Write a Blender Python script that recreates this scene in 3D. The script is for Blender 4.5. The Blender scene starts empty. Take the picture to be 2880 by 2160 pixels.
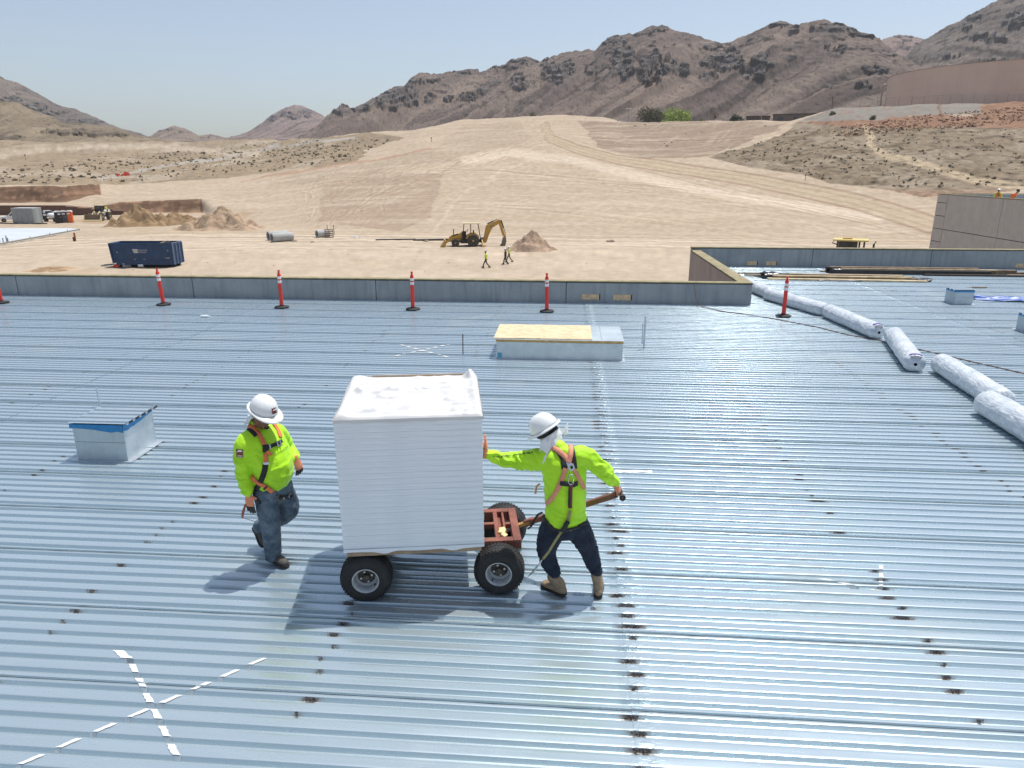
import bpy, bmesh, math, random
import numpy as np
from mathutils import Vector, Matrix
from mathutils.bvhtree import BVHTree
random.seed(7); np.random.seed(7)
R = math.radians
S = bpy.context.scene
COL = S.collection

# ------------------------------------------------------------------ camera
CAM_H, PITCH, YAW, FPX = 3.76, R(16.9), R(4.4), 0.693 * 2880
cd = bpy.data.cameras.new('camera'); cam = bpy.data.objects.new('camera', cd); COL.objects.link(cam)
cam.location = (0, 0, CAM_H); cam.rotation_euler = (math.pi / 2 - PITCH, 0, YAW)
cd.sensor_fit = 'HORIZONTAL'; cd.sensor_width = 36; cd.lens = 0.693 * 36
cd.clip_start = 0.1; cd.clip_end = 9000
S.camera = cam
# ------------------------------------------------------------------ sky, sun, exposure
SUN_EL, SUN_AZ = R(71.5), R(45)
W = bpy.data.worlds.new('World'); S.world = W; W.use_nodes = True
wt = W.node_tree; bgn = wt.nodes['Background']
sk = wt.nodes.new('ShaderNodeTexSky'); sk.sky_type = 'NISHITA'; sk.sun_disc = False
sk.sun_elevation = SUN_EL; sk.sun_rotation = SUN_AZ
sk.altitude = 600; sk.air_density = 1.05; sk.dust_density = 2.6; sk.ozone_density = 1.5
hs = wt.nodes.new('ShaderNodeHueSaturation'); hs.inputs['Saturation'].default_value = .80   # pale desert haze
wt.links.new(sk.outputs[0], hs.inputs['Color']); wt.links.new(hs.outputs[0], bgn.inputs[0]); bgn.inputs[1].default_value = 0.124
sd = bpy.data.lights.new('sun', 'SUN'); sd.energy = 4.0; sd.angle = R(0.53); sd.color = (1, .965, .90)
sun = bpy.data.objects.new('sun', sd); COL.objects.link(sun)
sv = Vector((math.sin(SUN_AZ) * math.cos(SUN_EL), math.cos(SUN_AZ) * math.cos(SUN_EL), math.sin(SUN_EL)))
sun.rotation_euler = sv.to_track_quat('Z', 'Y').to_euler(); sun.location = (20, 20, 60)
S.view_settings.view_transform = 'Standard'; S.view_settings.look = 'None'
S.view_settings.gamma = 1; S.view_settings.exposure = 0.2; S.view_settings.use_curve_mapping = False
S.render.engine = 'CYCLES'; S.cycles.use_denoising = True
S.cycles.max_bounces = 6; S.cycles.glossy_bounces = 4; S.cycles.diffuse_bounces = 3; S.cycles.sample_clamp_indirect = 4

# ------------------------------------------------------------------ measuring: a sight line of the photograph -> a point of the site
_f = np.array([-math.sin(YAW) * math.cos(PITCH), math.cos(YAW) * math.cos(PITCH), -math.sin(PITCH)])
_r = np.array([math.cos(YAW), math.sin(YAW), 0.]); _u = np.cross(_r, _f); _c = np.array([0, 0, CAM_H])
OV = 2880 / 2212.
def ray(x, y): return _f + _r * ((x - 1440) / FPX) + _u * ((1080 - y) / FPX)
def G(x, y, z=0.):                                   # on the level z
    d = ray(x, y); return Vector(_c + d * ((z - CAM_H) / d[2]))
def Go(x, y, z=0.): return G(x * OV, y * OV, z)
def atD(x, y, D):                                    # at horizontal range D
    d = ray(x * OV, y * OV); return Vector(_c + d * (D / math.hypot(d[0], d[1])))
def fwd(x, y, D):                                    # range on this bearing for a distance D measured straight ahead
    d = ray(x * OV, y * OV); h = math.hypot(d[0], d[1]); return D * h / (-math.sin(YAW) * d[0] + math.cos(YAW) * d[1])
def proj(P):
    v = np.asarray(P) - _c; dz = v @ _f
    return 1440 / OV + FPX / OV * (v @ _r) / dz, 1080 / OV - FPX / OV * (v @ _u) / dz

# ------------------------------------------------------------------ noise
_rs = np.random.RandomState(3); _perm = np.concatenate([_rs.permutation(512)] * 3)
_ga = _rs.rand(512) * 2 * np.pi; _gx, _gy = np.cos(_ga), np.sin(_ga)
def perlin(x, y, seed=0):
    x = np.asarray(x, float); y = np.asarray(y, float)
    xi = np.floor(x).astype(int); yi = np.floor(y).astype(int); xf = x - xi; yf = y - yi
    xi = (xi + seed * 37) & 511; yi = (yi + seed * 91) & 511
    def g(a, b, dx, dy):
        h = _perm[_perm[a & 511] + (b & 511)] & 511; return _gx[h] * dx + _gy[h] * dy
    u = xf * xf * xf * (xf * (xf * 6 - 15) + 10); v = yf * yf * yf * (yf * (yf * 6 - 15) + 10)
    a = g(xi, yi, xf, yf); b = g(xi + 1, yi, xf - 1, yf); c = g(xi, yi + 1, xf, yf - 1); d = g(xi + 1, yi + 1, xf - 1, yf - 1)
    return (a + u * (b - a) + v * (c + u * (d - c) - (a + u * (b - a)))) * 1.5
def fbm(x, y, o=4, seed=0, gain=.5):
    s = 0; a = 1.
    for k in range(o): s = s + a * perlin(x * 2 ** k, y * 2 ** k, seed + k); a *= gain
    return s
def sstep(a, b, x): t = np.clip((x - a) / (b - a), 0, 1); return t * t * (3 - 2 * t)

# ------------------------------------------------------------------ materials
class NT:
    def __init__(s, name):
        s.m = bpy.data.materials.new(name); s.m.use_nodes = True; s.t = s.m.node_tree
        s.b = s.t.nodes['Principled BSDF']
    def n(s, ty, **kw):
        o = s.t.nodes.new('ShaderNode' + ty)
        for k, v in kw.items():
            if k.startswith('i_'):
                k = k[2:]; k = int(k) if k.isdigit() else k.replace('_', ' ')
                s.set(o.inputs[k], v)
            else: setattr(o, k, v)
        return o
    def set(s, inp, v):
        if isinstance(v, bpy.types.NodeSocket): s.t.links.new(v, inp)
        elif isinstance(v, bpy.types.Node): s.t.links.new(v.outputs[0], inp)
        else: inp.default_value = v
    def math(s, op, a, b=0., c=0., clamp=False):
        o = s.n('Math', operation=op, use_clamp=clamp); s.set(o.inputs[0], a); s.set(o.inputs[1], b); s.set(o.inputs[2], c); return o.outputs[0]
    def mix(s, f, a, b, blend='MIX'):
        o = s.n('Mix', data_type='RGBA', blend_type=blend); s.set(o.inputs[0], f)
        for i, v in ((6, a), (7, b)):
            s.set(o.inputs[i], v if not isinstance(v, tuple) or len(v) == 4 else v + (1,))
        return o.outputs[2]
    def noise(s, vec, scale, detail=4, rough=.55, dist=0):
        o = s.n('TexNoise'); o.inputs['Scale'].default_value = scale; o.inputs['Detail'].default_value = detail
        o.inputs['Roughness'].default_value = rough; o.inputs['Distortion'].default_value = dist
        if vec is not None: s.set(o.inputs['Vector'], vec)
        return o.outputs[0]
    def map(s, v, a, b, c=0., d=1.):
        o = s.n('MapRange', interpolation_type='SMOOTHSTEP'); s.set(o.inputs[0], v)
        for i, q in enumerate((a, b, c, d)): s.set(o.inputs[i + 1], q)
        return o.outputs[0]
    def bump(s, h, strength=.3, dist=.01, normal=None):
        o = s.n('Bump'); o.inputs['Strength'].default_value = strength; o.inputs['Distance'].default_value = dist
        s.set(o.inputs['Height'], h)
        if normal is not None: s.set(o.inputs['Normal'], normal)
        return o.outputs[0]
    def P(s, name, v): s.set(s.b.inputs[name], v)
    def obj(s): return s.n('TexCoord').outputs['Object']
    def pos(s): return s.n('NewGeometry').outputs['Position']
_mats = {}
def pm(name, col, rough=.6, metal=0., var=.12, scale=6., bump=0., bscale=30., dirt=None, spec=None, coat=0.):
    """plain procedural material: a base colour with two scales of uneven tone, fine relief, some dust"""
    if name in _mats: return _mats[name]
    t = NT(name); p = t.obj(); a = t.noise(p, scale, 5, .6); b = t.noise(p, scale * 7, 3)
    f = t.math('ADD', t.math('MULTIPLY', a, .65), t.math('MULTIPLY', b, .35))
    lo = tuple(max(0, c * (1 - 1.6 * var)) for c in col); hi = tuple(min(1, c * (1 + 1.2 * var)) for c in col)
    c = t.mix(t.map(f, .3, .7), lo, hi)
    if dirt: c = t.mix(t.math('MULTIPLY', t.map(t.noise(p, scale * .6, 6, .7), .45, .75), dirt[3]), c, dirt[:3])
    t.P('Base Color', c); t.P('Metallic', metal)
    t.P('Roughness', t.math('ADD', rough - .08, t.math('MULTIPLY', a, .16), clamp=True))
    if spec is not None: t.b.inputs['Specular IOR Level'].default_value = spec
    if coat: t.b.inputs['Coat Weight'].default_value = coat
    if bump: t.P('Normal', t.bump(t.noise(p, bscale, 5, .6), bump, .01))
    _mats[name] = t.m; return t.m
def attr_mat(name, rough=.95, scale=.6, var=.25, bump=.5, bdist=.15, bscale=2., streak=None):
    """earth: colour of the soil from the mesh (kinds of ground), grain from noise"""
    t = NT(name); at = t.n('Attribute', attribute_name='Col').outputs[0]; p = t.pos()
    a = t.noise(p, scale, 8, .65); b = t.noise(p, scale * 9, 4, .7)
    f = t.math('ADD', t.math('MULTIPLY', a, .55), t.math('MULTIPLY', b, .45))
    k = t.map(f, .25, .75, 1 - var, 1 + var)
    v = t.n('VectorMath', operation='SCALE'); t.set(v.inputs[0], at); t.set(v.inputs['Scale'], k)
    t.P('Base Color', v.outputs[0]); t.P('Roughness', rough); t.b.inputs['Specular IOR Level'].default_value = .1
    t.P('Normal', t.bump(t.noise(p, bscale, 8, .7), bump, bdist))
    return t.m

# ------------------------------------------------------------------ mesh building
def mat_of(m): return m if m is None or not isinstance(m, str) else _mats[m]
def link(name, me, parent=None, mat=None, loc=None, rot=None):
    o = bpy.data.objects.new(name, me); COL.objects.link(o)
    if parent is not None: o.parent = parent
    if mat is not None and me is not None:
        for m in (mat if isinstance(mat, (list, tuple)) else [mat]): me.materials.append(mat_of(m))
    if loc is not None: o.location = loc
    if rot is not None: o.rotation_euler = rot
    return o
def tag(o, label=None, cat=None, group=None, kind=None):
    if label: o['label'] = label
    if cat: o['category'] = cat
    if group: o['group'] = group
    if kind: o['kind'] = kind
    return o
def thing(name, label, cat, loc=(0, 0, 0), rz=0., group=None):
    o = bpy.data.objects.new(name, None); COL.objects.link(o); o.empty_display_size = .2
    o.location = loc; o.rotation_euler = (0, 0, rz)
    return tag(o, label, cat, group)
def copy_tree(o, parent=None):
    c = o.copy(); COL.objects.link(c)
    if parent is not None: c.parent = parent
    for ch in list(o.children): copy_tree(ch, c)
    return c
def frame(d, hint=Vector((0, 0, 1))):
    d = Vector(d).normalized(); h = Vector(hint)
    if abs(d.dot(h.normalized())) > .97: h = Vector((1, 0, 0)) if abs(d.x) < .9 else Vector((0, 1, 0))
    s = h.cross(d).normalized(); return d, s, d.cross(s).normalized()
class MB:
    def __init__(s): s.v = []; s.f = []; s.mi = []; s.m = 0
    def add(s, vs, fs):
        b = len(s.v); s.v += [tuple(v) for v in vs]; s.f += [tuple(b + i for i in f) for f in fs]; s.mi += [s.m] * len(fs)
        return s
    def box(s, c, sz, rot=None, bev=0.):
        x, y, z = (q / 2 for q in sz); c = Vector(c)
        if bev > 0:
            bm = bmesh.new(); bmesh.ops.create_cube(bm, size=1, matrix=Matrix.Diagonal((2 * x, 2 * y, 2 * z, 1)))
            bmesh.ops.bevel(bm, geom=bm.edges[:], offset=min(bev, x * .9, y * .9, z * .9), segments=1, affect='EDGES')
            vs = [v.co.copy() for v in bm.verts]; bm.verts.index_update(); fs = [[v.index for v in f.verts] for f in bm.faces]; bm.free()
        else:
            vs = [Vector((a * x, b * y, d * z)) for d in (-1, 1) for a, b in ((-1, -1), (1, -1), (1, 1), (-1, 1))]
            fs = [(3, 2, 1, 0), (4, 5, 6, 7), (0, 1, 5, 4), (1, 2, 6, 5), (2, 3, 7, 6), (3, 0, 4, 7)]
        if rot is not None:
            M = rot if isinstance(rot, Matrix) else Matrix.Rotation(rot, 3, 'Z'); vs = [M @ v for v in vs]
        return s.add([v + c for v in vs], fs)
    def bar(s, a, b, w, h, up=(0, 0, 1), bev=0.):
        a = Vector(a); b = Vector(b); d, sd, u = frame(b - a, up)
        M = Matrix((sd, d, u)).transposed()
        return s.box((a + b) / 2, (w, (b - a).length, h), M, bev)
    def prism(s, pts, axis, a, b):                       # outline in the plane across axis (0 x, 1 y, 2 z), from a to b
        def P(p, q):
            l = [p[0], p[1]]; l.insert(axis, q); return l
        n = len(pts); vs = [P(p, a) for p in pts] + [P(p, b) for p in pts]
        fs = [tuple(range(n))[::-1], tuple(range(n, 2 * n))] + [(i, (i + 1) % n, n + (i + 1) % n, n + i) for i in range(n)]
        return s.add(vs, fs)
    def tube(s, pts, r, n=8, cap=True, squash=1., hint=(0, 0, 1)):
        pts = [Vector(p) for p in pts]; k = len(pts); rr = r if isinstance(r, (list, tuple)) else [r] * k; vs = []
        for i, p in enumerate(pts):
            d = (pts[min(i + 1, k - 1)] - pts[max(i - 1, 0)]); _, a, b = frame(d, hint)
            vs += [p + (a * math.cos(t) + b * math.sin(t) * squash) * rr[i] for t in (2 * math.pi * j / n for j in range(n))]
        fs = [(i * n + j, i * n + (j + 1) % n, (i + 1) * n + (j + 1) % n, (i + 1) * n + j) for i in range(k - 1) for j in range(n)]
        if cap: fs += [tuple(range(n))[::-1], tuple((k - 1) * n + j for j in range(n))]
        return s.add(vs, fs)
    def lathe(s, prof, n=24, c=(0, 0, 0), axis=(0, 0, 1), cap=True):   # prof: (radius, along axis)
        d, a, b = frame(axis, (0, 0, 1) if abs(Vector(axis).normalized().z) < .9 else (1, 0, 0)); c = Vector(c); vs = []; k = len(prof)
        for r, h in prof: vs += [c + d * h + (a * math.cos(t) + b * math.sin(t)) * r for t in (2 * math.pi * j / n for j in range(n))]
        fs = [(i * n + j, i * n + (j + 1) % n, (i + 1) * n + (j + 1) % n, (i + 1) * n + j) for i in range(k - 1) for j in range(n)]
        if cap: fs += [tuple(range(n))[::-1], tuple((k - 1) * n + j for j in range(n))]
        return s.add(vs, fs)
    def grid(s, P):                                      # P[i][j] points
        n, m = len(P), len(P[0]); return s.add([p for row in P for p in row], [(i * m + j, i * m + j + 1, (i + 1) * m + j + 1, (i + 1) * m + j) for i in range(n - 1) for j in range(m - 1)])
    def mesh(s, name, smooth=False, fixn=True):
        me = bpy.data.meshes.new(name); me.from_pydata(s.v, [], s.f)
        if any(s.mi): me.polygons.foreach_set('material_index', s.mi)
        if fixn:
            bm = bmesh.new(); bm.from_mesh(me); bmesh.ops.recalc_face_normals(bm, faces=bm.faces[:]); bm.to_mesh(me); bm.free()
        if smooth is True: me.shade_smooth()
        elif smooth:
            me.shade_smooth(); me.set_sharp_from_angle(angle=R(smooth))
        me.update(); return me
    def build(s, name, mat, parent=None, smooth=False, loc=None, rot=None, fixn=True):
        return link(name, s.mesh(name, smooth, fixn), parent, mat, loc, rot)
def grid_mesh(name, P, col=None, smooth=True, wrap=False):
    """P: n x m x 3 array"""
    n, m = P.shape[:2]; me = bpy.data.meshes.new(name)
    i, j = np.meshgrid(np.arange(n - 1), np.arange(m if wrap else m - 1), indexing='ij'); a = (i * m + j).ravel(); b = (i * m + (j + 1) % m).ravel()
    q = np.stack([a, b, b + m, a + m], 1).astype(np.int32); nf = len(q)
    me.vertices.add(n * m); me.vertices.foreach_set('co', P.reshape(-1).astype(np.float32))
    me.loops.add(nf * 4); me.loops.foreach_set('vertex_index', q.ravel()); me.polygons.add(nf)
    me.polygons.foreach_set('loop_start', np.arange(nf, dtype=np.int32) * 4)
    me.update(calc_edges=True); me.validate()
    if smooth: me.shade_smooth()
    if col is not None:
        at = me.color_attributes.new('Col', 'FLOAT_COLOR', 'POINT')
        at.data.foreach_set('color', np.concatenate([col.reshape(-1, 3), np.ones((n * m, 1))], 1).astype(np.float32).ravel())
    return me
def text(name, body, size, mat, parent, M, align='CENTER', depth=.001):
    cu = bpy.data.curves.new(name, 'FONT'); cu.body = body; cu.size = size; cu.align_x = align; cu.align_y = 'CENTER'; cu.extrude = depth; cu.resolution_u = 2
    o = bpy.data.objects.new(name, cu); COL.objects.link(o); bpy.context.view_layer.update()
    me = bpy.data.meshes.new_from_object(o.evaluated_get(bpy.context.evaluated_depsgraph_get())); bpy.data.objects.remove(o)
    me.transform(M); return link(name, me, parent, mat)
def plane_matrix(o, right, up):
    right = Vector(right).normalized(); up = Vector(up).normalized(); n = right.cross(up)
    M = Matrix((right, up, n)).transposed().to_4x4(); M.translation = Vector(o); return M
def pchip_rows(D, Z, d):
    """monotone cubic through (D[:,k], Z[:,k]) row by row, at d (n)"""
    n, K = D.shape; h = np.maximum(np.diff(D, axis=1), 1e-6); dl = np.diff(Z, axis=1) / h; m = np.zeros_like(Z)
    same = dl[:, :-1] * dl[:, 1:] > 0; w1 = 2 * h[:, 1:] + h[:, :-1]; w2 = h[:, 1:] + 2 * h[:, :-1]
    with np.errstate(divide='ignore', invalid='ignore'):
        hm = (w1 + w2) / (w1 / dl[:, :-1] + w2 / dl[:, 1:])
    m[:, 1:-1] = np.where(same, hm, 0); m[:, 0] = dl[:, 0]; m[:, -1] = dl[:, -1]
    k = np.clip((d[:, None] >= D).sum(1) - 1, 0, K - 2); r = np.arange(n)
    t = np.clip((d - D[r, k]) / h[r, k], 0, 1); a, b = Z[r, k], Z[r, k + 1]; hh = h[r, k]
    return (2 * t**3 - 3 * t**2 + 1) * a + (t**3 - 2 * t**2 + t) * hh * m[r, k] + (-2 * t**3 + 3 * t**2) * b + (t**3 - t**2) * hh * m[r, k + 1]
def inpoly(x, y, poly):
    x = np.asarray(x); c = np.zeros(x.shape, bool); n = len(poly)
    for i in range(n):
        (x1, y1), (x2, y2) = poly[i], poly[(i + 1) % n]
        if y1 == y2: continue
        c ^= ((y1 > y) != (y2 > y)) & (x < (x2 - x1) * (y - y1) / (y2 - y1) + x1)
    return c
def dist_line(x, y, pts):
    best = np.full(np.shape(x), 1e9)
    for (x1, y1), (x2, y2) in zip(pts, pts[1:]):
        dx, dy = x2 - x1, y2 - y1; t = np.clip(((x - x1) * dx + (y - y1) * dy) / (dx * dx + dy * dy), 0, 1)
        best = np.minimum(best, np.hypot(x - x1 - t * dx, y - y1 - t * dy))
    return best

# =================================================================== TERRAIN
FLOOR = -6.3
def Dfloor(x, y):
    p = Go(x, y, FLOOR); return math.hypot(p.x, p.y)
# survey of the site: for each sight line the toe of the bank, top of the lower cut, foot and top of the upper cut, two points of the slope, the crest  (row, range)
SURVEY = {
 -420: [(463, None), (444, 2.6), (437, 176), (404, 180.), (385, 210), (340, 320), (306, 520)],
 0:   [(463, None), (444, 2.6), (437, 176), (404, 180.), (385, 210), (340, 320), (308, 520)],
 140: [(463, None), (444, 2.6), (435, 177), (402, 181.), (380, 215), (335, 330), (308, 540)],
 205: [(461, None), (449, 2.6), (418, 190), (398, 193.5), (378, 225), (335, 330), (310, 560)],
 260: [(459, None), (437, 3.), (420, 195), (400, 215), (378, 240), (335, 340), (311, 580)],
 435: [(459, None), (430, 3.5), (415, 195), (400, 215), (378, 245), (337, 350), (310, 600)],
 475: [(475, None), (440, 25.), (418, 195), (398, 215), (376, 245), (337, 350), (309, 600)],
 580: [(488, None), (455, 24.), (425, 180), (392, 215), (368, 245), (330, 350), (305, 520)],
 700: [(495, None), (467, 13.), (430, 160), (390, 195), (355, 235), (330, 280), (301, 400)],
 900: [(498, None), (470, 12.), (420, 160), (370, 195), (330, 235), (305, 268), (281, 320)],
 1000: [(500, None), (470, 12.), (420, 158), (360, 200), (320, 240), (285, 285), (260, 330)],
 1200: [(500, None), (470, 12.), (420, 155), (360, 195), (315, 235), (280, 280), (250, 340)],
 1300: [(500, None), (470, 12.), (420, 155), (360, 190), (320, 228), (283, 270), (254, 325)],
 1345: [(500, None), (470, 12.), (420, 155), (365, 187), (322, 226), (288, 266), (262, 310)],
 1500: [(502, None), (470, 12.), (425, 152), (372, 182), (330, 218), (296, 250), (263, 295)],
 1600: [(505, None), (471, 12.), (430, 148), (378, 178), (338, 208), (300, 238), (263, 288)],
 1710: [(508, None), (475, 12.), (435, 144), (392, 168), (345, 196), (290, 232), (261, 268)],
 1800: [(510, None), (480, 12.), (440, 142), (402, 160), (340, 188), (272, 228), (235, 252)],
 2000: [(520, None), (490, 12.), (455, 130), (405, 150), (345, 175), (274, 214), (226, 243)],
 2212: [(530, None), (500, 10.), (460, 122), (405, 145), (345, 170), (276, 206), (222, 238)],
 2700: [(560, None), (520, 10.), (460, 122), (405, 145), (345, 170), (276, 206), (222, 238)]}
_K = 7; _A = [[] for _ in range(_K)]; _D = [[] for _ in range(_K)]; _Z = [[] for _ in range(_K)]
for px, row in SURVEY.items():
    d1 = None
    for k, (y, D) in enumerate(row):
        if k == 0: D = d1 = Dfloor(px, y)
        elif k == 1: D = d1 + D
        else: D = fwd(px, y, D)
        p = atD(px, y, D); _A[k].append(math.atan2(p.x, p.y)); _D[k].append(D); _Z[k].append(FLOOR if k == 0 else p.z)
def zbase(X, Y):
    X = np.asarray(X, float); Y = np.asarray(Y, float); sh = X.shape; X = X.ravel(); Y = Y.ravel()
    az = np.arctan2(X, Y); d = np.hypot(X, Y); n = len(X)
    D = np.zeros((n, _K + 3)); Z = np.zeros((n, _K + 3)); D[:, 0] = 10; Z[:, 0] = FLOOR
    for k in range(_K):
        o = np.argsort(_A[k]); a = np.array(_A[k])[o]
        D[:, k + 1] = np.interp(az, a, np.array(_D[k])[o]); Z[:, k + 1] = np.interp(az, a, np.array(_Z[k])[o])
    D[:, 8] = D[:, 7] + 70; Z[:, 8] = Z[:, 7] - 5; D[:, 9] = 2600; Z[:, 9] = Z[:, 7] - 12
    gul = fbm(X / 7, Y / 7, 3, 91); D[:, 3] += 1.0 * gul; D[:, 4] += 1.5 * gul + .5
    z = pchip_rows(D, Z, d)
    out = sstep(R(50), R(75), np.abs(az + YAW)); z = z * (1 - out) + out * (FLOOR + 12 * sstep(200, 900, d))
    rough = sstep(D[:, 1], D[:, 3] + 20, d); far = sstep(230, 420, d)
    z = z + (.05 + .22 * rough) * fbm(X / 9, Y / 9, 4, 3) + .05 * fbm(X / 1.8, Y / 1.8, 3, 9) + far * 2.2 * fbm(X / 60, Y / 60, 4, 5)
    z = z + rough * (1 - far) * .10 * fbm(X / 2.2 + 2 * fbm(X / 20, Y / 20, 2, 4), Y / 14, 3, 12)
    return z.reshape(sh)
def gh(x, y): return float(zbase(np.array([x]), np.array([y]))[0])

C_GRADED = np.array([.385, .307, .226]); C_PINK = np.array([.345, .258, .190]); C_PALE = np.array([.48, .40, .31]); C_DESERT = np.array([.265, .205, .138])
C_SCRUB = np.array([.205, .160, .112]); C_RED = np.array([.235, .140, .092]); C_GRAVEL = np.array([.225, .205, .178]); C_ROAD = np.array([.385, .305, .210]); C_CUT = np.array([.165, .102, .066])
def zone_colour(P):
    X, Y = P[..., 0], P[..., 1]; v = P - _c; dz = v @ _f; ok = dz > 5; dzs = np.where(ok, dz, 1e9)
    x = 1106 + FPX / OV * (v @ _r) / dzs; y = 829.5 - FPX / OV * (v @ _u) / dzs
    d = np.hypot(X, Y); wob = fbm(X / 14, Y / 14, 3, 21); x = x + wob * 9; y = y + wob * 2.5
    c = np.empty(P.shape); c[:] = C_GRADED
    def put(mask, col, a=1.): c[:] = c * (1 - a * mask[..., None]) + np.asarray(col) * (a * mask[..., None])
    def poly(pts): return (inpoly(x, y, pts) & ok).astype(float)
    # broad grading patterns: pink fill, pale scraped fans, blade and wheel lines
    put(poly([(690, 480), (700, 400), (800, 370), (960, 375), (930, 470), (860, 500)]), C_PINK * .88, .85); put(poly([(-80, 520), (500, 505), (1000, 508), (2100, 530), (2200, 640), (-200, 640)]), C_PALE * .93, .5); put(poly([(560, 395), (700, 365), (940, 322), (1000, 270), (1120, 262), (1150, 300), (1010, 345), (800, 372), (700, 402)]), C_GRADED * .86, .75)
    put(poly([(1250, 262), (1720, 262), (1540, 335), (1400, 345), (1290, 318)]), C_PINK * .70, .9)
    t1 = fbm(X / 30, Y / 5.5, 3, 31); put(sstep(.05, .6, t1), C_PALE, .35)
    t2 = fbm((X * .8 + Y * .6) / 26, (Y * .8 - X * .6) / 3.2, 3, 33); put(sstep(.2, .7, t2), C_ROAD, .25)
    t3 = perlin((X * .93 - Y * .35) / 1.3, (Y + X * .37) / 40, 35); put(sstep(.25, .6, t3) * sstep(110, 150, d), C_PALE, .22)
    for path, w, colr, a in ((((1010, 345), (1100, 330), (1230, 345), (1500, 410), (1900, 470)), 20, C_PALE * 1.06, .85), (((700, 505), (1000, 545), (1500, 520)), 10, C_PALE, .4), (((300, 520), (700, 545), (1300, 572)), 14, C_PALE, .45),
            (((930, 500), (1010, 410), (1160, 335)), 5, C_PALE, .5), (((850, 470), (900, 400), (1000, 345), (1140, 315)), 4, C_ROAD * .85, .5), (((1000, 440), (1400, 440), (1900, 500)), 5, C_PALE, .4), (((980, 470), (1500, 470), (1950, 510)), 4, C_ROAD, .5)):
        put(sstep(w, w * .35, dist_line(x, y * 1.6, [(q[0], q[1] * 1.6) for q in path])) * ok, colr, a)
    sel = ok & (y > 255) & (y < 560) & (x > -60) & (x < 2280); xs, ys = x[sel], y[sel] * 1.6; trk = np.zeros(xs.shape); rt = np.random.RandomState(4)
    fam = [([(700, 500), (760, 420), (900, 370), (1120, 322)], 14, 70, 26), ([(960, 400), (1200, 395), (1600, 450), (1980, 520)], 20, 160, 55), ([(1180, 285), (1235, 325), (1420, 372), (2000, 500)], 9, 30, 16), ([(0, 540), (500, 505), (1000, 530), (2000, 545)], 14, 60, 22), ([(740, 470), (735, 420), (765, 375), (830, 345)], 12, 110, 8), ([(1260, 300), (1400, 312), (1560, 318), (1700, 290)], 8, 40, 14)]
    for pts, n, sx, sy in fam:
        for _ in range(n):
            ox, oy = rt.uniform(-sx, sx), rt.uniform(-sy, sy); q = np.array(pts, float) + [ox, oy] + rt.uniform(-9, 9, (4, 2)); tt = np.linspace(0, 1, 9)[:, None]; b = (1 - tt) ** 3 * q[0] + 3 * tt * (1 - tt) ** 2 * q[1] + 3 * tt ** 2 * (1 - tt) * q[2] + tt ** 3 * q[3]
            w = rt.uniform(1.0, 2.2); dl = dist_line(xs, ys, [(e[0], e[1] * 1.6) for e in b]); a = rt.choice([-.13, .15, .10, -.08]); trk += a * sstep(w, w * .3, dl) - a * .5 * sstep(w, w * .3, np.abs(dl - 2.6 * w))
    cc = np.ones(x.shape); cc[sel] = 1 + np.clip(trk, -.3, .3); c *= cc[..., None]
    des = poly([(-800, 280), (375, 300), (700, 294), (800, 286), (868, 296), (800, 322), (768, 350), (590, 374), (451, 388), (347, 395), (215, 399), (-800, 405)])
    put(des, C_DESERT); put(des * sstep(.1, .5, fbm(X / 40, Y / 40, 3, 41)), C_SCRUB * 1.12, .7); put(des * sstep(.25, .6, fbm(X / 25, Y / 60, 3, 43)), C_PALE * .82, .6)
    put(sstep(4, 1.5, dist_line(x, y, [(215, 388), (312, 367), (417, 350), (521, 336), (590, 318), (694, 305), (768, 298)])) * des, C_GRAVEL * 1.5, .9)
    put(sstep(9, 3, dist_line(x, y, [(-100, 345), (120, 320), (330, 315), (560, 335)])) * des, C_PALE * .9, .6)
    put(sstep(3.2, 1, dist_line(x, y, [(520, 392), (691, 362), (837, 341), (934, 322)])) * ok, C_RED * 1.3, .6)
    scr = poly([(1527, 339), (1638, 309), (1704, 281), (1735, 264), (1791, 269), (1861, 273), (2700, 274), (2700, 440), (2212, 410), (1990, 425), (1930, 413), (1854, 403), (1791, 396), (1739, 378), (1618, 361)])
    put(scr, C_SCRUB); put(scr * sstep(0, .5, fbm(X / 22, Y / 22, 4, 45)), np.array([.275, .226, .168]), .75); put(scr * sstep(.2, .7, fbm(X / 9, Y / 9, 3, 47)), np.array([.155, .118, .075]), .7)
    put(scr * sstep(18, 3, np.abs(y - 425) - 4) * sstep(1750, 2000, x), C_RED * 1.5, .45)
    red = poly([(1728, 266), (1800, 261), (1900, 256), (2000, 250), (2035, 238), (2060, 252), (2100, 252), (2122, 219), (2700, 217), (2700, 276), (1861, 276), (1791, 272)])
    put(red, C_RED); put(red * sstep(.1, .5, fbm(X / 6, Y / 6, 4, 51)), np.array([.29, .18, .12]), .7); put(red * sstep(.3, .6, fbm(X / 2.5, Y / 2.5, 3, 53)), np.array([.12, .065, .045]), .6)
    gra = poly([(1736, 263), (1800, 231), (1900, 221), (2126, 214), (2119, 246), (2000, 249), (1900, 257), (1800, 262)]); put(gra, C_GRAVEL); put(gra * sstep(.2, .5, fbm(X / 5, Y / 5, 3, 55)), C_RED * 1.1, .35)
    put(sstep(4, 2, dist_line(x, y, [(2028, 222), (2030, 240), (2038, 256)])) * ok, C_RED * .8, .9)
    put(sstep(11, 5, dist_line(x, y, [(1871, 272), (1881, 312), (1913, 337), (1965, 346), (2034, 368), (2104, 389), (2260, 414)])) * scr, np.array([.37, .295, .20]), .9)
    road = [(1177, 272), (1191, 300), (1246, 322), (1333, 345), (1450, 362), (1618, 388), (1739, 412), (1843, 434), (1950, 465), (2010, 485)]; rd = dist_line(x, y, road)
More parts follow.
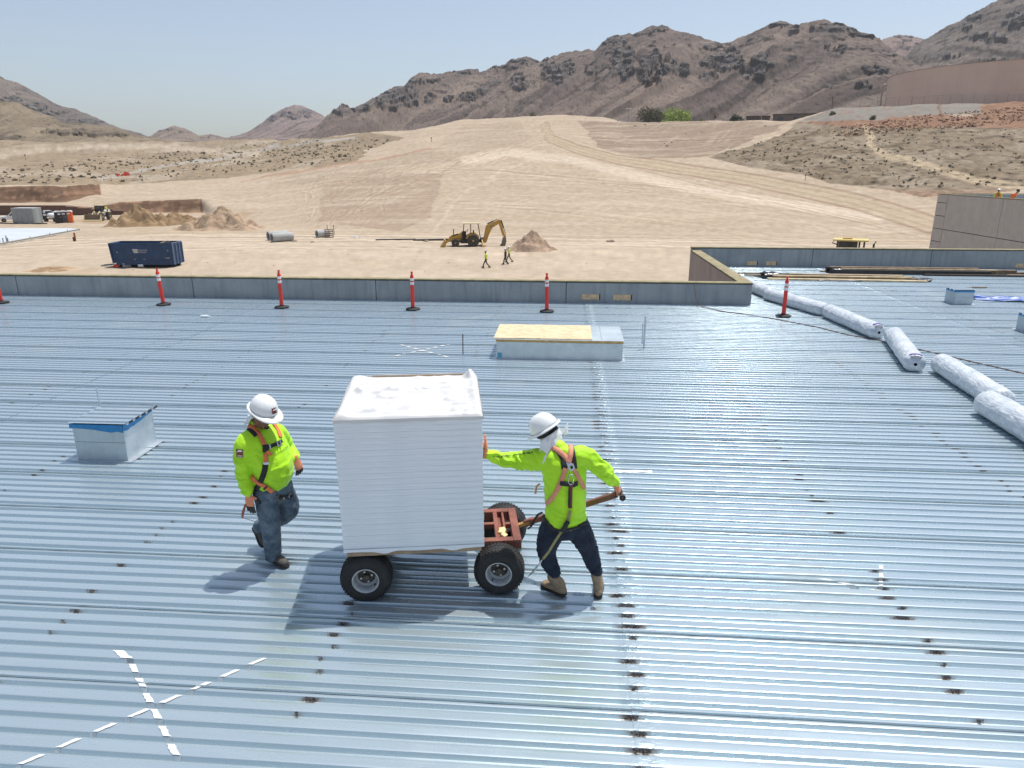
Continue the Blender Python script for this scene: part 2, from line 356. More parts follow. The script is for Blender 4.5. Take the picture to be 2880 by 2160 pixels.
    wd = np.interp(x, [1177, 1333, 1618, 2010], [7, 8, 11, 16]); put(sstep(1.25, .7, rd / wd) * ok, C_ROAD, .75); put(sstep(.12, .0, np.abs(rd / wd - .45) - .05) * ok, C_ROAD * .72, .6)
    put(sstep(.22, 0., np.abs(rd / wd - 1.2) - .04) * ok, C_CUT * 1.3, .6)
    # two dug banks at the west side: brown soil, face shadow put into colour
    az = np.arctan2(X, Y); az = np.arctan2(X, Y).ravel(); dd = d.ravel(); lo = np.interp(az, _A[0], _D[0]); l1 = np.interp(az, _A[1], _D[1]); u0 = np.interp(az, _A[2], _D[2]); u1 = np.interp(az, _A[3], _D[3])
    c1 = ((dd > lo - 1) & (dd < l1 + .4) & (l1 - lo < 6)).reshape(d.shape).astype(float); c2 = ((dd > u0 - 1.2) & (dd < u1 + .6) & (u1 - u0 < 7)).reshape(d.shape).astype(float)
    put(np.maximum(c1, c2), C_CUT); put(np.maximum(c1, c2) * sstep(.05, .5, fbm(X / 4, P[..., 2] / 1.1, 4, 61, .65)), C_CUT * 2.1, .7); put(np.maximum(c1, c2) * sstep(.1, .5, fbm(X / 2.2, P[..., 2] / 3, 3, 67)), C_CUT * .6, .6)
    damp = fbm(X / 12, Y / 12, 3, 63); put(sstep(.1, .5, damp) * poly([(300, 500), (540, 500), (560, 460), (250, 440), (150, 475)]), np.array([.33, .23, .145]), .7)
    put(sstep(.0, .4, damp) * poly([(60, 590), (60, 560), (220, 560), (220, 590)]), np.array([.38, .25, .15]), .6)
    spk = fbm(X / 1.4, Y / 2.2, 3, 71); c *= (1 + .10 * spk + (.10 * spk + .30 * np.minimum(fbm(X / 5, Y / 4, 4, 77, .65), .08)) * (1.5 * scr + .8 * des))[..., None]; tr = fbm((X * .9 + Y * .2) / 18, Y / 1.6, 3, 73); c *= (1 + .05 * tr)[..., None]  # speckle; on scrub also relief shading put into the colour as dark blotches
    return c

def build_ground():
    a = np.concatenate([np.linspace(R(-180), R(-47), 60, endpoint=False), np.linspace(R(-47), R(40), 1000), np.linspace(R(40), R(180), 60)[1:]])
    d = np.concatenate([np.geomspace(14, 95, 50, endpoint=False), np.linspace(95, 150, 100, endpoint=False), np.linspace(150, 185, 70, endpoint=False), np.linspace(185, 222, 190, endpoint=False), np.linspace(222, 360, 150, endpoint=False), np.geomspace(360, 2600, 70)])
    A, D = np.meshgrid(a, d); X = D * np.sin(A); Y = D * np.cos(A); P = np.stack([X, Y, zbase(X, Y)], 2)
    me = grid_mesh('ground', P, zone_colour(P))
    tag(link('ground', me, None, attr_mat('site_earth', .95, .9, .16, .45, .12, 3.)), 'bare tan graded earth of the site with a haul road, scrub slopes and dug banks', kind='structure')
build_ground()

CRAGS = [(738, 235, 21, 14), (781, 232, 21, 12), (837, 213, 31, 21), (878, 206, 24, 21), (847, 228, 21, 10), (892, 223, 12, 12), (927, 214, 17, 12), (972, 214, 14, 9), (1010, 209, 24, 10), (1042, 197, 11, 9), (1118, 171, 16, 17), (1121, 185, 21, 14), (1191, 154, 21, 21), (1229, 145, 14, 16), (1208, 164, 12, 17), (1278, 147, 17, 14),
 (1347, 126, 28, 26), (1344, 150, 28, 21), (1406, 129, 24, 21), (1403, 160, 28, 21), (1444, 140, 17, 21), (1135, 131, 31, 10), (1184, 129, 14, 9), (1073, 147, 45, 9), (1326, 84, 35, 12), (1385, 67, 35, 10), (1424, 60, 21, 9), (1003, 154, 31, 5), (917, 174, 35, 5), (1472, 151, 21, 12), (1559, 132, 45, 21), (1531, 167, 21, 10), (1572, 118, 31, 14), (1597, 137, 14, 14), (1649, 135, 28, 17), (1631, 160, 28, 14), (1552, 101, 35, 9), (1704, 125, 21, 5),
 (1791, 104, 14, 7), (1819, 108, 14, 7), (1791, 59, 42, 13), (1687, 52, 24, 7), (1715, 62, 14, 9), (1871, 80, 24, 9), (1843, 66, 21, 9), (1892, 154, 28, 8), (1868, 187, 21, 8), (1795, 184, 17, 8), (2104, 35, 21, 14), (2190, 45, 28, 17), (2138, 83, 42, 9), (2090, 61, 14, 7), (2045, 121, 28, 7), (2150, 135, 40, 8)]
def crag_mask(P, blobs, seed):
    v = P - _c; dz = v @ _f; x = 1106 + FPX / OV * (v @ _r) / dz; y = 829.5 - FPX / OV * (v @ _u) / dz
    m = np.zeros(x.shape); w = .75 * fbm(x / 16, y / 12, 4, seed, .65)
    for cx, cy, rx, ry in blobs:
        e = ((x - cx) / rx) ** 2 + ((y - cy) / ry) ** 2; m = np.maximum(m, np.clip(1.45 - e, 0, 1))
    return sstep(.30, .75, m + 1.1 * w * sstep(.02, .5, m)), x, y
def mountain(name, sky, Dr, Db, yb, nx, nt, seed, cols, blobs=(), gully=7., shear=.45, jag=2.5, back=1.6, power=1.25, mat=None, label=''):
    """a ridge: its crest line as seen on the sky (column, row), range of crest and foot; spurs and gullies run down it, crags break out of it"""
    pa = [ray(x * OV, y * OV) for x, y in sky]; a_ = np.array([math.atan2(q[0], q[1]) for q in pa]); e_ = np.array([q[2] / math.hypot(q[0], q[1]) for q in pa])
    az = np.linspace(a_[0], a_[-1], nx); el = np.interp(az, a_, e_); dr = np.interp(az, np.linspace(a_[0], a_[-1], len(Dr)), Dr)
    t = np.concatenate([[-.02], np.linspace(0, 1, nt), [1.02, 1.06, 1.15, 1.3, 1.6, 2.0]])
    A, T = np.meshgrid(az, t); DR = np.broadcast_to(dr, A.shape); EL = np.broadcast_to(el, A.shape)
    zb = CAM_H + Db * (ray(1106 * OV, yb * OV)[2] / math.hypot(*ray(1106 * OV, yb * OV)[:2]))
    D = Db + (DR - Db) * T; zr = CAM_H + EL * DR; tt = np.clip(T, 0, 1)
    Z = zb + (zr - zb) * (tt ** power) - 25. * (T < 0); Z = np.where(T > 1, zr - (zr - zb) * np.clip((T - 1) / (back - 1), 0, 1) ** 1.2 * .9, Z)
    u = A * DR - shear * (D - DR)
    env = np.sin(np.pi * np.clip(tt, 0, 1)) ** .7 * (T <= 1)
    Z = Z + env * gully * (fbm(u / 90, D / 400, 3, seed) - .8 * np.abs(fbm(u / 34, D / 420, 3, seed + 5)))
    Z = Z + jag * (fbm(A * DR / 14, D / 14, 4, seed + 9, .6)) * sstep(.05, .5, tt) * .7
    P = np.stack([D * np.sin(A), D * np.cos(A), Z], 2); col = np.empty(P.shape); col[:] = cols[0]
    s1 = .75 * fbm(u / 30, D / 500, 4, seed + 20, .68); s2 = fbm(u / 55, D / 120, 4, seed + 24); k = np.clip(.5 + s1 * .9, 0, 1)[..., None]; col = col * (1 - .8 * k) + np.array(cols[1]) * .8 * k
    s3 = fbm(u / 7.5, D / 900, 2, seed + 26); col = col * (1 - .42 * sstep(.0, .5, s3) * sstep(.95, .6, tt))[..., None]; k = sstep(.1, .6, s2)[..., None]; col = col * (1 - .6 * k) + np.array(cols[2]) * .6 * k
    spk = sstep(.25, .6, fbm(A * DR / 3.2, D / 5, 3, seed + 28)); col = col * (1 - .35 * spk[..., None])
    q1 = fbm(A * DR / 30, Z / 9, 4, seed + 31, .62); q2 = fbm(A * DR / 14, Z / 4.5, 3, seed + 33, .6)
    auto = sstep(.42, .72, q1 + .35 * q2 + .30 * sstep(.7, .95, tt) - .1) * sstep(.4, .75, tt) * .8
    if len(blobs): m, x, y = crag_mask(P, blobs, seed + 40); m = np.maximum(m * sstep(-.55, .1, q2 + .4 * q1), auto * .55)
    else: m = auto
    m = m * (T <= 1.05); blk = np.clip(1 - np.abs(fbm(A * DR / 30, Z / 9, 3, seed + 50, .5)) * 1.8, -.2, 1); fin = fbm(A * DR / 13, Z / 3, 3, seed + 52)
    D2 = D - m * (1.8 + 3.4 * blk + 1.6 * fin) * (T <= 1) * np.clip(DR / 900, .6, 1.3); Z2 = Z + m * (.8 + 1.6 * blk) * sstep(1.02, .85, tt)
    P = np.stack([D2 * np.sin(A), D2 * np.cos(A), Z2], 2)
    rock = np.array(cols[3]) * (.8 + .9 * np.clip(fbm(A * DR / 9, Z / 3, 3, seed + 60) + .3, 0, 1))[..., None]; mm = (m * .88)[..., None]; col = col * (1 - mm) + rock * mm
    o = link(name, grid_mesh(name, P, col), None, mat); tag(o, label, kind='structure'); return P
ROCK = attr_mat('mountain_rock', .97, .05, .22, .75, 2.0, .12)
HILLM = attr_mat('hill_soil', .97, .12, .22, .5, .8, .25)
BROWN = [(.182, .140, .116), (.104, .082, .074), (.222, .172, .138), (.092, .083, .078)]
GREY = [(.165, .136, .117), (.112, .095, .085), (.20, .165, .137), (.10, .092, .086)]
SKY_MAIN = [(625, 312), (665, 290), (690, 272), (703, 256), (722, 237), (739, 227), (758, 235), (770, 232), (792, 221), (805, 213), (835, 196), (858, 187), (874, 184), (880, 176), (895, 162), (908, 156), (916, 155), (930, 160), (960, 158), (990, 153), (1015, 149), (1033, 149), (1036, 156), (1062, 146), (1090, 139), (1102, 129), (1130, 122.5), (1150, 125), (1166, 133), (1180, 124), (1190, 123), (1215, 114), (1250, 109), (1285, 107), (1296, 96), (1310, 85), (1330, 75), (1365, 73), (1390, 62), (1412, 56), (1427, 54), (1460, 64), (1500, 76), (1530, 87), (1550, 90), (1570, 91), (1595, 83), (1624, 73), (1645, 60), (1666, 51), (1687, 48), (1710, 53), (1728, 51), (1760, 47), (1790, 46), (1819, 49), (1840, 58), (1861, 67), (1885, 77), (1900, 84), (1935, 112), (1975, 135), (2040, 160), (2150, 190), (2260, 215)]
mountain('mountain', SKY_MAIN, [1150, 1000, 900, 820, 760, 700, 640], 420, 318, 1500, 250, 11, BROWN, CRAGS, 13., .45, 2.2, mat=ROCK, label='long brown ridge with dark crags and scree slopes behind the graded hill')
mountain('mountain', [(1860, 130), (1906, 86), (1925, 79), (1940, 76), (1965, 78), (1989, 81.5), (2005, 90), (2060, 130)], [1500], 1150, 190, 180, 90, 71, [(.23, .165, .14), (.19, .135, .12), (.26, .19, .16), (.09, .07, .07)], (), 6., .3, 1.5, mat=ROCK, label='small reddish peak in the gap between two larger ridges')
mountain('mountain', [(1900, 190), (1950, 130), (1980, 98), (1992, 88), (2034, 66), (2060, 50), (2086, 38), (2121, 20), (2156, 0), (2200, -18), (2300, -50), (2450, -60), (2700, -40), (2900, 60)], [1000, 900, 850], 500, 260, 700, 220, 83, GREY, [b for b in CRAGS if b[0] > 2000], 9., -.5, 2.5, mat=ROCK, label='tall grey rocky mountainside rising behind the round water tank')
mountain('mountain', [(486, 302), (500, 297), (535, 286), (569, 263), (590, 246), (605, 238), (618, 232), (637, 226), (648, 228), (660, 231), (687, 244), (703, 253), (740, 290), (770, 310)], [1500], 900, 303, 320, 130, 91, [(.215, .165, .15), (.175, .135, .125), (.25, .19, .165), (.09, .08, .085)], [(590, 255, 16, 9), (640, 250, 34, 8), (660, 243, 18, 6), (610, 247, 14, 7)], 6., .3, 1.5, mat=ROCK, label='rounded mauve hill with a dark rock band, standing before the low end of the long ridge')
mountain('mountain', [(300, 312), (333, 289), (345, 281), (378, 272), (399, 277), (430, 293), (455, 290), (470, 293), (486, 298), (503, 297), (560, 310)], [1300], 800, 310, 260, 90, 97, [(.225, .175, .14), (.18, .14, .12), (.27, .21, .16), (.10, .09, .085)], (), 5., .3, 1.2, mat=ROCK, label='low brown double hill at the far end of the valley')
mountain('mountain', [(-420, 60), (-200, 110), (-60, 155), (0, 165), (14, 174), (35, 178), (56, 187), (85, 203), (115, 221), (139, 232), (163, 235), (194, 249), (222, 261), (247, 273), (278, 282), (309, 291), (340, 301), (400, 313)], [1200, 1300, 1400], 960, 310, 560, 170, 103, GREY, [(60, 232, 40, 9), (20, 215, 30, 8), (110, 245, 30, 6), (200, 262, 30, 5)], 7., .5, 2., mat=ROCK, label='grey rocky mountain slope descending beyond the scrub and the dug bank')
mountain('hill', [(-420, 185), (-200, 200), (-60, 214), (0, 218), (35, 221), (69, 239), (95, 247), (115, 252), (132, 264), (165, 267), (194, 268), (243, 275), (275, 284), (299, 292), (333, 298), (375, 307), (430, 316)], [860, 900, 950], 660, 320, 480, 130, 109, [(.215, .170, .115), (.135, .105, .070), (.27, .215, .145), (.10, .08, .058)], [(150, 287, 60, 6), (230, 292, 50, 5), (30, 300, 40, 5)], 5., .3, 1.2, mat=HILLM, label='tan foothill with yellowish scrub below the grey mountain slope')

# scattered desert shrubs (nobody could count them) and a few larger ones
SHRUB = None
def shrub_bits(mb, x, y, z, r, rnd, n=7):
    for _ in range(n):
        a = rnd.random() * 6.283; q = r * (.2 + .8 * rnd.random()) * .8; c = Vector((x + q * math.cos(a), y + q * math.sin(a), z + r * (.15 + .75 * rnd.random()) * (1.1 - q / r)))
        s = r * (.28 + .3 * rnd.random()); d = Vector((rnd.uniform(-1, 1), rnd.uniform(-1, 1), rnd.uniform(-.4, 1))).normalized(); _, e, g = frame(d)
        mb.add([c + e * s, c - e * s * .6 + g * s, c - e * s * .7 - g * s * .8, c + d * s * .6], [(0, 1, 2), (0, 1, 3), (1, 2, 3), (2, 0, 3)])
def shrubs():
    rnd = random.Random(5)
    zones = [([(-60, 318), (370, 316), (700, 304), (850, 300), (768, 345), (590, 370), (347, 391), (215, 394), (-60, 398)], 1500, (.16, .75)), ([(1545, 338), (1700, 288), (1800, 276), (2230, 280), (2230, 408), (1930, 408), (1800, 392), (1640, 358)], 2800, (.13, .6)), ([(1300, 262), (1720, 258), (1560, 325), (1380, 330)], 40, (.3, .5))]
    big = []; mb = MB()
    for poly, n, (r0, r1) in zones:
        xs = [p[0] for p in poly]; ys = [p[1] for p in poly]; pts = []
        X = np.array([rnd.uniform(-190, 190) for _ in range(160000)]); Y = np.array([rnd.uniform(120, 460) for _ in range(160000)]); Z = zbase(X, Y)
        v = np.stack([X, Y, Z], 1) - _c; dz = v @ _f; x = 1106 + FPX / OV * (v @ _r) / dz; y = 829.5 - FPX / OV * (v @ _u) / dz
        idx = np.nonzero(inpoly(x, y, poly) & (dz > 0))[0][:n]
        for i in idx:
            r = r0 + (r1 - r0) * rnd.random() ** 2
            if r > r0 + (r1 - r0) * .72 and len(big) < 90: big.append((X[i], Y[i], Z[i], r * 1.25))
            else: shrub_bits(mb, X[i], Y[i], Z[i], r, rnd)
    m = pm('dry_shrub', (.145, .120, .076), .95, var=.3, scale=.5)
    tag(mb.build('desert_scrub', m, fixn=False), 'small dry olive shrubs dotted over the desert slopes', kind='stuff')
    proto = [MB() for _ in range(3)]
    for q in proto: shrub_bits(q, 0, 0, 0, 1, rnd, 16)
    mes = [q.mesh('desert_shrub', fixn=False) for q in proto]
    for me in mes: me.materials.append(m)
    for k, (x, y, z, r) in enumerate(big):
        o = link('desert_shrub', mes[k % 3], None, None, (x, y, z - .05), (0, 0, rnd.random() * 6)); o.scale = (r, r, r * .8)
        tag(o, 'dry grey olive shrub on the desert slope', 'shrub', 'larger shrubs on the desert slopes')
shrubs()

# =================================================================== ROOF
def deck_material():
    t = NT('galvanised_deck'); p = t.pos(); s = t.n('SeparateXYZ'); t.set(s.inputs[0], p); X, Y, Z = s.outputs[0], s.outputs[1], s.outputs[2]
    rnd = t.n('ObjectInfo').outputs['Random']
    st = t.n('Mapping'); st.inputs['Scale'].default_value = (.35, 3., 1); t.set(st.inputs['Vector'], p)
    smear = t.noise(st.outputs[0], 2.2, 6, .65); fine = t.noise(st.outputs[0], 26, 5, .7); spang = t.noise(p, 60, 3)
    big = t.noise(p, .35, 3, .5)
    # weld burns: one row per joist, in the valleys
    jx = t.math('DIVIDE', t.math('SUBTRACT', X, .58), 2.46); ji = t.math('ROUND', jx); ex = t.math('MULTIPLY', t.math('SUBTRACT', jx, ji), 2.46)
    vy = t.math('FLOOR', t.math('DIVIDE', t.math('ADD', Y, .0), .1524))
    cb = t.n('CombineXYZ'); t.set(cb.inputs[0], ji); t.set(cb.inputs[1], vy)
    wn = t.n('TexWhiteNoise', noise_dimensions='3D'); t.set(wn.inputs['Vector'], cb.outputs[0]); sc = t.n('SeparateColor'); t.set(sc.inputs[0], wn.outputs['Color'])
    main = t.math('LESS_THAN', t.math('ABSOLUTE', ji), .5)
    ex = t.math('ABSOLUTE', t.math('ADD', ex, t.math('MULTIPLY', t.math('SUBTRACT', sc.outputs[0], .5), .10)))
    ex = t.math('ADD', ex, t.math('MULTIPLY', t.math('SUBTRACT', t.noise(p, 38, 5, .75), .5), .17))
    east = t.map(X, -4.5, 2.5, .55, 1.)
    size = t.math('MULTIPLY', t.math('MULTIPLY', t.math('ADD', .016, t.math('MULTIPLY', t.math('POWER', sc.outputs[2], 1.5), .055)), t.math('GREATER_THAN', sc.outputs[1], t.math('SUBTRACT', t.math('SUBTRACT', .52, t.math('MULTIPLY', main, .32)), t.map(X, 1., 2.5, 0., .2)))), t.math('ADD', east, t.math('MULTIPLY', main, .25)))
    inv = t.map(Z, -.001, -.009)
    core = t.math('MULTIPLY', t.math('MULTIPLY', t.map(t.math('SUBTRACT', ex, size), .022, -.022), inv), t.map(t.noise(p, 70, 3, .7), .3, .6, .15, 1.))
    halo = t.math('MULTIPLY', t.math('MULTIPLY', t.map(t.math('SUBTRACT', ex, t.math('MULTIPLY', size, 1.9)), .02, -.06), inv), .55)
    has = t.math('GREATER_THAN', size, .01); core = t.math('MULTIPLY', core, has); halo = t.math('MULTIPLY', halo, has)
    dirt = t.math('MULTIPLY', t.map(t.noise(p, .55, 5, .6, .6), .52, .78), .30)
    tone = t.math('ADD', t.math('MULTIPLY', t.math('SUBTRACT', rnd, .5), .05), t.map(smear, .3, .75, -.03, .03))
    base = t.mix(t.math('ADD', .5, tone), (.445, .54, .592), (.53, .63, .675))
    base = t.mix(dirt, base, (.37, .37, .33)); base = t.mix(halo, base, (.20, .12, .07)); base = t.mix(core, base, (.038, .025, .018))
    t.P('Base Color', base); stain = t.math('MAXIMUM', core, halo)
    t.P('Metallic', t.math('MULTIPLY', t.math('SUBTRACT', 1., stain), t.math('SUBTRACT', .60, t.math('MULTIPLY', dirt, .45))))
    ro = t.math('ADD', t.math('ADD', .24, t.map(smear, .25, .8, -.03, .05)), t.math('MULTIPLY', fine, .04))
    t.P('Roughness', t.math('ADD', ro, t.math('ADD', t.math('MULTIPLY', stain, .5), t.math('MULTIPLY', dirt, .35)), clamp=True))
    # dents: gentle everywhere, crumpled at the end laps
    lx = t.math('DIVIDE', t.math('SUBTRACT', X, .62), 9.3); lap = t.map(t.math('ABSOLUTE', t.math('MULTIPLY', t.math('SUBTRACT', lx, t.math('ROUND', lx)), 9.3)), .17, .03)
    wave = t.noise(st.outputs[0], 3.5, 3, .5); n1 = t.bump(wave, .10, .008)
    cr = t.n('Mapping'); cr.inputs['Scale'].default_value = (1, 1.4, 1); t.set(cr.inputs['Vector'], p)
    n2 = t.bump(t.math('MULTIPLY', t.noise(cr.outputs[0], 11, 3, .6), lap), .65, .014, n1)
    t.P('Normal', n2); return t.m
DECK = deck_material()
RIB, SW = .1524, .9144
def rib_profile():
    """one deck rib across the sheet, starting in the middle of a top flat: (y, z)"""
    r = .0035; c = RIB / 2; a = .0445 - .012; o = []
    def rnd(p, q0, q1): o.extend([(p[0] + q0[0] * r, p[1] + q0[1] * r), (p[0] + (q0[0] + q1[0]) * r * .29, p[1] + (q0[1] + q1[1]) * r * .29), (p[0] + q1[0] * r, p[1] + q1[1] * r)])
    e = c - .0318; f = c - .0225; L = math.hypot(f - e, .038); w = ((f - e) / L, -.038 / L)
    o.append((0, 0)); o.append((e * .5, 0.0005)); rnd((e, 0), (-1, 0), w); rnd((f, -.038), (-w[0], -w[1]), (1, 0))
    g = RIB - f; h = RIB - e; w2 = ((h - g) / L, .038 / L); rnd((g, -.038), (-1, 0), w2); rnd((h, 0), (-w2[0], -w2[1]), (1, 0)); o.append(((h + RIB) / 2, .0005))
    return o
def deck_z(y):                                        # height of the deck surface at y
    q = (y % RIB); return 0. if (q < .0444 or q > RIB - .0444) else (-.038 if .0537 < q < RIB - .0537 else -.019)
_sheets = {}
def sheet_mesh(L, var):
    if (L, var) in _sheets: return _sheets[(L, var)]
    pr = []
    for k in range(6): pr += [(k * RIB + y, z) for y, z in rib_profile()]
    pr.append((6 * RIB - .0015, 0)); pr[0] = (.0015, 0)
    pr += [(6 * RIB - .003, .016), (6 * RIB - .0095, .0185), (6 * RIB - .012, .0035)]      # standing lip of the side lap
    n = len(pr); xs = list(np.linspace(0, L, int(L / .15) + 1)); P = np.zeros((len(xs), n, 3)); rs = np.random.RandomState(var * 13 + int(L * 10))
    ph = rs.rand(6) * 9
    for i, x in enumerate(xs):
        for j, (y, z) in enumerate(pr):
            dz = .0012 * math.sin(x * 1.1 + ph[int(min(y / RIB, 5))]) + .0006 * math.sin(x * 3.7 + ph[1] + y * 7)
            if j >= n - 3:
                b = max(0, 1 - abs(((x + ph[0]) % .61) - .3) / .09); z = z + .004 * b; y = y - .005 * b * (j - n + 4) / 3
            P[i, j] = (x, y, z + (dz if z > -.02 else dz * .3) - .0012)
    me = grid_mesh('deck_sheet', P); me.set_sharp_from_angle(angle=R(50)); me.materials.append(DECK); _sheets[(L, var)] = me; return me
roof = thing('metal_roof_deck', 'ribbed galvanised steel roof deck with rusty weld marks, on which the two men work', 'roof deck')
Y0, XJ = 1.55, [-27.36, -18.06, -8.76, .54, 9.84, 19.14, 28.44]
def lay(x, y, L, k):
    o = link('deck_sheet', sheet_mesh(round(L, 2), k % 4), roof, None, (x, y, .0035 * (x > .5 and x < 9.5 or x < -18 or x > 19 or abs(x + 18.06) < .1)), (random.uniform(-.0012, .0012), 0, 0)); return o
for i in range(32):
    y = Y0 + i * SW
    for c in range(6):
        x0, x1 = XJ[c], XJ[c + 1]
        if y + SW > 20.8:
            if x1 < 5.4 or y + SW > 29.3: continue
            if x0 < 5.3:
                lay(5.30, y, x1 - 5.30 + .05, i + 2 * c); continue
        lay(x0, y, x1 - x0 + .05, i + c)
        if abs(x0 - .54) < .01: pass
# added unseen slab under the sheets, stops light coming up through the laps
MB().box((.5, 10.9, -.30), (56, 19.2, .06)).box((16.9, 24.9, -.30), (23, 8.6, .06)).build('light_stop_slab', pm('dark_steel', (.06, .06, .065), .7), roof)

CONC = None
def concrete_material(name, a, b, streak):
    t = NT(name); p = t.pos(); m = t.n('Mapping'); m.inputs['Scale'].default_value = (6, 6, .5); t.set(m.inputs['Vector'], p)
    run = t.noise(m.outputs[0], 1., 6, .7); pat = t.noise(p, 1.3, 5, .6); fine = t.noise(p, 25, 4, .6)
    c = t.mix(t.map(pat, .3, .7), a, b); c = t.mix(t.math('MULTIPLY', t.map(run, .42, .75), .55), c, streak); c = t.mix(t.math('MULTIPLY', t.map(fine, .5, .8), .25), c, tuple(q * .7 for q in a))
    t.P('Base Color', c); t.P('Roughness', .85); t.P('Normal', t.bump(fine, .25, .004)); return t.m
CONC = concrete_material('parapet_concrete', (.26, .285, .30), (.33, .35, .36), (.155, .17, .18))
TAN = concrete_material('tan_concrete', (.30, .255, .235), (.35, .30, .275), (.23, .195, .18))
TIMBER = pm('weathered_timber', (.29, .25, .14), .8, var=.25, scale=3, bump=.3); BLACK = pm('black_membrane', (.02, .021, .022), .6)
PLY = pm('plywood', (.62, .44, .27), .75, var=.2, scale=9, bump=.2)
def parapet(name, label, axis, a, b, inner, outer, ztop, joints, holes=(), outside=TAN, low=FLOOR):
    """a wall of precast panels; axis 0 runs along x (inner/outer are y), axis 1 along y"""
    t = thing('parapet_wall', label, 'wall', ((a + b) / 2 if axis == 0 else (inner + outer) / 2, (a + b) / 2 if axis == 1 else (inner + outer) / 2, low)); ox, oy, oz = t.location
    def bx(mb, u0, u1, v0, v1, z0, z1, bev=0.):
        c = ((u0 + u1) / 2, (v0 + v1) / 2) if axis == 0 else ((v0 + v1) / 2, (u0 + u1) / 2); s = (u1 - u0, abs(v1 - v0)) if axis == 0 else (abs(v1 - v0), u1 - u0)
        return mb.box((c[0] - ox, c[1] - oy, (z0 + z1) / 2 - oz), (s[0], s[1], z1 - z0), None, bev)
    js = [a] + [j for j in joints if a < j < b] + [b]; sg = 1 if outer > inner else -1
    for p, q in zip(js, js[1:]):
        bx(MB(), p + .011, q - .011, inner, inner + sg * .10, low, ztop, .006).build('concrete_panel', CONC, t)
        bx(MB(), p + .011, q - .011, inner + sg * .102, outer, low, ztop, .006).build('outer_panel', outside, t)
    bx(MB(), a + .02, b - .02, inner + sg * .02, outer - sg * .02, low, ztop - .03).build('joint_filler', pm('grey_sealant', (.12, .12, .115), .9), t)
    bx(MB(), a, b, inner - sg * .012, outer + sg * .012, ztop + .002, ztop + .014).build('membrane_strip', BLACK, t)
    n = max(2, int((b - a) / 3.6)); e = np.linspace(a, b, n + 1)
    for p, q in zip(e, e[1:]): bx(MB(), p + .003, q - .003, inner - sg * .004, outer + sg * .004, ztop + .016, ztop + .052, .004).build('timber_cap', TIMBER, t)
    for u0, u1, z0, z1 in holes:
        f = bx(MB(), u0, u1, inner - sg * .012, inner + sg * .02, z0, z1).build('plywood_cover', PLY, t)
        bx(MB(), u1 + .004, u1 + .035, inner - sg * .008, inner + sg * .02, z0, z1).build('opening_edge', BLACK, f)
    return t
jx = [G(49, 829.5).x, G(543, 839).x, G(1049, 844).x, 3.0]; st = (jx[2] - jx[0]) / 2
js = [jx[1] + k * st for k in (-5, -4, -3, -2, -1, 0, 1, 2)]
parapet('p', 'long grey concrete parapet behind the row of orange-red delineator posts', 0, -29, 5.28, 20.56, 20.80, .60, js, [(G(1255 * OV, 650 * OV).x, G(1292 * OV, 650 * OV).x, .11, .27), (G(1322 * OV, 648 * OV).x, G(1358 * OV, 648 * OV).x, .11, .27)])
parapet('p', 'short parapet return with a tan outer face and a timber cap, joining two parapets', 1, 20.81, 29.0, 5.28, 4.92, .60, [24.9])
bj = [atD(1768, 560, 29.9).x, atD(2053, 560, 31).x]; sp = bj[1] - bj[0]
hz = lambda x0, x1: (atD(x0, 571, 29.6).x, atD(x1, 571, 29.6).x, .08, .24)
parapet('p', 'far blue-grey concrete parapet behind the two bundles of long lumber', 0, 4.92, 30, 29.01, 29.27, .72, [bj[0], bj[1], bj[1] + sp, bj[1] + 2 * sp], [hz(1617, 1640), hz(1662, 1686), (17.3, 17.75, .08, .24), (18.3, 18.75, .08, .24)])

# ------------------------------------------------------------------ objects on the roof
RED = pm('red_plastic', (.72, .035, .02), .42, var=.08, scale=5, dirt=(.35, .12, .08, .3)); RUB = pm('black_rubber', (.022, .022, .024), .75, var=.2, scale=20); WBAND = pm('white_band', (.80, .80, .78), .4)
def delineator():
    t = thing('delineator_post', 'x', 'delineator', (0, 0, 0), 0, 'red delineator posts in front of the parapet')
    MB().lathe([(.19, 0), (.205, .008), (.205, .035), (.17, .05), (.07, .056), (.06, .085), (.0, .085)], 8, cap=False).build('rubber_base', RUB, t, 30)
    def pr(z0, z1, r0, r1, n=18): return MB().lathe([(r0, z0), (r1, z1)], n)
    MB().lathe([(.052, .04), (.052, .30), (.05, .66), (.0505, .93), (.040, .955), (.024, .985), (.024, 1.01), (.036, 1.045), (.034, 1.057), (.0, 1.057)], 18, cap=False).build('post_tube', RED, t, 40)
    for z in (.70, .81): MB().lathe([(.0505, z), (.0525, z + .002), (.0525, z + .073), (.0505, z + .075)], 18, cap=False).build('white_band', WBAND, t, 40)
    return t
d0 = None
for k, (x, y, tx, lab) in enumerate([(-16.40, 19.27, .03, 'red delineator post cut by the picture edge, at the start of the row'), (-11.53, 19.35, .045, 'red delineator post in front of the blue dumpster, leaning slightly'), (-7.98, 19.2, -.01, 'red delineator post standing before a round damp stain on the parapet'),
        (-4.24, 19.21, .02, 'red delineator post near a vertical panel joint, between the stained panel and the long curb'), (-.52, 19.17, -.012, 'red delineator post behind the plywood-topped curb and the plywood covers'), (5.75, 19.02, -.005, 'red delineator post beside the long row of white rolls')]):
    if d0 is None: d0 = o = delineator()
    else: o = copy_tree(d0)
    o.location = (x, y, .003); o.rotation_euler = (0, -tx, k * .7); o['label'] = lab
GALV = None
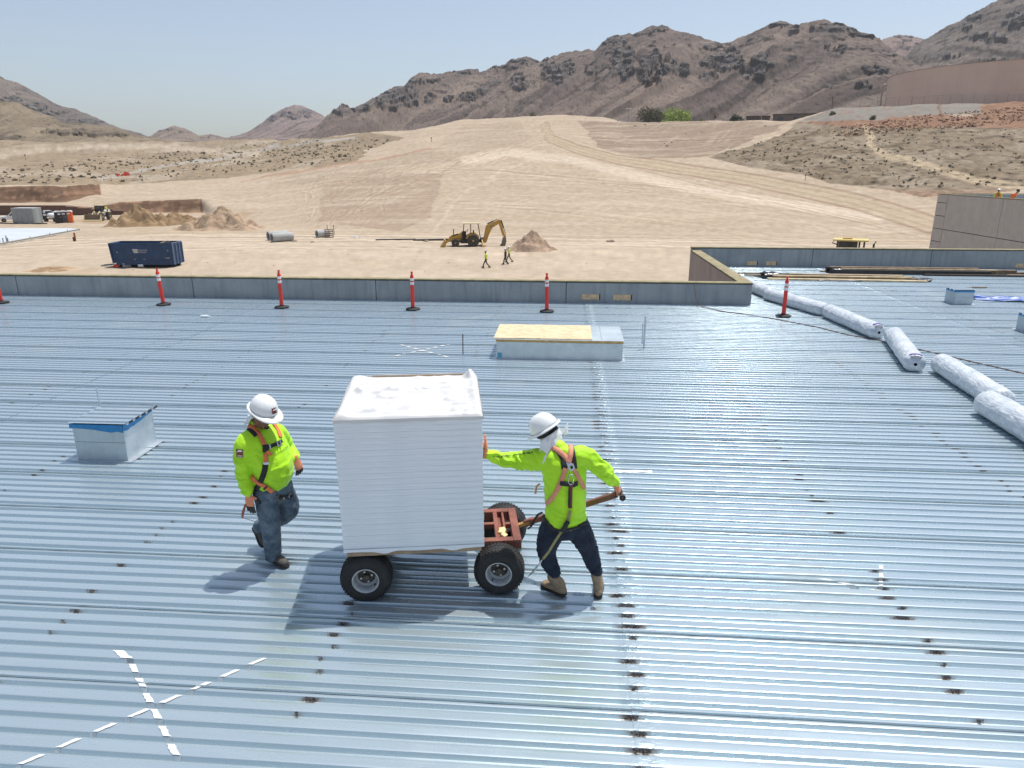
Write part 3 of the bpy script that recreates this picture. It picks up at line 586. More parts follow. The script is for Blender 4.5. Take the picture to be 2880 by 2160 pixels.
def galv_material():
    t = NT('galvanised_sheet'); p = t.obj(); n = t.noise(p, 3, 5, .6); f = t.noise(p, 40, 3)
    t.P('Base Color', t.mix(t.map(n, .3, .7), (.50, .56, .60), (.64, .68, .71))); t.P('Metallic', .75); t.P('Roughness', t.math('ADD', .36, t.math('MULTIPLY', n, .15))); t.P('Normal', t.bump(f, .05, .002)); return t.m
GALV = galv_material(); GALVD = pm('dull_galvanised', (.46, .53, .57), .5, .45, var=.08, scale=2)
BLUE = pm('blue_tape', (.012, .20, .46), .35, var=.12, scale=10); SCREW = pm('screw_steel', (.15, .16, .17), .4, .8)
OSBM = None
def osb_material():
    t = NT('strand_board'); p = t.obj(); m = t.n('Mapping'); m.inputs['Scale'].default_value = (9, 34, 20); t.set(m.inputs['Vector'], p)
    v = t.n('TexVoronoi'); t.set(v.inputs['Vector'], t.n('VectorMath', operation='ADD', i_0=m.outputs[0], i_1=(0, 0, 0)).outputs[0]); v.inputs['Scale'].default_value = 1.
    s = t.n('SeparateColor'); t.set(s.inputs[0], v.outputs['Color']); c = t.mix(s.outputs[0], (.60, .45, .27), (.76, .62, .42)); c = t.mix(t.math('MULTIPLY', t.map(s.outputs[1], .75, .95), .6), c, (.42, .25, .11))
    t.P('Base Color', c); t.P('Roughness', .8); t.P('Normal', t.bump(s.outputs[2], .3, .004)); return t.m
OSBM = osb_material()
# large skylight curb
k = thing('skylight_curb', 'long sheet-metal roof curb half covered by a strand board sheet', 'roof curb', (-.12, 14.83, 0))
def sq(a, b, y0, y1, z0, z1, bev=0): return MB().box(((a + b) / 2 + .12, (y0 + y1) / 2 - 14.83, (z0 + z1) / 2), (b - a, y1 - y0, z1 - z0), None, bev)
sq(-1.41, 1.17, 14.12, 14.16, 0, .355).build('front_panel', GALV, k); sq(-1.41, 1.17, 15.50, 15.54, 0, .355).build('rear_panel', GALV, k)
sq(-1.41, -1.37, 14.162, 15.498, 0, .355).build('side_panel', GALV, k); sq(1.13, 1.17, 14.162, 15.498, 0, .355).build('side_panel', GALV, k)
sq(-1.47, 1.23, 14.03, 15.60, .002, .006).build('base_flange', GALV, k)
nl = pm('nailer_wood', (.50, .33, .13), .75, var=.2, scale=12)
for y0, y1 in ((14.115, 14.155), (15.505, 15.545)): sq(-1.42, 1.18, y0, y1, .357, .40).build('timber_nailer', nl, k)
sq(-1.40, 1.16, 14.16, 15.50, .357, .398).build('timber_frame', nl, k)
sq(-1.435, 1.195, 14.13, 15.53, .402, .414, .003).build('metal_lid', GALVD, k); sq(.74, .744, 14.14, 15.52, .4142, .4175).build('lid_seam', SCREW, k)
sq(-1.465, .545, 14.17, 15.50, .4165, .432).build('strand_board', OSBM, k)
mb = MB()
for x in np.arange(-1.35, 1.15, .17):
    for z in (.05, .3): mb.lathe([(.006, 0), (.006, .004)], 6, (x + .12, 14.12 - 14.83, z), (0, -1, 0))
for z in np.arange(.03, .36, .06):
    for x in (-1.395, 1.155): mb.lathe([(.006, 0), (.006, .004)], 6, (x + .12, 14.12 - 14.83, z), (0, -1, 0))
tag(mb.build('screw_heads', SCREW, k), kind='stuff')
MB().box((-1.34 + .12, 14.115 - 14.83, .075), (.10, .006, .11)).build('blue_label', pm('pale_blue_label', (.12, .45, .62), .5), k)
for w, z in ((.05, .1), (.03, .06)): MB().box((-1.345 + .12, 14.1105 - 14.83, z), (w, .002, .022)).build('label_mark', SCREW, k)
# small square curbs with a piece of deck on top and blue tape
def small_curb(label, A, Bx, Cy, h, ang, tape, ribs, group='square metal roof curbs with blue tape'):
    t = thing('pipe_curb', label, 'roof curb', A, ang, group); w, d = Bx, Cy
    MB().box((w / 2, .01, h / 2), (w, .02, h)).build('front_panel', GALVD, t); MB().box((w / 2, d - .01, h / 2), (w, .02, h)).build('rear_panel', GALVD, t)
    MB().box((.01, d / 2, h / 2), (.02, d - .044, h)).build('side_panel', GALVD, t); MB().box((w - .01, d / 2, h / 2), (.02, d - .044, h)).build('side_panel', GALV, t)
    MB().box((w / 2, .004, h * .52), (w + .002, .012, .004)).build('panel_crease', SCREW, t)
    MB().box((w / 2, d / 2, .004), (w + .16, d + .1, .004)).build('base_flange', GALV, t)
    lid = link('deck_lid', None, t); lid.location = (-.05, -.015, h + .03)
    pr = []
    for q in range(ribs): pr += [(q * RIB + y, z) for y, z in rib_profile()]
    sc = (d + .05) / (ribs * RIB); P = np.array([[(x, y * sc, z * .85) for y, z in pr] for x in np.linspace(0, w + .08, 6)]); me = grid_mesh('deck_lid', P); me.materials.append(DECK)
    bpy.data.objects.remove(lid); link('deck_lid', me, t, None, (-.04, -.02, h + .034))
    for q in range(ribs): MB().prism([(q * RIB * sc + .112 * sc, -.002), (q * RIB * sc + .192 * sc, -.002), (q * RIB * sc + .2 * sc, -.03), (q * RIB * sc + .104 * sc, -.03)], 0, 0, .003).build('rib_end', RUB, t, loc=(w + .042, -.02, h + .034))
    # tape: uneven lower edge round the top
    def band(p, q, nrm, lo):
        P = []
        for i, l in enumerate(lo):
            f = i / (len(lo) - 1); x = p[0] + (q[0] - p[0]) * f; y = p[1] + (q[1] - p[1]) * f
            P.append([(x + nrm[0] * .006, y + nrm[1] * .006, h - l + .01), (x + nrm[0] * .009, y + nrm[1] * .009, h + .008), (x - nrm[0] * .015, y - nrm[1] * .015, h + .011)])
        return MB().grid(P).build('blue_tape', BLUE, t)
    band((-.035, 0), (w + .004, 0), (0, -1), tape[0]); band((w, -.004), (w, d + .04), (1, 0), tape[1]); band((0, d), (0, 0), (-1, 0), tape[1])
    return t
small_curb('square metal roof curb with ribbed lid and sagging blue tape, beside the walking man', (-6.51, 8.385, .002), .70, .70, .50, R(.5), ([.06, .055, .06, .066, .072, .085, .096, .108, .09, .11], [.08, .1, .085, .09, .08, .075, .06, .05, .04, .03]), 5)
small_curb('small square metal roof curb with neat blue tape, near the blue tarpaulin', (11.17, 21.19, .002), .52, .50, .39, R(4), ([.05] * 6, [.05] * 6), 3)
small_curb('metal roof curb with blue tape, cut off by the picture edge, nearer than the tarpaulin', (11.0, 17.3, .002), .6, .6, .39, R(2), ([.05] * 6, [.05] * 6), 4)
# rods and conduits
def rod(name, label, p, top, r, mat, cat):
    t = MB().tube([(0, 0, -.03), (top[0] - p[0], top[1] - p[1], top[2])], r, 10); o = t.build(name, mat, None, 40, loc=(p[0], p[1], 0)); tag(o, label, cat); return o
RUSTY = pm('rusty_iron', (.13, .065, .05), .8, var=.3, scale=20)
rod('steel_rod', 'thin rusty rod standing upright on the deck near the small painted cross', (-2.152, 14.44), (-2.148, 14.44, .43), .011, RUSTY, 'rod')
rod('conduit_pipe', 'taller grey conduit standing upright behind the end of the long curb', (1.71, 15.18), (1.708, 15.18, .72), .021, GALV, 'pipe')
rod('conduit_pipe', 'shorter thin grey conduit just behind the taller one', (1.719, 15.65), (1.715, 15.65, .46), .013, GALV, 'pipe')
rod('conduit_pipe', 'thin grey conduit behind the taped square curb, leaning a little', (-7.65, 10.58), (-7.665, 10.58, .312), .013, GALV, 'pipe')
for o, w in (((1.71, 15.18), .13), ((1.719, 15.65), .07)):
    pass
# insulation rolls
FILM = None
def film_material():
    t = NT('white_poly_film'); p = t.obj(); n = t.noise(p, 5, 6, .65, .8); t.P('Base Color', t.mix(t.map(n, .35, .7), (.50, .555, .61), (.70, .735, .77))); t.P('Roughness', .32)
    t.b.inputs['Subsurface Weight'].default_value = .0; m = t.n('Mapping'); m.inputs['Scale'].default_value = (1.2, 4, 4); t.set(m.inputs['Vector'], p)
    t.P('Normal', t.bump(t.noise(m.outputs[0], 3.2, 4, .55, 1.2), .60, .05)); return t.m
FILM = film_material(); PURPLE = pm('purple_print', (.10, .06, .30), .5); PRINT = pm('grey_print', (.22, .24, .28), .5)
def roll(label, a, b, r, seed, sticker):
    a = Vector((a[0], a[1], 0)); b = Vector((b[0], b[1], 0)); L = (b - a).length; t = thing('insulation_roll', label, 'insulation roll', a.to_tuple(), math.atan2((b - a).y, (b - a).x), 'plastic wrapped insulation rolls in a crooked row')
    n, m = 40, 96; P = np.zeros((m, n, 3)); th = np.linspace(0, 2 * np.pi, n, endpoint=False)
    for i in range(m):
        f = i / (m - 1); x = -.10 + f * (L + .2); e = min(x + .10, L + .1 - x); rr = r * (1 - (1 - min(1, max(0, e / .13))) ** 2.2) ** .5 if e < .13 else r
        rr = max(rr, .03); wob = 1 + .05 * fbm(np.cos(th) * 1.6 + x * 2.2, np.sin(th) * 1.6 + seed, 3, seed) + .028 * np.abs(perlin(th * 2.2 + x * 4, x * 5 - th * 1.5, seed + 3)); q = rr * wob
        z = r + q * np.sin(th); z = np.where(z < r * .22, r * .22 + (z - r * .22) * .35, z) - .02; P[i] = np.stack([np.full(n, x), q * np.cos(th) * 1.04, np.maximum(z, .004)], 1)
    P = np.concatenate([P, P[:, :1]], 1); me = grid_mesh('film_wrap', P)
    link('film_wrap', me, t, FILM)
    for xx, c in ((-.095, 1), (L + .095, -1))[:1 if sticker == 1 else 2]: MB().lathe([(.05, 0), (.03, .03), (.012, .05)], 8, (xx, 0, r * .95), (-c, 0, 0)).build('film_gather', FILM, t, True)
    if sticker == 1:
        def lab(i0, i1, j0, j1): return [[Vector(P[i, j]) + Vector((.004, 0, .004)) for j in range(j0, j1)] for i in range(i0, i1)]
        MB().grid(lab(m - 6, m - 3, 6, 15)).build('printed_label', PURPLE, t); MB().grid(lab(m - 3, m - 1, 6, 15)).build('printed_label', PRINT, t)
    if sticker == 2: MB().grid([[Vector(P[i, j]) + Vector((0, 0, .004)) for j in range(7, 13)] for i in range(38, 42)]).build('white_label', WBAND, t)
    return t
roll('crumpled white insulation roll touching the parapet corner, farthest of the row', (5.78, 24.0), (6.12, 21.75), .185, 1, 0)
roll('white insulation roll lying just behind the delineator post', (6.02, 21.55), (6.82, 19.2), .185, 2, 0)
roll('smooth white insulation roll with a printed end, nearer than the delineator post', (6.9, 18.95), (7.14, 16.55), .19, 3, 1)
roll('white insulation roll angled towards the deck with purple print on its end', (7.36, 16.2), (6.72, 13.75), .19, 4, 1)
roll('wrinkled white insulation roll, its near end tucked behind the nearest roll', (7.22, 13.75), (7.05, 11.45), .195, 5, 0)
roll('nearest white insulation roll of the row, cut off by the picture edge', (6.72, 11.25), (6.66, 8.9), .21, 6, 2)
# bundles of lumber
WOODS = [pm('grey_board', (.30, .24, .16), .8, var=.25, scale=4), pm('pale_board', (.52, .42, .27), .8, var=.2, scale=4), pm('brown_board', (.19, .13, .085), .8, var=.3, scale=4), pm('dark_board', (.045, .038, .035), .75, var=.3, scale=4)]
POLY = pm('black_poly', (.015, .016, .02), .3, bump=.6, bscale=9)
def bundle(label, boards, wraps, loc):
    t = thing('lumber_bundle', label, 'lumber', loc, 0, 'bundles of long lumber on the far roof')
    for x0, x1, y0, y1, z, w, h, m in boards: MB().bar((x0, y0, z + h / 2), (x1, y1, z + h / 2), w, h, bev=.004).build('board', WOODS[m], t)
    for c, sx, sy, sz, s in wraps:
        P = [[(c[0] + sx * (u - .5) + .06 * math.sin(9 * v + s), c[1] + sy * math.cos(v * 3.1416) * .5, c[2] + sz * math.sin(v * 3.1416) * (1 + .35 * float(perlin(u * 4 + s, v * 3, 3)))) for v in np.linspace(0, 1, 9)] for u in np.linspace(0, 1, 10)]
        MB().grid(P).build('black_plastic', POLY, t, True)
    return t
bundle('nearer lumber bundle of pale and grey planks with black plastic at its end', [(0, 5.3, 0, -.25, 0, .24, .05, 1), (-.05, 5.2, .28, .05, 0, .24, .09, 0), (.3, 5.1, .55, .30, 0, .2, .10, 2), (.2, 4.9, .15, .0, .092, .14, .04, 1), (-.9, 4.8, .62, .45, .1, .09, .045, 0), (.1, 4.7, .48, .20, .105, .2, .05, 0), (-.6, .3, .85, .8, .0, .1, .05, 0), (-.3, .2, .6, .52, .0, .1, .05, 1), (.4, 3.2, -.12, -.22, .0, .06, .02, 1)],
       [((.12, .4, 0), .5, .55, .22, 1), ((.5, .38, .02), .6, .5, .15, 4), ((5.25, 0.02, 0), .5, .5, .10, 2), ((2.4, -.2, 0), 1.4, .2, .05, 5)], (7.1, 25.75, .002))
bundle('farther lumber bundle of dark brown beams close to the far parapet', [(0, 5.6, 0, -.1, 0, .2, .16, 3), (.05, 6.6, .25, .12, 0, .2, .18, 2), (.35, 5.9, .1, .0, .162, .12, .035, 1), (-.05, 5.2, .45, .35, .0, .16, .2, 3), (0, 5.3, .24, .15, .184, .22, .05, 2), (3.2, 7.3, -.28, -.35, 0, .12, .06, 3), (5.6, 9.8, .1, .0, 0, .14, .11, 2), (6.2, 9.6, -.12, -.2, 0, .1, .05, 0)],
       [((.12, .15, 0), .3, .6, .22, 1)], (9.85, 27.4, .002))
o = MB().bar((9.6, 27.85, .03), (10.4, 27.83, .03), .1, .045).build('loose_board', WOODS[0]); tag(o, 'short loose board lying between the lumber and the far parapet', 'board')
o = MB().bar((13.3, 24.3, .03), (13.75, 24.33, .03), .07, .03).build('loose_board', WOODS[2]); tag(o, 'small dark offcut lying alone on the far roof deck', 'board')
# rope and tarpaulin, paper, bottle
rp = [(3.62, 20.52, .64), (3.62, 20.5, .62), (3.66, 20.38, .3), (3.75, 20.25, .03), (4.29, 19.56, .012), (5.01, 19.07, .012), (5.64, 18.4, .012), (6.2, 17.7, .012), (6.65, 16.86, .012), (7.1, 16.4, .014), (7.46, 15.84, .012), (7.97, 15.02, .012), (8.3, 14.45, .012), (8.76, 13.75, .012), (9.6, 12.6, .012), (11, 11.2, .012)]
tag(MB().tube(rp, .011, 6).build('rope', pm('brown_rope', (.16, .10, .085), .9)), 'thin brown rope hung over the parapet and running along the deck past the rolls', 'rope')
TARP = pm('blue_tarp', (.05, .13, .42), .4, var=.25, scale=5, bump=.5, bscale=6)
P = [[(12.2 + 3.2 * u, 22.15 - .55 * u + (v - .5) * (.25 + .75 * u ** .6), .012 + .05 * abs(float(fbm(u * 5, v * 3, 3, 8))) * (1 + u) + .09 * math.exp(-((v - .5) * 5) ** 2) * (1 - .6 * u)) for v in np.linspace(0, 1, 16)] for u in np.linspace(0, 1, 40)]
tag(MB().grid(P).build('blue_tarpaulin', TARP, None, True), 'blue tarpaulin spread flat beside a small curb on the far roof', 'tarpaulin')
a = G(1729, 1326); b = G(1834, 1327)
tag(MB().grid([[a.lerp(b, u) + Vector((0, .035 * v, .006 + .004 * math.sin(u * 12 + v))) for v in (-1, 0, 1)] for u in np.linspace(0, 1, 14)]).build('paper_strip', pm('white_paper', (.8, .8, .78), .7)), 'white paper strip stuck to the deck behind the man with the handle', 'paper')
b = G(576, 893); t = thing('plastic_bottle', 'clear plastic water bottle lying on the deck near a lap of sheets', 'bottle', (b.x, b.y, .035), .1)
MB().lathe([(.0, 0), (.032, .004), (.034, .1), (.033, .17), (.014, .21), (.014, .225)], 12, (-.1, 0, 0), (1, 0, 0)).build('bottle_body', pm('clear_plastic', (.75, .8, .82), .15), t, 50); MB().lathe([(.016, 0), (.016, .018)], 10, (.125, 0, 0), (1, 0, 0)).build('bottle_cap', WBAND, t)
# sprayed marks: paint only on the tops of the ribs, with ragged edges
PAINT2 = pm('thin_spray_paint', (.60, .63, .65), .6, .2, var=.2, scale=30)
PAINT = pm('white_spray_paint', (.70, .71, .70), .7, var=.05, scale=30)
def spray(label, strokes, cat='painted mark'):
    rnd = random.Random(len(label)); c_ = G(*strokes[0][0]); t = thing('spray_paint_mark', label, cat, (c_.x, c_.y, 0))
    for k_, ((x0, y0), (x1, y1), w) in enumerate(strokes):
        mb = MB(); zp = .0042 + .0007 * k_
        a = G(x0, y0); b = G(x1, y1); ya, yb = min(a.y, b.y), max(a.y, b.y); dx = (b.x - a.x) / ((b.y - a.y) or 1e-3); hw = w / 2 * math.hypot(1, dx)
        hw = min(hw, .5)
        for i in range(int(math.floor((ya - .05) / RIB)), int(math.ceil((yb + .05) / RIB)) + 1):
            wy = i * RIB + (Y0 % RIB) + .0968
            if ya < wy < yb:
                mb.m = 1; x = a.x + dx * (wy - a.y) - c_.x; mb.grid([[(x - hw * .95 + s_ * hw * 1.9, wy - c_.y, -.0345), (x - hw * .95 + s_ * hw * 1.9, wy + .0086 - c_.y, .0)] for s_ in (0, .5, 1)]); mb.m = 0
            l0, l1 = max(ya, i * RIB + .0016 - .0445 + (Y0 % RIB)), min(yb, i * RIB - .0016 + .0445 + (Y0 % RIB))
            if l1 - l0 < .01: continue
            L = []; Rr = []
            for q in np.linspace(l0, l1, 6):
                x = a.x + dx * (q - a.y); L.append((x - hw * (1 + rnd.uniform(-.22, .22)), q, zp)); Rr.append((x + hw * (1 + rnd.uniform(-.22, .22)), q, zp))
            L, Rr = ([(p[0] - c_.x, p[1] - c_.y, p[2]) for p in e] for e in (L, Rr)); mb.grid([L, [((p[0] + q[0]) / 2, p[1], zp) for p, q in zip(L, Rr)], Rr])
        mb.build('paint_stroke', [PAINT, PAINT2], t)
    return t
spray('large white cross sprayed across the nearest deck ribs', [((320, 1818), (372, 1866), .05), ((360, 1846), (500, 2135), .04), ((745, 1852), (35, 2160), .03)])
spray('small white cross sprayed on the deck before the rusty rod', [((1128, 970), (1262, 1005), .05), ((1105, 1003), (1262, 969), .05)])
spray('faint white corner mark sprayed with a short upright stroke, beside a row of weld burns', [((2478, 1590), (2478, 1661), .035), ((2280, 1622), (2470, 1662), .03)])
spray('thin white dash sprayed on the far deck past the rolls', [((2622, 946), (2690, 949), .05)])

# =================================================================== CART WITH THE STACK OF INSULATION BOARDS
IRON = pm('red_iron', (.235, .080, .055), .55, .15, var=.22, scale=6, dirt=(.22, .13, .09, .6), bump=.15)
TYRE = pm('tyre_rubber', (.020, .020, .021), .72, var=.2, scale=12, dirt=(.07, .065, .06, .35)); RIM = pm('pale_rim', (.50, .53, .54), .5, .1, var=.12, scale=9, dirt=(.16, .13, .10, .6))
HUB = pm('dusty_hub', (.11, .09, .075), .7, .3, var=.3, scale=25); NUT = pm('lug_nut', (.62, .62, .60), .3, .9)
CO, CA = Vector((-1.214, 6.046, 0)), R(9.5)
cart = thing('hand_cart', 'rusty red four-wheeled hand cart carrying the tall white stack', 'cart', CO, CA)
def cb(u0, u1, v0, v1, z0, z1, b=.004): return MB().box(((u0 + u1) / 2, (v0 + v1) / 2, (z0 + z1) / 2), (u1 - u0, v1 - v0, z1 - z0), None, b)
for v0, v1 in ((-.325, -.255), (.255, .325)): cb(-.70, .735, v0, v1, .375, .47).build('side_rail', IRON, cart)
for u0, u1 in ((-.77, -.70), (.735, .81)): cb(u0, u1, -.325, .325, .375, .47).build('end_rail', IRON, cart)
for u in (-.5, -.1, .25):
    cb(u, u + .06, -.255, .255, .385, .465).build('cross_beam', IRON, cart)
ch = cb(.575, .618, -.255, .255, .40, .466); ch.box((.64, 0, .405), (.044, .51, .01)); ch.box((.672, 0, .43), (.02, .51, .066)); ch.build('cross_beam', IRON, cart)
mb = MB(); mb.box((.42, .03, .44), (.31, .045, .05)); mb.build('stringer', IRON, cart); cb(.682, .735, .01, .05, .41, .46).build('stringer', IRON, cart)
for u, k in ((-.61, 0), (.65, .043)):
    MB().tube([(u - k, -.33, .228), (u + k, .33, .228)], .022, 12).build('axle', IRON, cart, 40); cb(u - .05, u + .05, -.26, .26, .25, .372).build('axle_mount', IRON, cart)
cb(.56, .66, -.345, -.327, .36, .42).build('weld_tab', IRON, cart)
def wheel_parts():
    w = MB().lathe([(.118, -.095), (.15, -.104), (.19, -.104), (.213, -.09), (.224, -.066), (.228, -.03), (.2285, 0), (.228, .03), (.224, .066), (.213, .09), (.19, .104), (.15, .104), (.118, .095), (.112, .0)], 48, axis=(0, 1, 0), cap=False); w.add([], [])
    me = w.mesh('tyre', 45); me.materials.append(TYRE); o = link('tyre', me, None)
    tr = MB()
    for k in range(44):
        for s in (-1, 1):
            a = 2 * math.pi * (k + .25 * s) / 44
            for y0, y1, da, r in ((.008, .036, .03, .2305), (.042, .072, .02, .228), (.078, .100, .0, .216)):
                A = Vector((math.cos(a + da) * r, s * y0, math.sin(a + da) * r)); B = Vector((math.cos(a + da + .05) * (r - .002 if y1 < .09 else .196), s * y1, math.sin(a + da + .05) * (r - .002 if y1 < .09 else .196)))
                tr.bar(A, B, .016, .007, up=((A + B) / 2 * 1.).to_tuple())
    t = tr.build('tread_blocks', TYRE, o, fixn=False); t['kind'] = 'stuff'
    r = MB().lathe([(.118, -.098), (.121, -.103), (.114, -.105), (.107, -.096), (.102, -.06), (.098, -.02), (.080, -.005), (.078, .02), (.0, .02)], 40, axis=(0, 1, 0), cap=False).build('rim', RIM, o, 40)
    h = MB().lathe([(.072, -.004), (.07, -.012), (.062, -.016), (.034, -.02), (.032, -.06), (.022, -.066), (.0, -.066)], 24, axis=(0, 1, 0), cap=False).build('hub', HUB, o, 40)
    for k in range(4): a = k * math.pi / 2 + .6; MB().lathe([(.011, -.016), (.011, -.034), (.0, -.036)], 6, (math.cos(a) * .05, 0, math.sin(a) * .05), (0, 1, 0), cap=False).build('lug_nut', NUT, o)
    MB().lathe([(.007, -.06), (.006, -.085), (0, -.086)], 8, (.088, 0, -.03), (0, 1, 0), cap=False).build('valve_stem', RUB, o)
    return o
w0 = wheel_parts()
for i, (u, v, rz, s) in enumerate(((-.61, -.415, 0, .3), (.596, -.411, -.13, 1.9), (-.61, .415, math.pi, .9), (.704, .411, math.pi - .13, 2.4))):
    o = w0 if i == 0 else copy_tree(w0); o.parent = cart; o.location = (u, v, .231); o.rotation_euler = (0, s, rz)
# tongue with T grip
ci = Matrix.Rotation(-CA, 3, 'Z'); tip = ci @ (Vector((.524, 5.806, 1.0)) - CO); base = Vector((.80, 0, .44)); dr = (tip - base).normalized()
tg = MB().bar(base + dr * .13, tip - dr * .04, .05, .05, bev=.004).build('tongue', IRON, cart)
hl = MB()
for f in (.55, .67, .79, .91):
    p = base.lerp(tip, f); hl.lathe([(.009, 0), (.009, .003)], 10, p + Vector((.0, -.0255, 0)), (0, -1, 0))
hl.build('bolt_holes', BLACK, tg)
YEL = pm('worn_yellow_bracket', (.42, .24, .08), .6, .2, var=.3, scale=20)
MB().bar(base - dr * .03, base + dr * .16, .07, .03, bev=.003).build('hinge_bracket', YEL, cart); MB().bar(base + dr * .1, base + dr * .2, .062, .062, bev=.003).build('tongue_socket', IRON, cart)
MB().tube([tip + Vector((0, -.052, -.012)), tip + Vector((0, .09, .01))], .02, 12).build('grip', RUB, cart, 40); MB().lathe([(.028, 0), (.028, .02), (.016, .022), (.016, .006), (0, .006)], 14, tip + Vector((0, -.072, -.015)), (0, 1, 0), cap=False).build('grip_ring', HUB, cart, 40)
FRESH = pm('fresh_wood', (.78, .58, .30), .8, var=.12, scale=20)
for k, (u, v, z, rz, s, lab) in enumerate([(.645, -.12, .455, .3, (.06, .045, .03), 'small pale wood offcut in the cart channel, farthest of the three'), (.64, -.175, .46, -.4, (.065, .05, .035), 'pale wood offcut wedged in the middle of the cart channel'), (.655, -.225, .452, .8, (.05, .05, .03), 'small pale wood offcut in the cart channel, closest to the near wheel')]):
    o = MB().box((0, 0, 0), s, Matrix.Rotation(.25, 3, 'X'), .003).build('wood_block', FRESH, None, False, CO + Matrix.Rotation(CA, 3, 'Z') @ Vector((u, v, z + .015)), (0, 0, CA + rz)); tag(o, lab, 'wood block', 'wood offcuts on the cart')

FOAM = None
def foam_material():
    t = NT('white_foam_board'); p = t.obj(); m = t.n('Mapping'); m.inputs['Scale'].default_value = (1, 1, 14); t.set(m.inputs['Vector'], p)
    a = t.noise(m.outputs[0], 4, 6, .6); s = t.noise(p, 16, 4, .7); c = t.mix(t.map(a, .3, .7), (.70, .75, .80), (.78, .82, .86)); c = t.mix(t.math('MULTIPLY', t.map(s, .66, .8), .5), c, (.40, .38, .36))
    t.P('Base Color', c); t.P('Roughness', .5); t.P('Normal', t.bump(a, .12, .006)); return t.m
FOAM = foam_material(); WRAP = None
def wrap_material():
    t = NT('white_wrap'); p = t.obj(); n = t.noise(p, 7, 5, .6, .5); t.P('Base Color', t.mix(n, (.58, .585, .59), (.64, .64, .64))); t.P('Roughness', .42); t.P('Normal', t.bump(t.noise(p, 8, 3, .5, 1.), .18, .012)); return t.m
WRAP = wrap_material(); KRAFT = pm('kraft_board', (.40, .29, .19), .85, var=.15, scale=5); KRAFT2 = pm('kraft_bottom', (.34, .25, .165), .85, var=.15, scale=5)
st = thing('insulation_stack', 'tall cube of white insulation boards in plastic wrap on the cart', 'insulation stack', CO + Vector((0, 0, .472)), CA)
BU0, BU1, BV0, BV1 = -.785, .455, -.50, .71
MB().box(((BU0 + BU1) / 2, (BV0 + BV1) / 2, .0215), (BU1 - BU0 - .05, BV1 - BV0 - .014, .042)).build('bottom_board', KRAFT2, st)
NB = 23; hb = (1.745 - .472 - .044) / NB; rnd = random.Random(2)
bm_ = [MB().box((0, 0, 0), (BU1 - BU0, BV1 - BV0, hb - .0004), None, .0016).mesh('insulation_board') for _ in range(1)][0]; bm_.materials.append(FOAM)
for k in range(NB):
    o = link('insulation_board', bm_, st, None, ((BU0 + BU1) / 2 + rnd.uniform(-.0025, .0025) - .004 * (k / NB), (BV0 + BV1) / 2 + rnd.uniform(-.0012, .0012), .044 + hb * (k + .5)), (0, 0, rnd.uniform(-.001, .001)))
zt = 1.745 - .472
def wrap_top():
    n, m = 90, 80; P = np.zeros((n, m, 3)); U = np.linspace(0, 1, n); V = np.linspace(0, 1, m); a, b = np.meshgrid(U, V, indexing='ij')
    x = BU0 - .006 + a * (BU1 - BU0 + .012); y = BV0 - .006 + b * (BV1 - BV0 + .012); e = np.minimum(np.minimum(a, 1 - a), np.minimum(b, 1 - b) * .95)
    rim = np.exp(-((e - .035) / .03) ** 2); w = 1.3 * fbm(a * 1.8 + .5 * fbm(a * 2, b * 2, 2, 5), b * 4, 3, 17, .45); r1 = 1 - np.abs(fbm(a * 1.6 + b * 1.2, b * 5 - a * 1.5, 2, 23)) * 2.8
    z = zt + .012 + .022 * rim + (.026 * w + .045 * np.clip(r1, 0, 1) ** 2) * sstep(.0, .12, e) + .03 * np.exp(-((b - .62 - .05 * np.sin(a * 7)) / .035) ** 2) * sstep(.1, .3, a) * sstep(.75, .55, a)
    cor = np.exp(-(((a - .94) / .035) ** 2 + ((b - .96) / .05) ** 2)); z = z + .065 * cor * (1 + .4 * perlin(a * 40, b * 40, 3)); z = z + .03 * np.exp(-(((a - .07) / .06) ** 2 + ((b - .95) / .06) ** 2)) + .022 * np.exp(-(((a - .05) / .07) ** 2 + ((b - .07) / .06) ** 2)) + .02 * np.exp(-(((a - .9) / .1) ** 2 + ((b - .1) / .07) ** 2)) * (1 + perlin(a * 25, b * 25, 9))
    z = np.where(e < .004, zt - .002, z); P[..., 0] = x; P[..., 1] = y; P[..., 2] = z
    link('plastic_wrap', grid_mesh('plastic_wrap', P), st, WRAP)
wrap_top()
def skirt(p, q, nrm, top, lo):
    """film folded down over the side of the stack, lower edge uneven"""
    P = []
    for i, l in enumerate(lo):
        f = i / (len(lo) - 1); x = p[0] + (q[0] - p[0]) * f; y = p[1] + (q[1] - p[1]) * f
        P.append([(x + nrm[0] * (.0065 + .002 * math.sin(9 * f + j)), y + nrm[1] * (.0065 + .002 * math.sin(9 * f + j)), top - (top - l) * j / 3) for j in range(4)])
    return MB().grid(P)
n = 30; wv = [zt - .018 + .003 * math.sin(i * .9) for i in range(n)]
skirt((BU0 - .004, BV0), (BU1 + .004, BV0), (0, -1), zt + .012, wv).build('plastic_wrap', WRAP, st, True, fixn=False)
skirt((BU1, BV0 - .004), (BU1, BV1 + .004), (1, 0), zt + .012, wv).build('plastic_wrap', WRAP, st, True, fixn=False)
skirt((BU0, BV1 + .004), (BU0, BV0 - .004), (-1, 0), zt + .012, wv).build('plastic_wrap', WRAP, st, True, fixn=False)
lo = [.044 + .003 * math.sin(i * .7) - (.020 if i in (8, 9, 22, 23) else .008 if i in (7, 10, 21, 24) else 0) for i in range(n)]
skirt((BU0, BV0 + .0), (BU1, BV0 + .0), (0, -1), .075, lo).build('wrap_hem', FOAM, st, True, fixn=False)
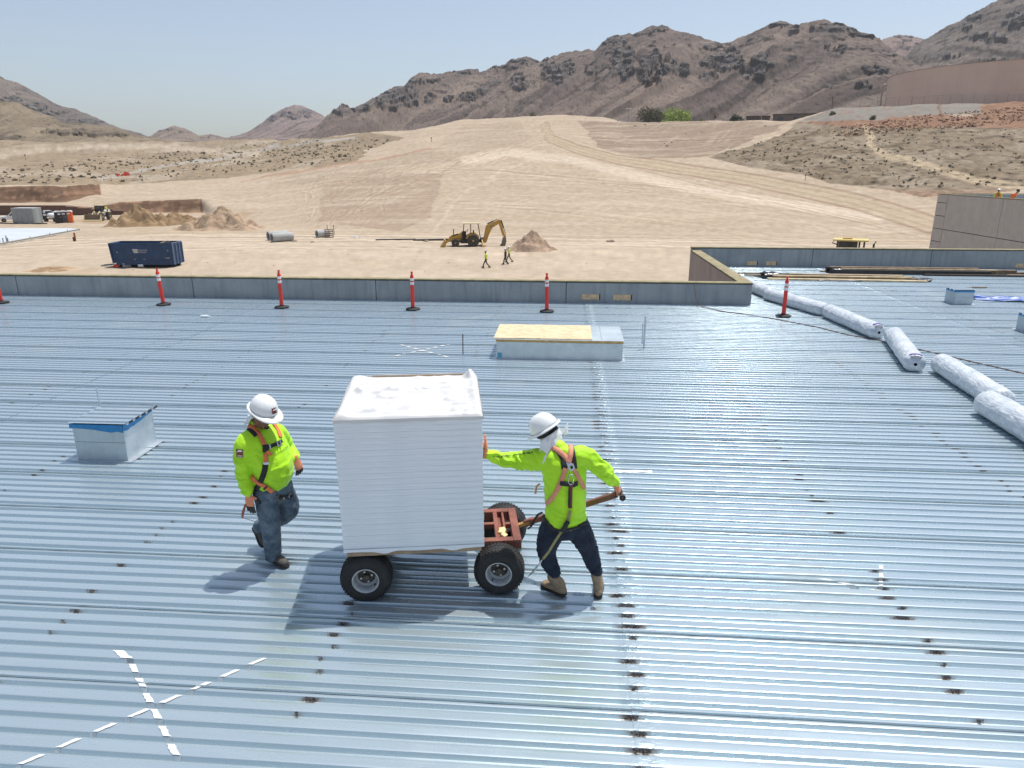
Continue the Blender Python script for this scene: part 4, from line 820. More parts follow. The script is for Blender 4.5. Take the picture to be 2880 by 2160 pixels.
MB().box(((BU0 + BU1) / 2 + .06, BV1 - .03, zt + .022), (BU1 - BU0 - .3, .012, .05)).build('kraft_facer', KRAFT, st); MB().box(((BU0 + BU1) / 2 + .05, BV1 - .012, zt + .026), (BU1 - BU0 - .2, .008, .05)).build('film_edge', WRAP, st)

# =================================================================== PEOPLE
def loft_add(bm, pts, n=14):
    """pts: (centre, rx, ry, side) closed round-capped tube of changing oval section"""
    C = [Vector(p[0]) for p in pts]; k = len(C); fine = []
    sp = lambda a, b, c, d, t: .5 * ((2 * b) + (c - a) * t + (2 * a - 5 * b + 4 * c - d) * t * t + (3 * b - a - 3 * c + d) * t ** 3)
    for i in range(k - 1):
        q = [pts[max(i - 1, 0)], pts[i], pts[i + 1], pts[min(i + 2, k - 1)]]
        for j in range(4):
            t = j / 4; fine.append((sp(*[Vector(e[0]) for e in q], t), max(.002, sp(*[e[1] for e in q], t)), max(.002, sp(*[e[2] for e in q], t)), Vector(q[1][3]).lerp(Vector(q[2][3]), t)))
    fine.append((C[-1], pts[-1][1], pts[-1][2], Vector(pts[-1][3])))
    d0 = (fine[1][0] - fine[0][0]).normalized(); d1 = (fine[-1][0] - fine[-2][0]).normalized(); f0, f1 = fine[0], fine[-1]
    cap = lambda f, d, s: [(f[0] + d * s * min(f[1], f[2]) * a, f[1] * b, f[2] * b, f[3]) for a, b in ((.55, .83), (.9, .44), (1., .08))]
    seq = cap(f0, d0, -1)[::-1] + fine + cap(f1, d1, 1); rings = []
    for i, (c, rx, ry, sd) in enumerate(seq):
        d = seq[min(i + 1, len(seq) - 1)][0] - seq[max(i - 1, 0)][0]; d.normalize(); s = (sd - d * sd.dot(d)); s = s.normalized() if s.length > 1e-3 else frame(d)[1]; w = d.cross(s)
        rings.append([bm.verts.new(c + s * math.cos(a) * rx + w * math.sin(a) * ry) for a in (2 * math.pi * j / n for j in range(n))])
    for A, B in zip(rings, rings[1:]):
        for j in range(n): bm.faces.new((A[j], A[(j + 1) % n], B[(j + 1) % n], B[j]))
    bm.faces.new(rings[0][::-1]); bm.faces.new(rings[-1])
def blob(name, tubes, mat, parent, voxel=.012, smooth=5, wr=None, cut=None):
    bm = bmesh.new()
    for t in tubes: loft_add(bm, t)
    bmesh.ops.recalc_face_normals(bm, faces=bm.faces[:]); me = bpy.data.meshes.new(name); bm.to_mesh(me); bm.free()
    o = bpy.data.objects.new(name, me); COL.objects.link(o); r = o.modifiers.new('r', 'REMESH'); r.mode = 'VOXEL'; r.voxel_size = voxel
    if smooth: s = o.modifiers.new('s', 'SMOOTH'); s.iterations = smooth; s.factor = .5
    bpy.context.view_layer.update(); me2 = bpy.data.meshes.new_from_object(o.evaluated_get(bpy.context.evaluated_depsgraph_get())); bpy.data.objects.remove(o); bpy.data.meshes.remove(me)
    nv = len(me2.vertices); co = np.zeros(nv * 3); me2.vertices.foreach_get('co', co); co = co.reshape(-1, 3); no = np.zeros(nv * 3); me2.vertices.foreach_get('normal', no); no = no.reshape(-1, 3)
    if wr is not None: co = co + no * wr(co, no)[:, None]; me2.vertices.foreach_set('co', co.ravel()); me2.update()
    if cut is not None:
        bm = bmesh.new(); bm.from_mesh(me2); bmesh.ops.delete(bm, geom=[v for v in bm.verts if cut(v.co)], context='VERTS'); bm.to_mesh(me2); bm.free()
    me2.shade_smooth(); me2.name = name; return link(name, me2, parent, mat)
def folds(amp, sc, seed, k=(1, 1, 1)):
    def f(co, no):
        x, y, z = co[:, 0] * k[0], co[:, 1] * k[1], co[:, 2] * k[2]
        a = fbm((x + y * .6) * sc, (z + y * .8) * sc * 1.3, 3, seed); b = 1 - 2 * np.abs(perlin((x * .6 + z * 1.2) * sc * 1.1 + 1.5 * a, (y - z * .5) * sc * 1.1, seed + 4)); return amp * (.5 * a + .6 * b - .2)
    return f
def cloth_folds(seed, sleeve):
    def f(co, no):
        x, y, z = co.T; s = sleeve(co); q = x * .8 - y * .5
        d = 1 - np.abs(perlin((z * .9 + q * .7) * 13 + .8 * perlin(x * 6, z * 6, seed + 2), (q - z * .3) * 4.5, seed)) * 2.6; big = fbm(x * 5 + y * 3, z * 6, 2, seed + 7)
        rip = 1 - np.abs(perlin(z * 24 + x * 9 + 1.2 * perlin(x * 8, z * 9, seed + 5), (x + y) * 7, seed + 3)) * 2.4
        return (1 - s) * (.007 * np.clip(d, -.3, 1) + .004 * big) + s * (.014 * np.clip(rip, -.4, 1) + .003 * big)
    return f
def bvh(objs):
    vs = []; fs = []
    for o in objs:
        b = len(vs); vs += [v.co.copy() for v in o.data.vertices]; fs += [tuple(b + i for i in p.vertices) for p in o.data.polygons]
    return BVHTree.FromPolygons(vs, fs)
class Fig:
    def __init__(s, O, label, group=None):
        s.O = Vector(O); s.t = thing('person', label, 'person', O, YAW, group); s.Ri = Matrix.Rotation(-YAW, 3, 'Z'); s.tree = None
    def ray(s, x, y): return s.Ri @ (Vector(_c) - s.O), (s.Ri @ Vector(ray(x, y))).normalized()
    def hit(s, x, y):
        o, d = s.ray(x, y); return s.tree.ray_cast(o, d)
    def path(s, pts, n=8):
        """strap course measured on the photograph, laid on the clothes"""
        out = []
        for (x0, y0), (x1, y1) in zip(pts, pts[1:]):
            for j in range(n):
                t = j / n; h = s.hit(x0 + (x1 - x0) * t, y0 + (y1 - y0) * t)
                if h[0] is not None: out.append((h[0], h[1]))
        h = s.hit(*pts[-1])
        if h[0] is not None: out.append((h[0], h[1]))
        if len(out) < 3: return out
        for _ in range(2):
            q = [out[0]]
            for a, b, c in zip(out, out[1:], out[2:]): q.append(((a[0] + b[0] * 2 + c[0]) / 4, (a[1] + b[1] * 2 + c[1]).normalized()))
            out = q + [out[-1]]
        return out
    def strap(s, name, pts, w, mat, off=.007, th=.004, n=8, raw=None):
        pa = raw if raw is not None else s.path(pts, n)
        if len(pa) < 2: return None
        L = [];
        for i, (p, nn) in enumerate(pa):
            d = (pa[min(i + 1, len(pa) - 1)][0] - pa[max(i - 1, 0)][0]).normalized(); sd = d.cross(nn).normalized(); e = p + nn * (off + .003)
            L.append([e - sd * w / 2 - nn * .004, e - sd * w * .46 + nn * th, e + nn * th, e + sd * w * .46 + nn * th, e + sd * w / 2 - nn * .004])
        return MB().grid(L).build(name, mat, s.t, True)
    def patch(s, name, quad, mat, n=6, off=.004):
        """flat print sewn on the cloth: four corners measured on the photograph"""
        P = []
        for i in range(n):
            row = []
            for j in range(n):
                u, v = i / (n - 1), j / (n - 1); x = (quad[0][0] * (1 - u) + quad[1][0] * u) * (1 - v) + (quad[3][0] * (1 - u) + quad[2][0] * u) * v; y = (quad[0][1] * (1 - u) + quad[1][1] * u) * (1 - v) + (quad[3][1] * (1 - u) + quad[2][1] * u) * v
                h = s.hit(x, y)
                if h[0] is None: return None
                row.append(h[0] + h[1] * off)
            P.append(row)
        return MB().grid(P).build(name, mat, s.t, True)
HIVIS = None
def hivis_material():
    t = NT('hivis_shirt'); p = t.obj(); n = t.noise(p, 5, 4, .6); w = t.noise(p, 22, 3, .6, .8); t.P('Base Color', t.mix(t.map(n, .3, .7), (.38, .74, .006), (.47, .86, .010))); t.P('Roughness', .62); t.b.inputs['Sheen Weight'].default_value = .15
    t.P('Normal', t.bump(w, .5, .012)); return t.m
HIVIS = hivis_material()
def denim(name, a, b):
    t = NT(name); p = t.obj(); n = t.noise(p, 7, 6, .65); w = t.noise(p, 30, 4, .6, .6); t.P('Base Color', t.mix(t.map(n, .32, .7), a, b)); t.P('Roughness', .85); t.P('Normal', t.bump(w, .4, .008)); return t.m
JEAN1 = denim('faded_denim', (.048, .075, .112), (.150, .200, .250)); JEAN2 = denim('dark_denim', (.006, .012, .026), (.016, .027, .052))
SKIN1 = pm('brown_skin', (.22, .115, .075), .5, var=.1, scale=20); SKIN2 = pm('tan_skin', (.38, .21, .14), .5, var=.1, scale=20)
ORANGE = pm('orange_webbing', (.75, .20, .075), .7, var=.12, scale=30); PINKO = pm('faded_webbing', (.72, .30, .19), .7, var=.12, scale=30); BWEB = pm('black_webbing', (.018, .018, .02), .7, var=.2, scale=30)
GLOVE = pm('coral_glove', (.75, .27, .15), .75, var=.12, scale=30); GLOVEB = pm('black_glove_palm', (.016, .016, .018), .55); HELM = pm('white_helmet', (.80, .82, .82), .28, var=.02, scale=4, coat=.3); CLOTH = pm('white_cloth', (.78, .80, .83), .8, var=.05, scale=9)
METAL = pm('bright_steel', (.62, .64, .66), .28, .95); BOOTG = pm('grey_boot', (.085, .078, .070), .8, var=.25, scale=18); BOOTT = pm('tan_boot', (.31, .225, .145), .85, var=.2, scale=18); SOLE = pm('boot_sole', (.030, .026, .024), .8); DARKRED = pm('dark_red_print', (.19, .045, .04), .6); LEATH = pm('grey_leather', (.12, .115, .11), .7); LENS = pm('dark_lens', (.01, .01, .012), .12); HAIR = pm('dark_stubble', (.045, .030, .022), .9)
def unit(v): return Vector(v).normalized()
def head_tubes(c, f, u, s=1.):
    """skull, jaw, nose, brow, ears; f face direction, u up"""
    c = Vector(c); f = unit(f); l = unit(Vector(u).cross(f)); u = f.cross(l)
    P = lambda a, b, d: c + f * a * s + l * b * s + u * d * s
    T = [[(P(.0, 0, .10), .055 * s, .07 * s, l), (P(.0, 0, .05), .077 * s, .098 * s, l), (P(.005, 0, -.01), .076 * s, .096 * s, l), (P(.012, 0, -.06), .066 * s, .078 * s, l), (P(.026, 0, -.105), .046 * s, .050 * s, l)],
         [(P(.088, 0, .02), .011 * s, .010 * s, l), (P(.105, 0, -.012), .013 * s, .012 * s, l), (P(.110, 0, -.03), .017 * s, .012 * s, l)],
         [(P(.082, -.045, .028), .012 * s, .012 * s, u), (P(.092, 0, .032), .013 * s, .011 * s, u), (P(.082, .045, .028), .012 * s, .012 * s, u)],
         [(P(.085, -.024, -.062), .009 * s, .010 * s, u), (P(.094, 0, -.06), .010 * s, .012 * s, u), (P(.085, .024, -.062), .009 * s, .010 * s, u)],
         [(P(.070, -.012, -.108), .02 * s, .018 * s, l), (P(.072, .012, -.108), .02 * s, .018 * s, l)]]
    for q in (-1, 1): T.append([(P(-.01, q * .079, .02), .012 * s, .02 * s, u), (P(-.012, q * .082, -.012), .011 * s, .022 * s, u), (P(-.004, q * .077, -.04), .009 * s, .012 * s, u)])
    return T, P
def helmet(fig, c, f, u, sticker=True, name='hard_hat'):
    c = Vector(c); f = unit(f); l = unit(Vector(u).cross(f)); u = f.cross(l)
    P = lambda a, b, d: c + f * a + l * b + u * d
    rows = []; n = 40
    for k in range(10):
        ph = k / 9 * math.pi / 2; row = []
        for j in range(n):
            th = 2 * math.pi * j / n; r = math.cos(ph) ** .82; a, b = math.cos(th), math.sin(th); ridge = .006 * math.exp(-(b * r * .118 / .018) ** 2) * math.sin(ph) ** .5 if abs(b) < .9 or k > 5 else 0
            ridge += .004 * math.exp(-((abs(b) * r * .118 - .04) / .012) ** 2) * math.sin(ph)
            row.append(P(a * r * .142, b * r * .118, .005 + math.sin(ph) * .135 + ridge))
        rows.append(row)
    sh = MB(); rows = [r + [r[0]] for r in rows]; sh.grid(rows)
    brim = []
    for w in (0., .35, .75, 1., 1.02):
        row = []
        for j in range(n):
            th = 2 * math.pi * j / n; a, b = math.cos(th), math.sin(th); out = .016 + .050 * max(0, a) ** 1.6 + .006 * max(0, -a); d = .005 - .010 * w - .012 * w * max(0, a) ** 2 - (.006 if w > 1 else 0)
            q = 1 + 0 * w; row.append(P(a * (.142 + out * min(w, 1)), b * (.118 + out * min(w, 1) * .9), d))
        brim.append(row + [row[0]])
    sh.grid(brim); o = sh.build(name, HELM, fig.t, True, fixn=False); m = o.modifiers.new('t', 'SOLIDIFY'); m.thickness = .004; m.offset = -1
    MB().lathe([(.098, -.025), (.106, -.03), (.106, -.005), (.098, .0)], 28, c + u * .0, u, cap=False).build('headband', BWEB, fig.t, True)
    if sticker:
        q = MB(); G_ = []
        for i in range(5):
            b = -.026 + .052 * i / 4; G_.append([P(.146 * math.sqrt(max(0, 1 - (b / .118) ** 2)) * math.cos(ph) ** .82 + .004, b, .005 + math.sin(ph) * .135 + .004) for ph in (.28, .42, .56, .68)])
        k = q.grid(G_).build('sticker', DARKRED, fig.t, True)
        MB().grid([[P(.1535 * math.cos(ph) ** .82, b, .009 + math.sin(ph) * .135 + .003) for ph in (.5 + .006 * (2 - i), .54 + .03 * i)] for i, b in enumerate((-.02, -.007, .007, .02))]).build('sticker_mark', WBAND, k, True)
    return o
def hand(fig, name, w, d, nrm, thumb, curl=.5, size=1., mats=None, spread=.10):
    """glove: palm and five unequal bent fingers; w wrist, d finger direction, nrm back of hand, thumb side"""
    w = Vector(w); d = unit(d); nrm = unit(Vector(nrm) - d * Vector(nrm).dot(d)); sd = unit(thumb); sd = unit(sd - d * sd.dot(d) - nrm * sd.dot(nrm)); s = size; T = []
    K = lambda a, b, c: w + d * a * s + sd * b * s + nrm * c * s
    T.append([(K(-.03, 0, 0), .030 * s, .024 * s, sd), (K(.01, 0, 0), .033 * s, .022 * s, sd), (K(.06, 0, 0), .043 * s, .019 * s, sd), (K(.092, 0, -.002), .042 * s, .016 * s, sd)])
    for i, (b, L) in enumerate(((.031, .072), (.0105, .080), (-.0105, .075), (-.031, .058))):
        p = K(.085, b, -.002); a = 0; pts = [(K(.055, b * .8, 0), .010 * s, .010 * s, sd), (p, .0105 * s, .0105 * s, sd)]; q = d + sd * b * spread * 12
        for seg, cu in ((.46, .55), (.30, .8), (.24, .6)):
            a += curl * cu; dd = (q.normalized() * math.cos(a) - nrm * math.sin(a)); p = p + dd * L * seg * s; pts.append((p, (.0100 - .0012 * (seg < .4)) * s, (.0100 - .0012 * (seg < .4)) * s, sd))
        T.append(pts)
    p = K(.02, .028, -.006); dd = unit(d * .55 + sd * .7 - nrm * .45); p2 = p + dd * .034 * s; d2 = unit(d * .85 + sd * (.35 - .3 * curl) - nrm * (.3 + .5 * curl)); p3 = p2 + d2 * .030 * s; p4 = p3 + unit(d2 - sd * .2 * curl) * .024 * s
    T.append([(K(.0, .012, 0), .014 * s, .014 * s, nrm), (p, .0145 * s, .014 * s, nrm), (p2, .0125 * s, .012 * s, nrm), (p3, .011 * s, .0105 * s, nrm), (p4, .0095 * s, .009 * s, nrm)])
    o = blob(name, T, mats or [GLOVE, GLOVEB], fig.t, .0042 * s, 2)
    if mats is None:
        for p in o.data.polygons:
            c = p.center - w; p.material_index = 1 if (p.normal.dot(nrm) < -.35 and c.dot(d) > .0) or c.dot(d) > .098 * s or (c.dot(sd) > .05 * s and c.dot(d) > .04 * s) else 0
    return o
def boot(fig, name, ankle, heel, toe, mat, h=.2, size=1., up=None):
    """leather boot: shaft, foot, welt and sole; heel and toe are points on the sole line"""
    heel = Vector(heel); toe = Vector(toe); ankle = Vector(ankle); d = unit(toe - heel); u = Vector(up) if up else Vector((0, 0, 1)); u = unit(u - d * u.dot(d)); s = d.cross(u); L = (toe - heel).length
    K = lambda a, b: heel + d * a * L + u * b
    T = [[(K(-.02, .05), .038, .040, s), (K(.22, .055), .042, .048, s), (K(.5, .052), .046, .044, s), (K(.8, .042), .049, .034, s), (K(.97, .036), .040, .028, s)], [(K(.10, .05), .042, .046, s), (K(.12, .10), .044, .052, s), (ankle, .05, .056, s), (ankle + (ankle - K(.12, .1)).normalized() * h * .3, .053, .060, s)]]
    o = blob(name, T, mat, fig.t, .009, 4, folds(.003, 22, 3))
    sp = []; W_ = [(-.14, .026), (-.10, .037), (.1, .041), (.35, .039), (.6, .048), (.85, .050), (1.02, .040), (1.12, .020)]
    lo = [K(a, .0) + s * w for a, w in W_] + [K(a, .0) - s * w for a, w in W_[::-1]]; hi = [p + u * (.022 if True else 0) for p in lo]; n = len(lo)
    MB().add(lo + hi, [tuple(range(n)), tuple(range(n, 2 * n))[::-1]] + [(i, (i + 1) % n, n + (i + 1) % n, n + i) for i in range(n)]).build('boot_sole', SOLE, o, False)
    return o
def z1(x, y): return (500 + x / 2.074, 1000 + y / 2.074)
def z2(x, y): return (1200 + x / 2.553, 1100 + y / 2.553)
def zh(x, y): return (630 + x / 6.9125, 1080 + y / 6.9125)
def zl(x, y): return (640 + x / 4.877, 1280 + y / 4.877)
def zb_(x, y): return (1330 + x / 4.916, 1140 + y / 4.916)
def zc(x, y): return (1330 + x / 4.88, 1380 + y / 4.88)

# ---- the man walking beside the stack
w1 = Fig((-2.851, 6.059, .003), 'man in a lime shirt, faded jeans and white hard hat walking towards the white stack')
F1 = Vector((.84, -.54, 0)); L1 = Vector((.54, .84, 0)); UP = Vector((0, 0, 1))
hf = unit(F1 * .93 + Vector((0, 0, -.36))); hu = unit(UP * .93 + F1 * .36)
HT, HP = head_tubes((.062, -.035, 1.578), hf, hu)
w1.body = blob('body', HT + [[((-.03, .01, 1.40), .058, .058, L1), ((-.01, .0, 1.46), .056, .058, L1), ((.035, -.02, 1.53), .055, .058, L1)],
    [((.07, 0, .80), .15, .12, L1), ((.06, 0, 1.05), .16, .15, L1), ((.03, 0, 1.28), .17, .11, L1), ((-.01, 0, 1.38), .13, .07, L1)],
    [((-.07, -.13, 1.36), .05, .05, F1), ((-.118, -.15, 1.09), .042, .042, F1), ((-.09, -.2, .84), .030, .030, F1)], [((.09, .14, 1.34), .05, .05, F1), ((.165, .27, 1.11), .042, .042, F1), ((.285, .12, 1.06), .03, .03, F1)],
    [((.02, -.08, .80), .08, .08, L1), ((.045, -.1, .48), .045, .045, L1), ((.0, -.01, .12), .038, .038, L1)], [((.12, .09, .79), .07, .07, L1), ((.155, .105, .545), .036, .036, L1), ((.0, .2, .38), .036, .036, L1), ((-.2, .28, .26), .04, .04, L1)]], SKIN1, w1.t, .010, 3)
w1.shirt = blob('shirt', [[((.068, -.005, .89), .188, .165, L1), ((.085, -.015, 1.0), .205, .195, L1), ((.078, -.015, 1.12), .205, .185, L1), ((.05, -.01, 1.25), .205, .150, L1), ((.01, 0, 1.35), .175, .110, L1), ((-.02, .005, 1.41), .105, .085, L1), ((-.022, .005, 1.45), .068, .066, L1)],
    [((-.045, -.09, 1.36), .085, .085, F1), ((-.088, -.145, 1.325), .094, .085, F1), ((-.118, -.152, 1.22), .090, .078, F1), ((-.128, -.155, 1.09), .080, .070, F1), ((-.115, -.175, .97), .070, .064, F1), ((-.094, -.20, .865), .054, .052, F1)],
    [((.06, .10, 1.36), .08, .08, F1), ((.105, .17, 1.32), .085, .08, F1), ((.145, .235, 1.20), .074, .07, F1), ((.175, .26, 1.115), .066, .062, F1), ((.245, .17, 1.08), .054, .052, F1), ((.275, .13, 1.066), .048, .046, F1)]], HIVIS, w1.t, .010, 4, cloth_folds(31, lambda co: sstep(-.05, -.09, co[:, 0]) * sstep(1.3, 1.2, co[:, 2])))
w1.jeans = blob('jeans', [[((.07, 0, .96), .165, .140, L1), ((.07, 0, .87), .178, .155, L1), ((.07, 0, .78), .18, .15, L1)], [((.03, -.075, .82), .115, .118, L1), ((.035, -.085, .66), .108, .11, L1), ((.045, -.10, .48), .094, .096, L1), ((.03, -.06, .30), .086, .088, L1), ((.012, -.02, .16), .080, .084, L1), ((.004, -.008, .085), .076, .082, L1)],
    [((.11, .08, .82), .115, .115, L1), ((.15, .10, .66), .104, .104, L1), ((.175, .10, .53), .092, .094, L1), ((.06, .17, .41), .088, .088, L1), ((-.08, .23, .325), .078, .078, L1), ((-.20, .28, .25), .074, .076, L1)]], JEAN1, w1.t, .011, 4, folds(.012, 11, 41, (1, 1, .8)))
boot(w1, 'work_boot', (.0, -.0, .13), (-.045, .03, .012), (.155, -.10, .012), BOOTG, .1)
boot(w1, 'work_boot', (-.215, .29, .20), (-.275, .315, .20), (-.195, .275, .03), BOOTG, .08, up=(.75, -.35, .35))
helmet(w1, Vector((.062, -.035, 1.578)) + hu * .048 + hf * .005, hf, hu)
hand(w1, 'work_glove', (-.088, -.205, .832), (.05, -.10, -1), (-.35, -.93, 0), (.95, -.3, 0), .12, 1.12, spread=.14)
hand(w1, 'work_glove', (.290, .115, 1.052), (.22, -.10, -1), (.75, -.6, .2), (-.6, -.8, 0), .42)
MB().grid([[HP(.101 - .055 * abs(b) ** 2 * 1.1 + q * .004, b * .078, d) for d in (.022, -.002, -.024)] for b in np.linspace(-1.02, 1.02, 11) for q in (0,)]).build('safety_glasses', LENS, w1.t, True)
blob('beard', [[(HP(.076, -.018, -.106), .010, .013, hu), (HP(.088, 0, -.112), .012, .014, hu), (HP(.076, .018, -.106), .010, .013, hu)]], HAIR, w1.t, .006, 2)
def cloth_drape(fig, c, f, u, a0, a1, r0, r1, drop, back, seed, name='neck_cloth', off=(0, 0, 0)):
    c = Vector(c); f = unit(f); l = unit(Vector(u).cross(f)); u = f.cross(l); P = []
    for i in range(26):
        th = a0 + (a1 - a0) * i / 25; row = []
        for j in range(12):
            q = j / 11; r = r0 + (r1 - r0) * q + .014 * q * math.sin(th * 9 + seed + 3 * q) + .012 * float(perlin(th * 3, q * 4, seed)) * (1 + q)
            p = c + f * math.cos(th) * r * 1.15 + l * math.sin(th) * r + u * (-.02 - 0 * q) + Vector((0, 0, -1)) * drop * q * (1 + .12 * math.sin(th * 5 + seed)) - f * back * q * q + Vector(off) * q * q; row.append(p)
        P.append(row)
    o = MB().grid(P).build(name, CLOTH, fig.t, True); m = o.modifiers.new('t', 'SOLIDIFY'); m.thickness = .003; return o
hc = Vector((.062, -.035, 1.578)) + hu * .048
cloth_drape(w1, hc, hf, hu, math.pi * .62, math.pi * 1.38, .105, .12, .20, .09, 2)
w1.tree = bvh([w1.shirt, w1.jeans])
w1.strap('harness_strap', [zh(450, 800), zh(560, 850), zh(680, 970), zh(750, 1110), zh(800, 1200)], .042, ORANGE)
w1.strap('shoulder_pad', [zh(430, 830), zh(520, 880), zh(640, 1000)], .066, BWEB, .003)
w1.strap('harness_strap', [zh(905, 690), zh(980, 800), zh(1060, 930), zh(1095, 1040)], .038, ORANGE)
w1.strap('chest_strap', [zh(760, 1235), zh(900, 1215), zh(1010, 1165), zh(1110, 1110)], .034, BWEB, .009)
w1.patch('strap_keeper', [zh(742, 1195), zh(862, 1180), zh(862, 1320), zh(752, 1330)], BWEB, 6, .016)
for a, b in (((1010, 1125), (1040, 1225)), ((1062, 1095), (1090, 1200)), ((880, 1190), (900, 1265))): w1.strap('buckle', [zh(*a), zh(*b)], .012, METAL, .014, n=4)
w1.strap('harness_strap', [zl(520, -20), zl(528, 60), zl(525, 125)], .042, ORANGE)
w1.strap('strap_end', [zh(810, 1315), zh(870, 1340), zh(930, 1385)], .03, ORANGE, .018, n=5)
w1.strap('buckle', [zl(483, 108), zl(566, 108)], .024, METAL, .013, n=5)
w1.strap('leg_strap', [zl(522, 120), zl(505, 230), zl(455, 370), zl(400, 460), zl(365, 540)], .05, BWEB)
w1.strap('hip_strap', [zl(320, 270), zl(385, 340), zl(440, 380), zl(520, 415), zl(620, 495)], .042, ORANGE, .014)
w1.strap('hip_strap', [zl(505, 450), zl(545, 405)], .02, BWEB, .018, n=4)
w1.patch('leather_tab', [zl(650, 530), zl(700, 540), zl(755, 620), zl(705, 655)], LEATH, 5, .012)
w1.strap('belt', [zl(700, 570), zl(790, 570), zl(885, 540)], .042, BWEB, .008)
for p in ((668, 538), (752, 585), (826, 562)):
    h = w1.hit(*zl(*p))
    if h[0] is not None: MB().lathe([(.006, 0), (.013, 0), (.013, .004), (.006, .004)], 12, h[0] + h[1] * .014, h[1], cap=False).build('grommet', METAL, w1.t)
pt = w1.patch('sleeve_patch', [zh(238, 1265), zh(378, 1275), zh(372, 1435), zh(248, 1425)], DARKRED, 7, .005)
w1.patch('patch_mark', [zh(250, 1315), zh(300, 1275), zh(340, 1280), zh(370, 1310)], WBAND, 5, .007)
for y in (1380, 1398, 1416): w1.patch('patch_mark', [zh(262, y), zh(362, y + 4), zh(362, y + 10), zh(262, y + 6)], WBAND, 4, .007)
# knife hanging from the glove: grip and blade
g0 = Vector((-.125, -.215, .735))
kn = MB().tube([g0, (-.155, -.215, .66), (-.172, -.21, .60)], [.010, .012, .009], 10).build('knife_handle', pm('dark_red_grip', (.35, .08, .05), .5), None, 40); kn.name = 'utility_knife'
kn.location = w1.O; kn.rotation_euler = (0, 0, YAW); tag(kn, 'hand tool with a red grip and thin steel blade held by the walking man', 'tool')
MB().bar((-.172, -.21, .60), (-.10, -.10, .50), .012, .005).build('blade', METAL, kn)

# ---- the man pulling the cart
w2 = Fig((.136, 5.726, .003), 'man in lime shirt and dark jeans seen from behind, pulling the cart handle')
F2 = unit((-.12, .99, 0)); L2 = unit((-.99, -.12, 0)); hc2 = Vector((-.266, .115, 1.546)); hf2 = unit((-.62, .56, -.52)); hu2 = unit((-.52, .14, .84))
HT, HP2 = head_tubes(hc2, hf2, hu2)
w2.body = blob('body', HT + [[((-.155, .03, 1.38), .06, .058, L2), ((-.185, .05, 1.44), .055, .057, L2), ((-.235, .09, 1.505), .055, .058, L2)],
    [((-.10, 0, .75), .15, .11, L2), ((-.10, 0, 1.0), .15, .1, L2), ((-.115, 0, 1.25), .16, .095, L2), ((-.14, .01, 1.37), .12, .06, L2)],
    [((-.27, .02, 1.35), .05, .05, F2), ((-.55, .10, 1.29), .042, .042, F2), ((-.79, .12, 1.34), .03, .03, F2)], [((.02, 0, 1.38), .05, .05, F2), ((.216, 0, 1.25), .042, .042, F2), ((.335, .05, 1.08), .03, .03, F2)],
    [((-.215, 0, .68), .08, .08, L2), ((-.262, .05, .42), .055, .055, L2), ((-.17, .0, .15), .04, .04, L2)], [((.01, 0, .68), .08, .08, L2), ((.126, .05, .44), .055, .055, L2), ((.207, 0, .16), .04, .04, L2)]], SKIN2, w2.t, .010, 3)
w2.shirt = blob('shirt', [[((-.10, -.01, .79), .188, .142, L2), ((-.10, -.01, .90), .180, .135, L2), ((-.105, -.01, 1.05), .185, .130, L2), ((-.115, -.005, 1.2), .195, .128, L2), ((-.13, 0, 1.32), .185, .112, L2), ((-.145, .01, 1.39), .12, .085, L2), ((-.16, .025, 1.44), .068, .064, L2)],
    [((-.22, .01, 1.345), .095, .095, F2), ((-.30, .03, 1.33), .086, .100, F2), ((-.42, .07, 1.305), .075, .090, F2), ((-.55, .10, 1.285), .066, .076, F2), ((-.66, .11, 1.305), .056, .062, F2), ((-.765, .12, 1.335), .046, .048, F2)],
    [((-.03, .0, 1.365), .095, .095, F2), ((.04, 0, 1.375), .084, .090, F2), ((.13, 0, 1.315), .074, .080, F2), ((.215, .0, 1.245), .066, .070, F2), ((.275, .025, 1.175), .057, .06, F2), ((.325, .048, 1.105), .048, .05, F2)]], HIVIS, w2.t, .010, 4, cloth_folds(51, lambda co: sstep(-.30, -.36, co[:, 0]) + sstep(.08, .14, co[:, 0])))
w2.jeans = blob('jeans', [[((-.10, 0, .86), .168, .115, L2), ((-.10, 0, .78), .178, .128, L2), ((-.10, .0, .70), .188, .130, L2)], [((-.19, .0, .74), .112, .118, L2), ((-.232, .01, .60), .112, .112, L2), ((-.262, .05, .43), .088, .094, L2), ((-.225, .025, .29), .074, .080, L2), ((-.192, .0, .245), .060, .066, L2), ((-.188, .0, .232), .060, .064, L2)],
    [((-.01, .0, .74), .112, .118, L2), ((.05, .01, .60), .108, .110, L2), ((.12, .045, .45), .086, .092, L2), ((.165, .025, .31), .072, .078, L2), ((.19, .002, .262), .058, .064, L2), ((.194, .0, .248), .060, .064, L2)]], JEAN2, w2.t, .011, 4, folds(.012, 12, 61, (1, 1, 1.5)))
boot(w2, 'work_boot', (-.158, -.0, .135), (-.110, -.02, .006), (-.275, .12, .006), BOOTT, .2)
boot(w2, 'work_boot', (.208, -.008, .15), (.213, -.045, .006), (.245, .155, .006), BOOTT, .2)
helmet(w2, hc2 + hu2 * .044, hf2, hu2)
hand(w2, 'work_glove', (-.808, .12, 1.350), (.03, .05, 1), (1, .0, .0), (-.1, 1, .1), .10, mats=[GLOVE])
hand(w2, 'work_glove', (.338, .05, 1.085), (.42, .1, -.9), (.80, -.55, .35), (-.3, .95, 0), 1.05)
cloth_drape(w2, hc2 + hu2 * .012, hf2, hu2, math.pi * .48, math.pi * 1.50, .104, .138, .225, .02, 6, off=(-.02, -.01, 0))
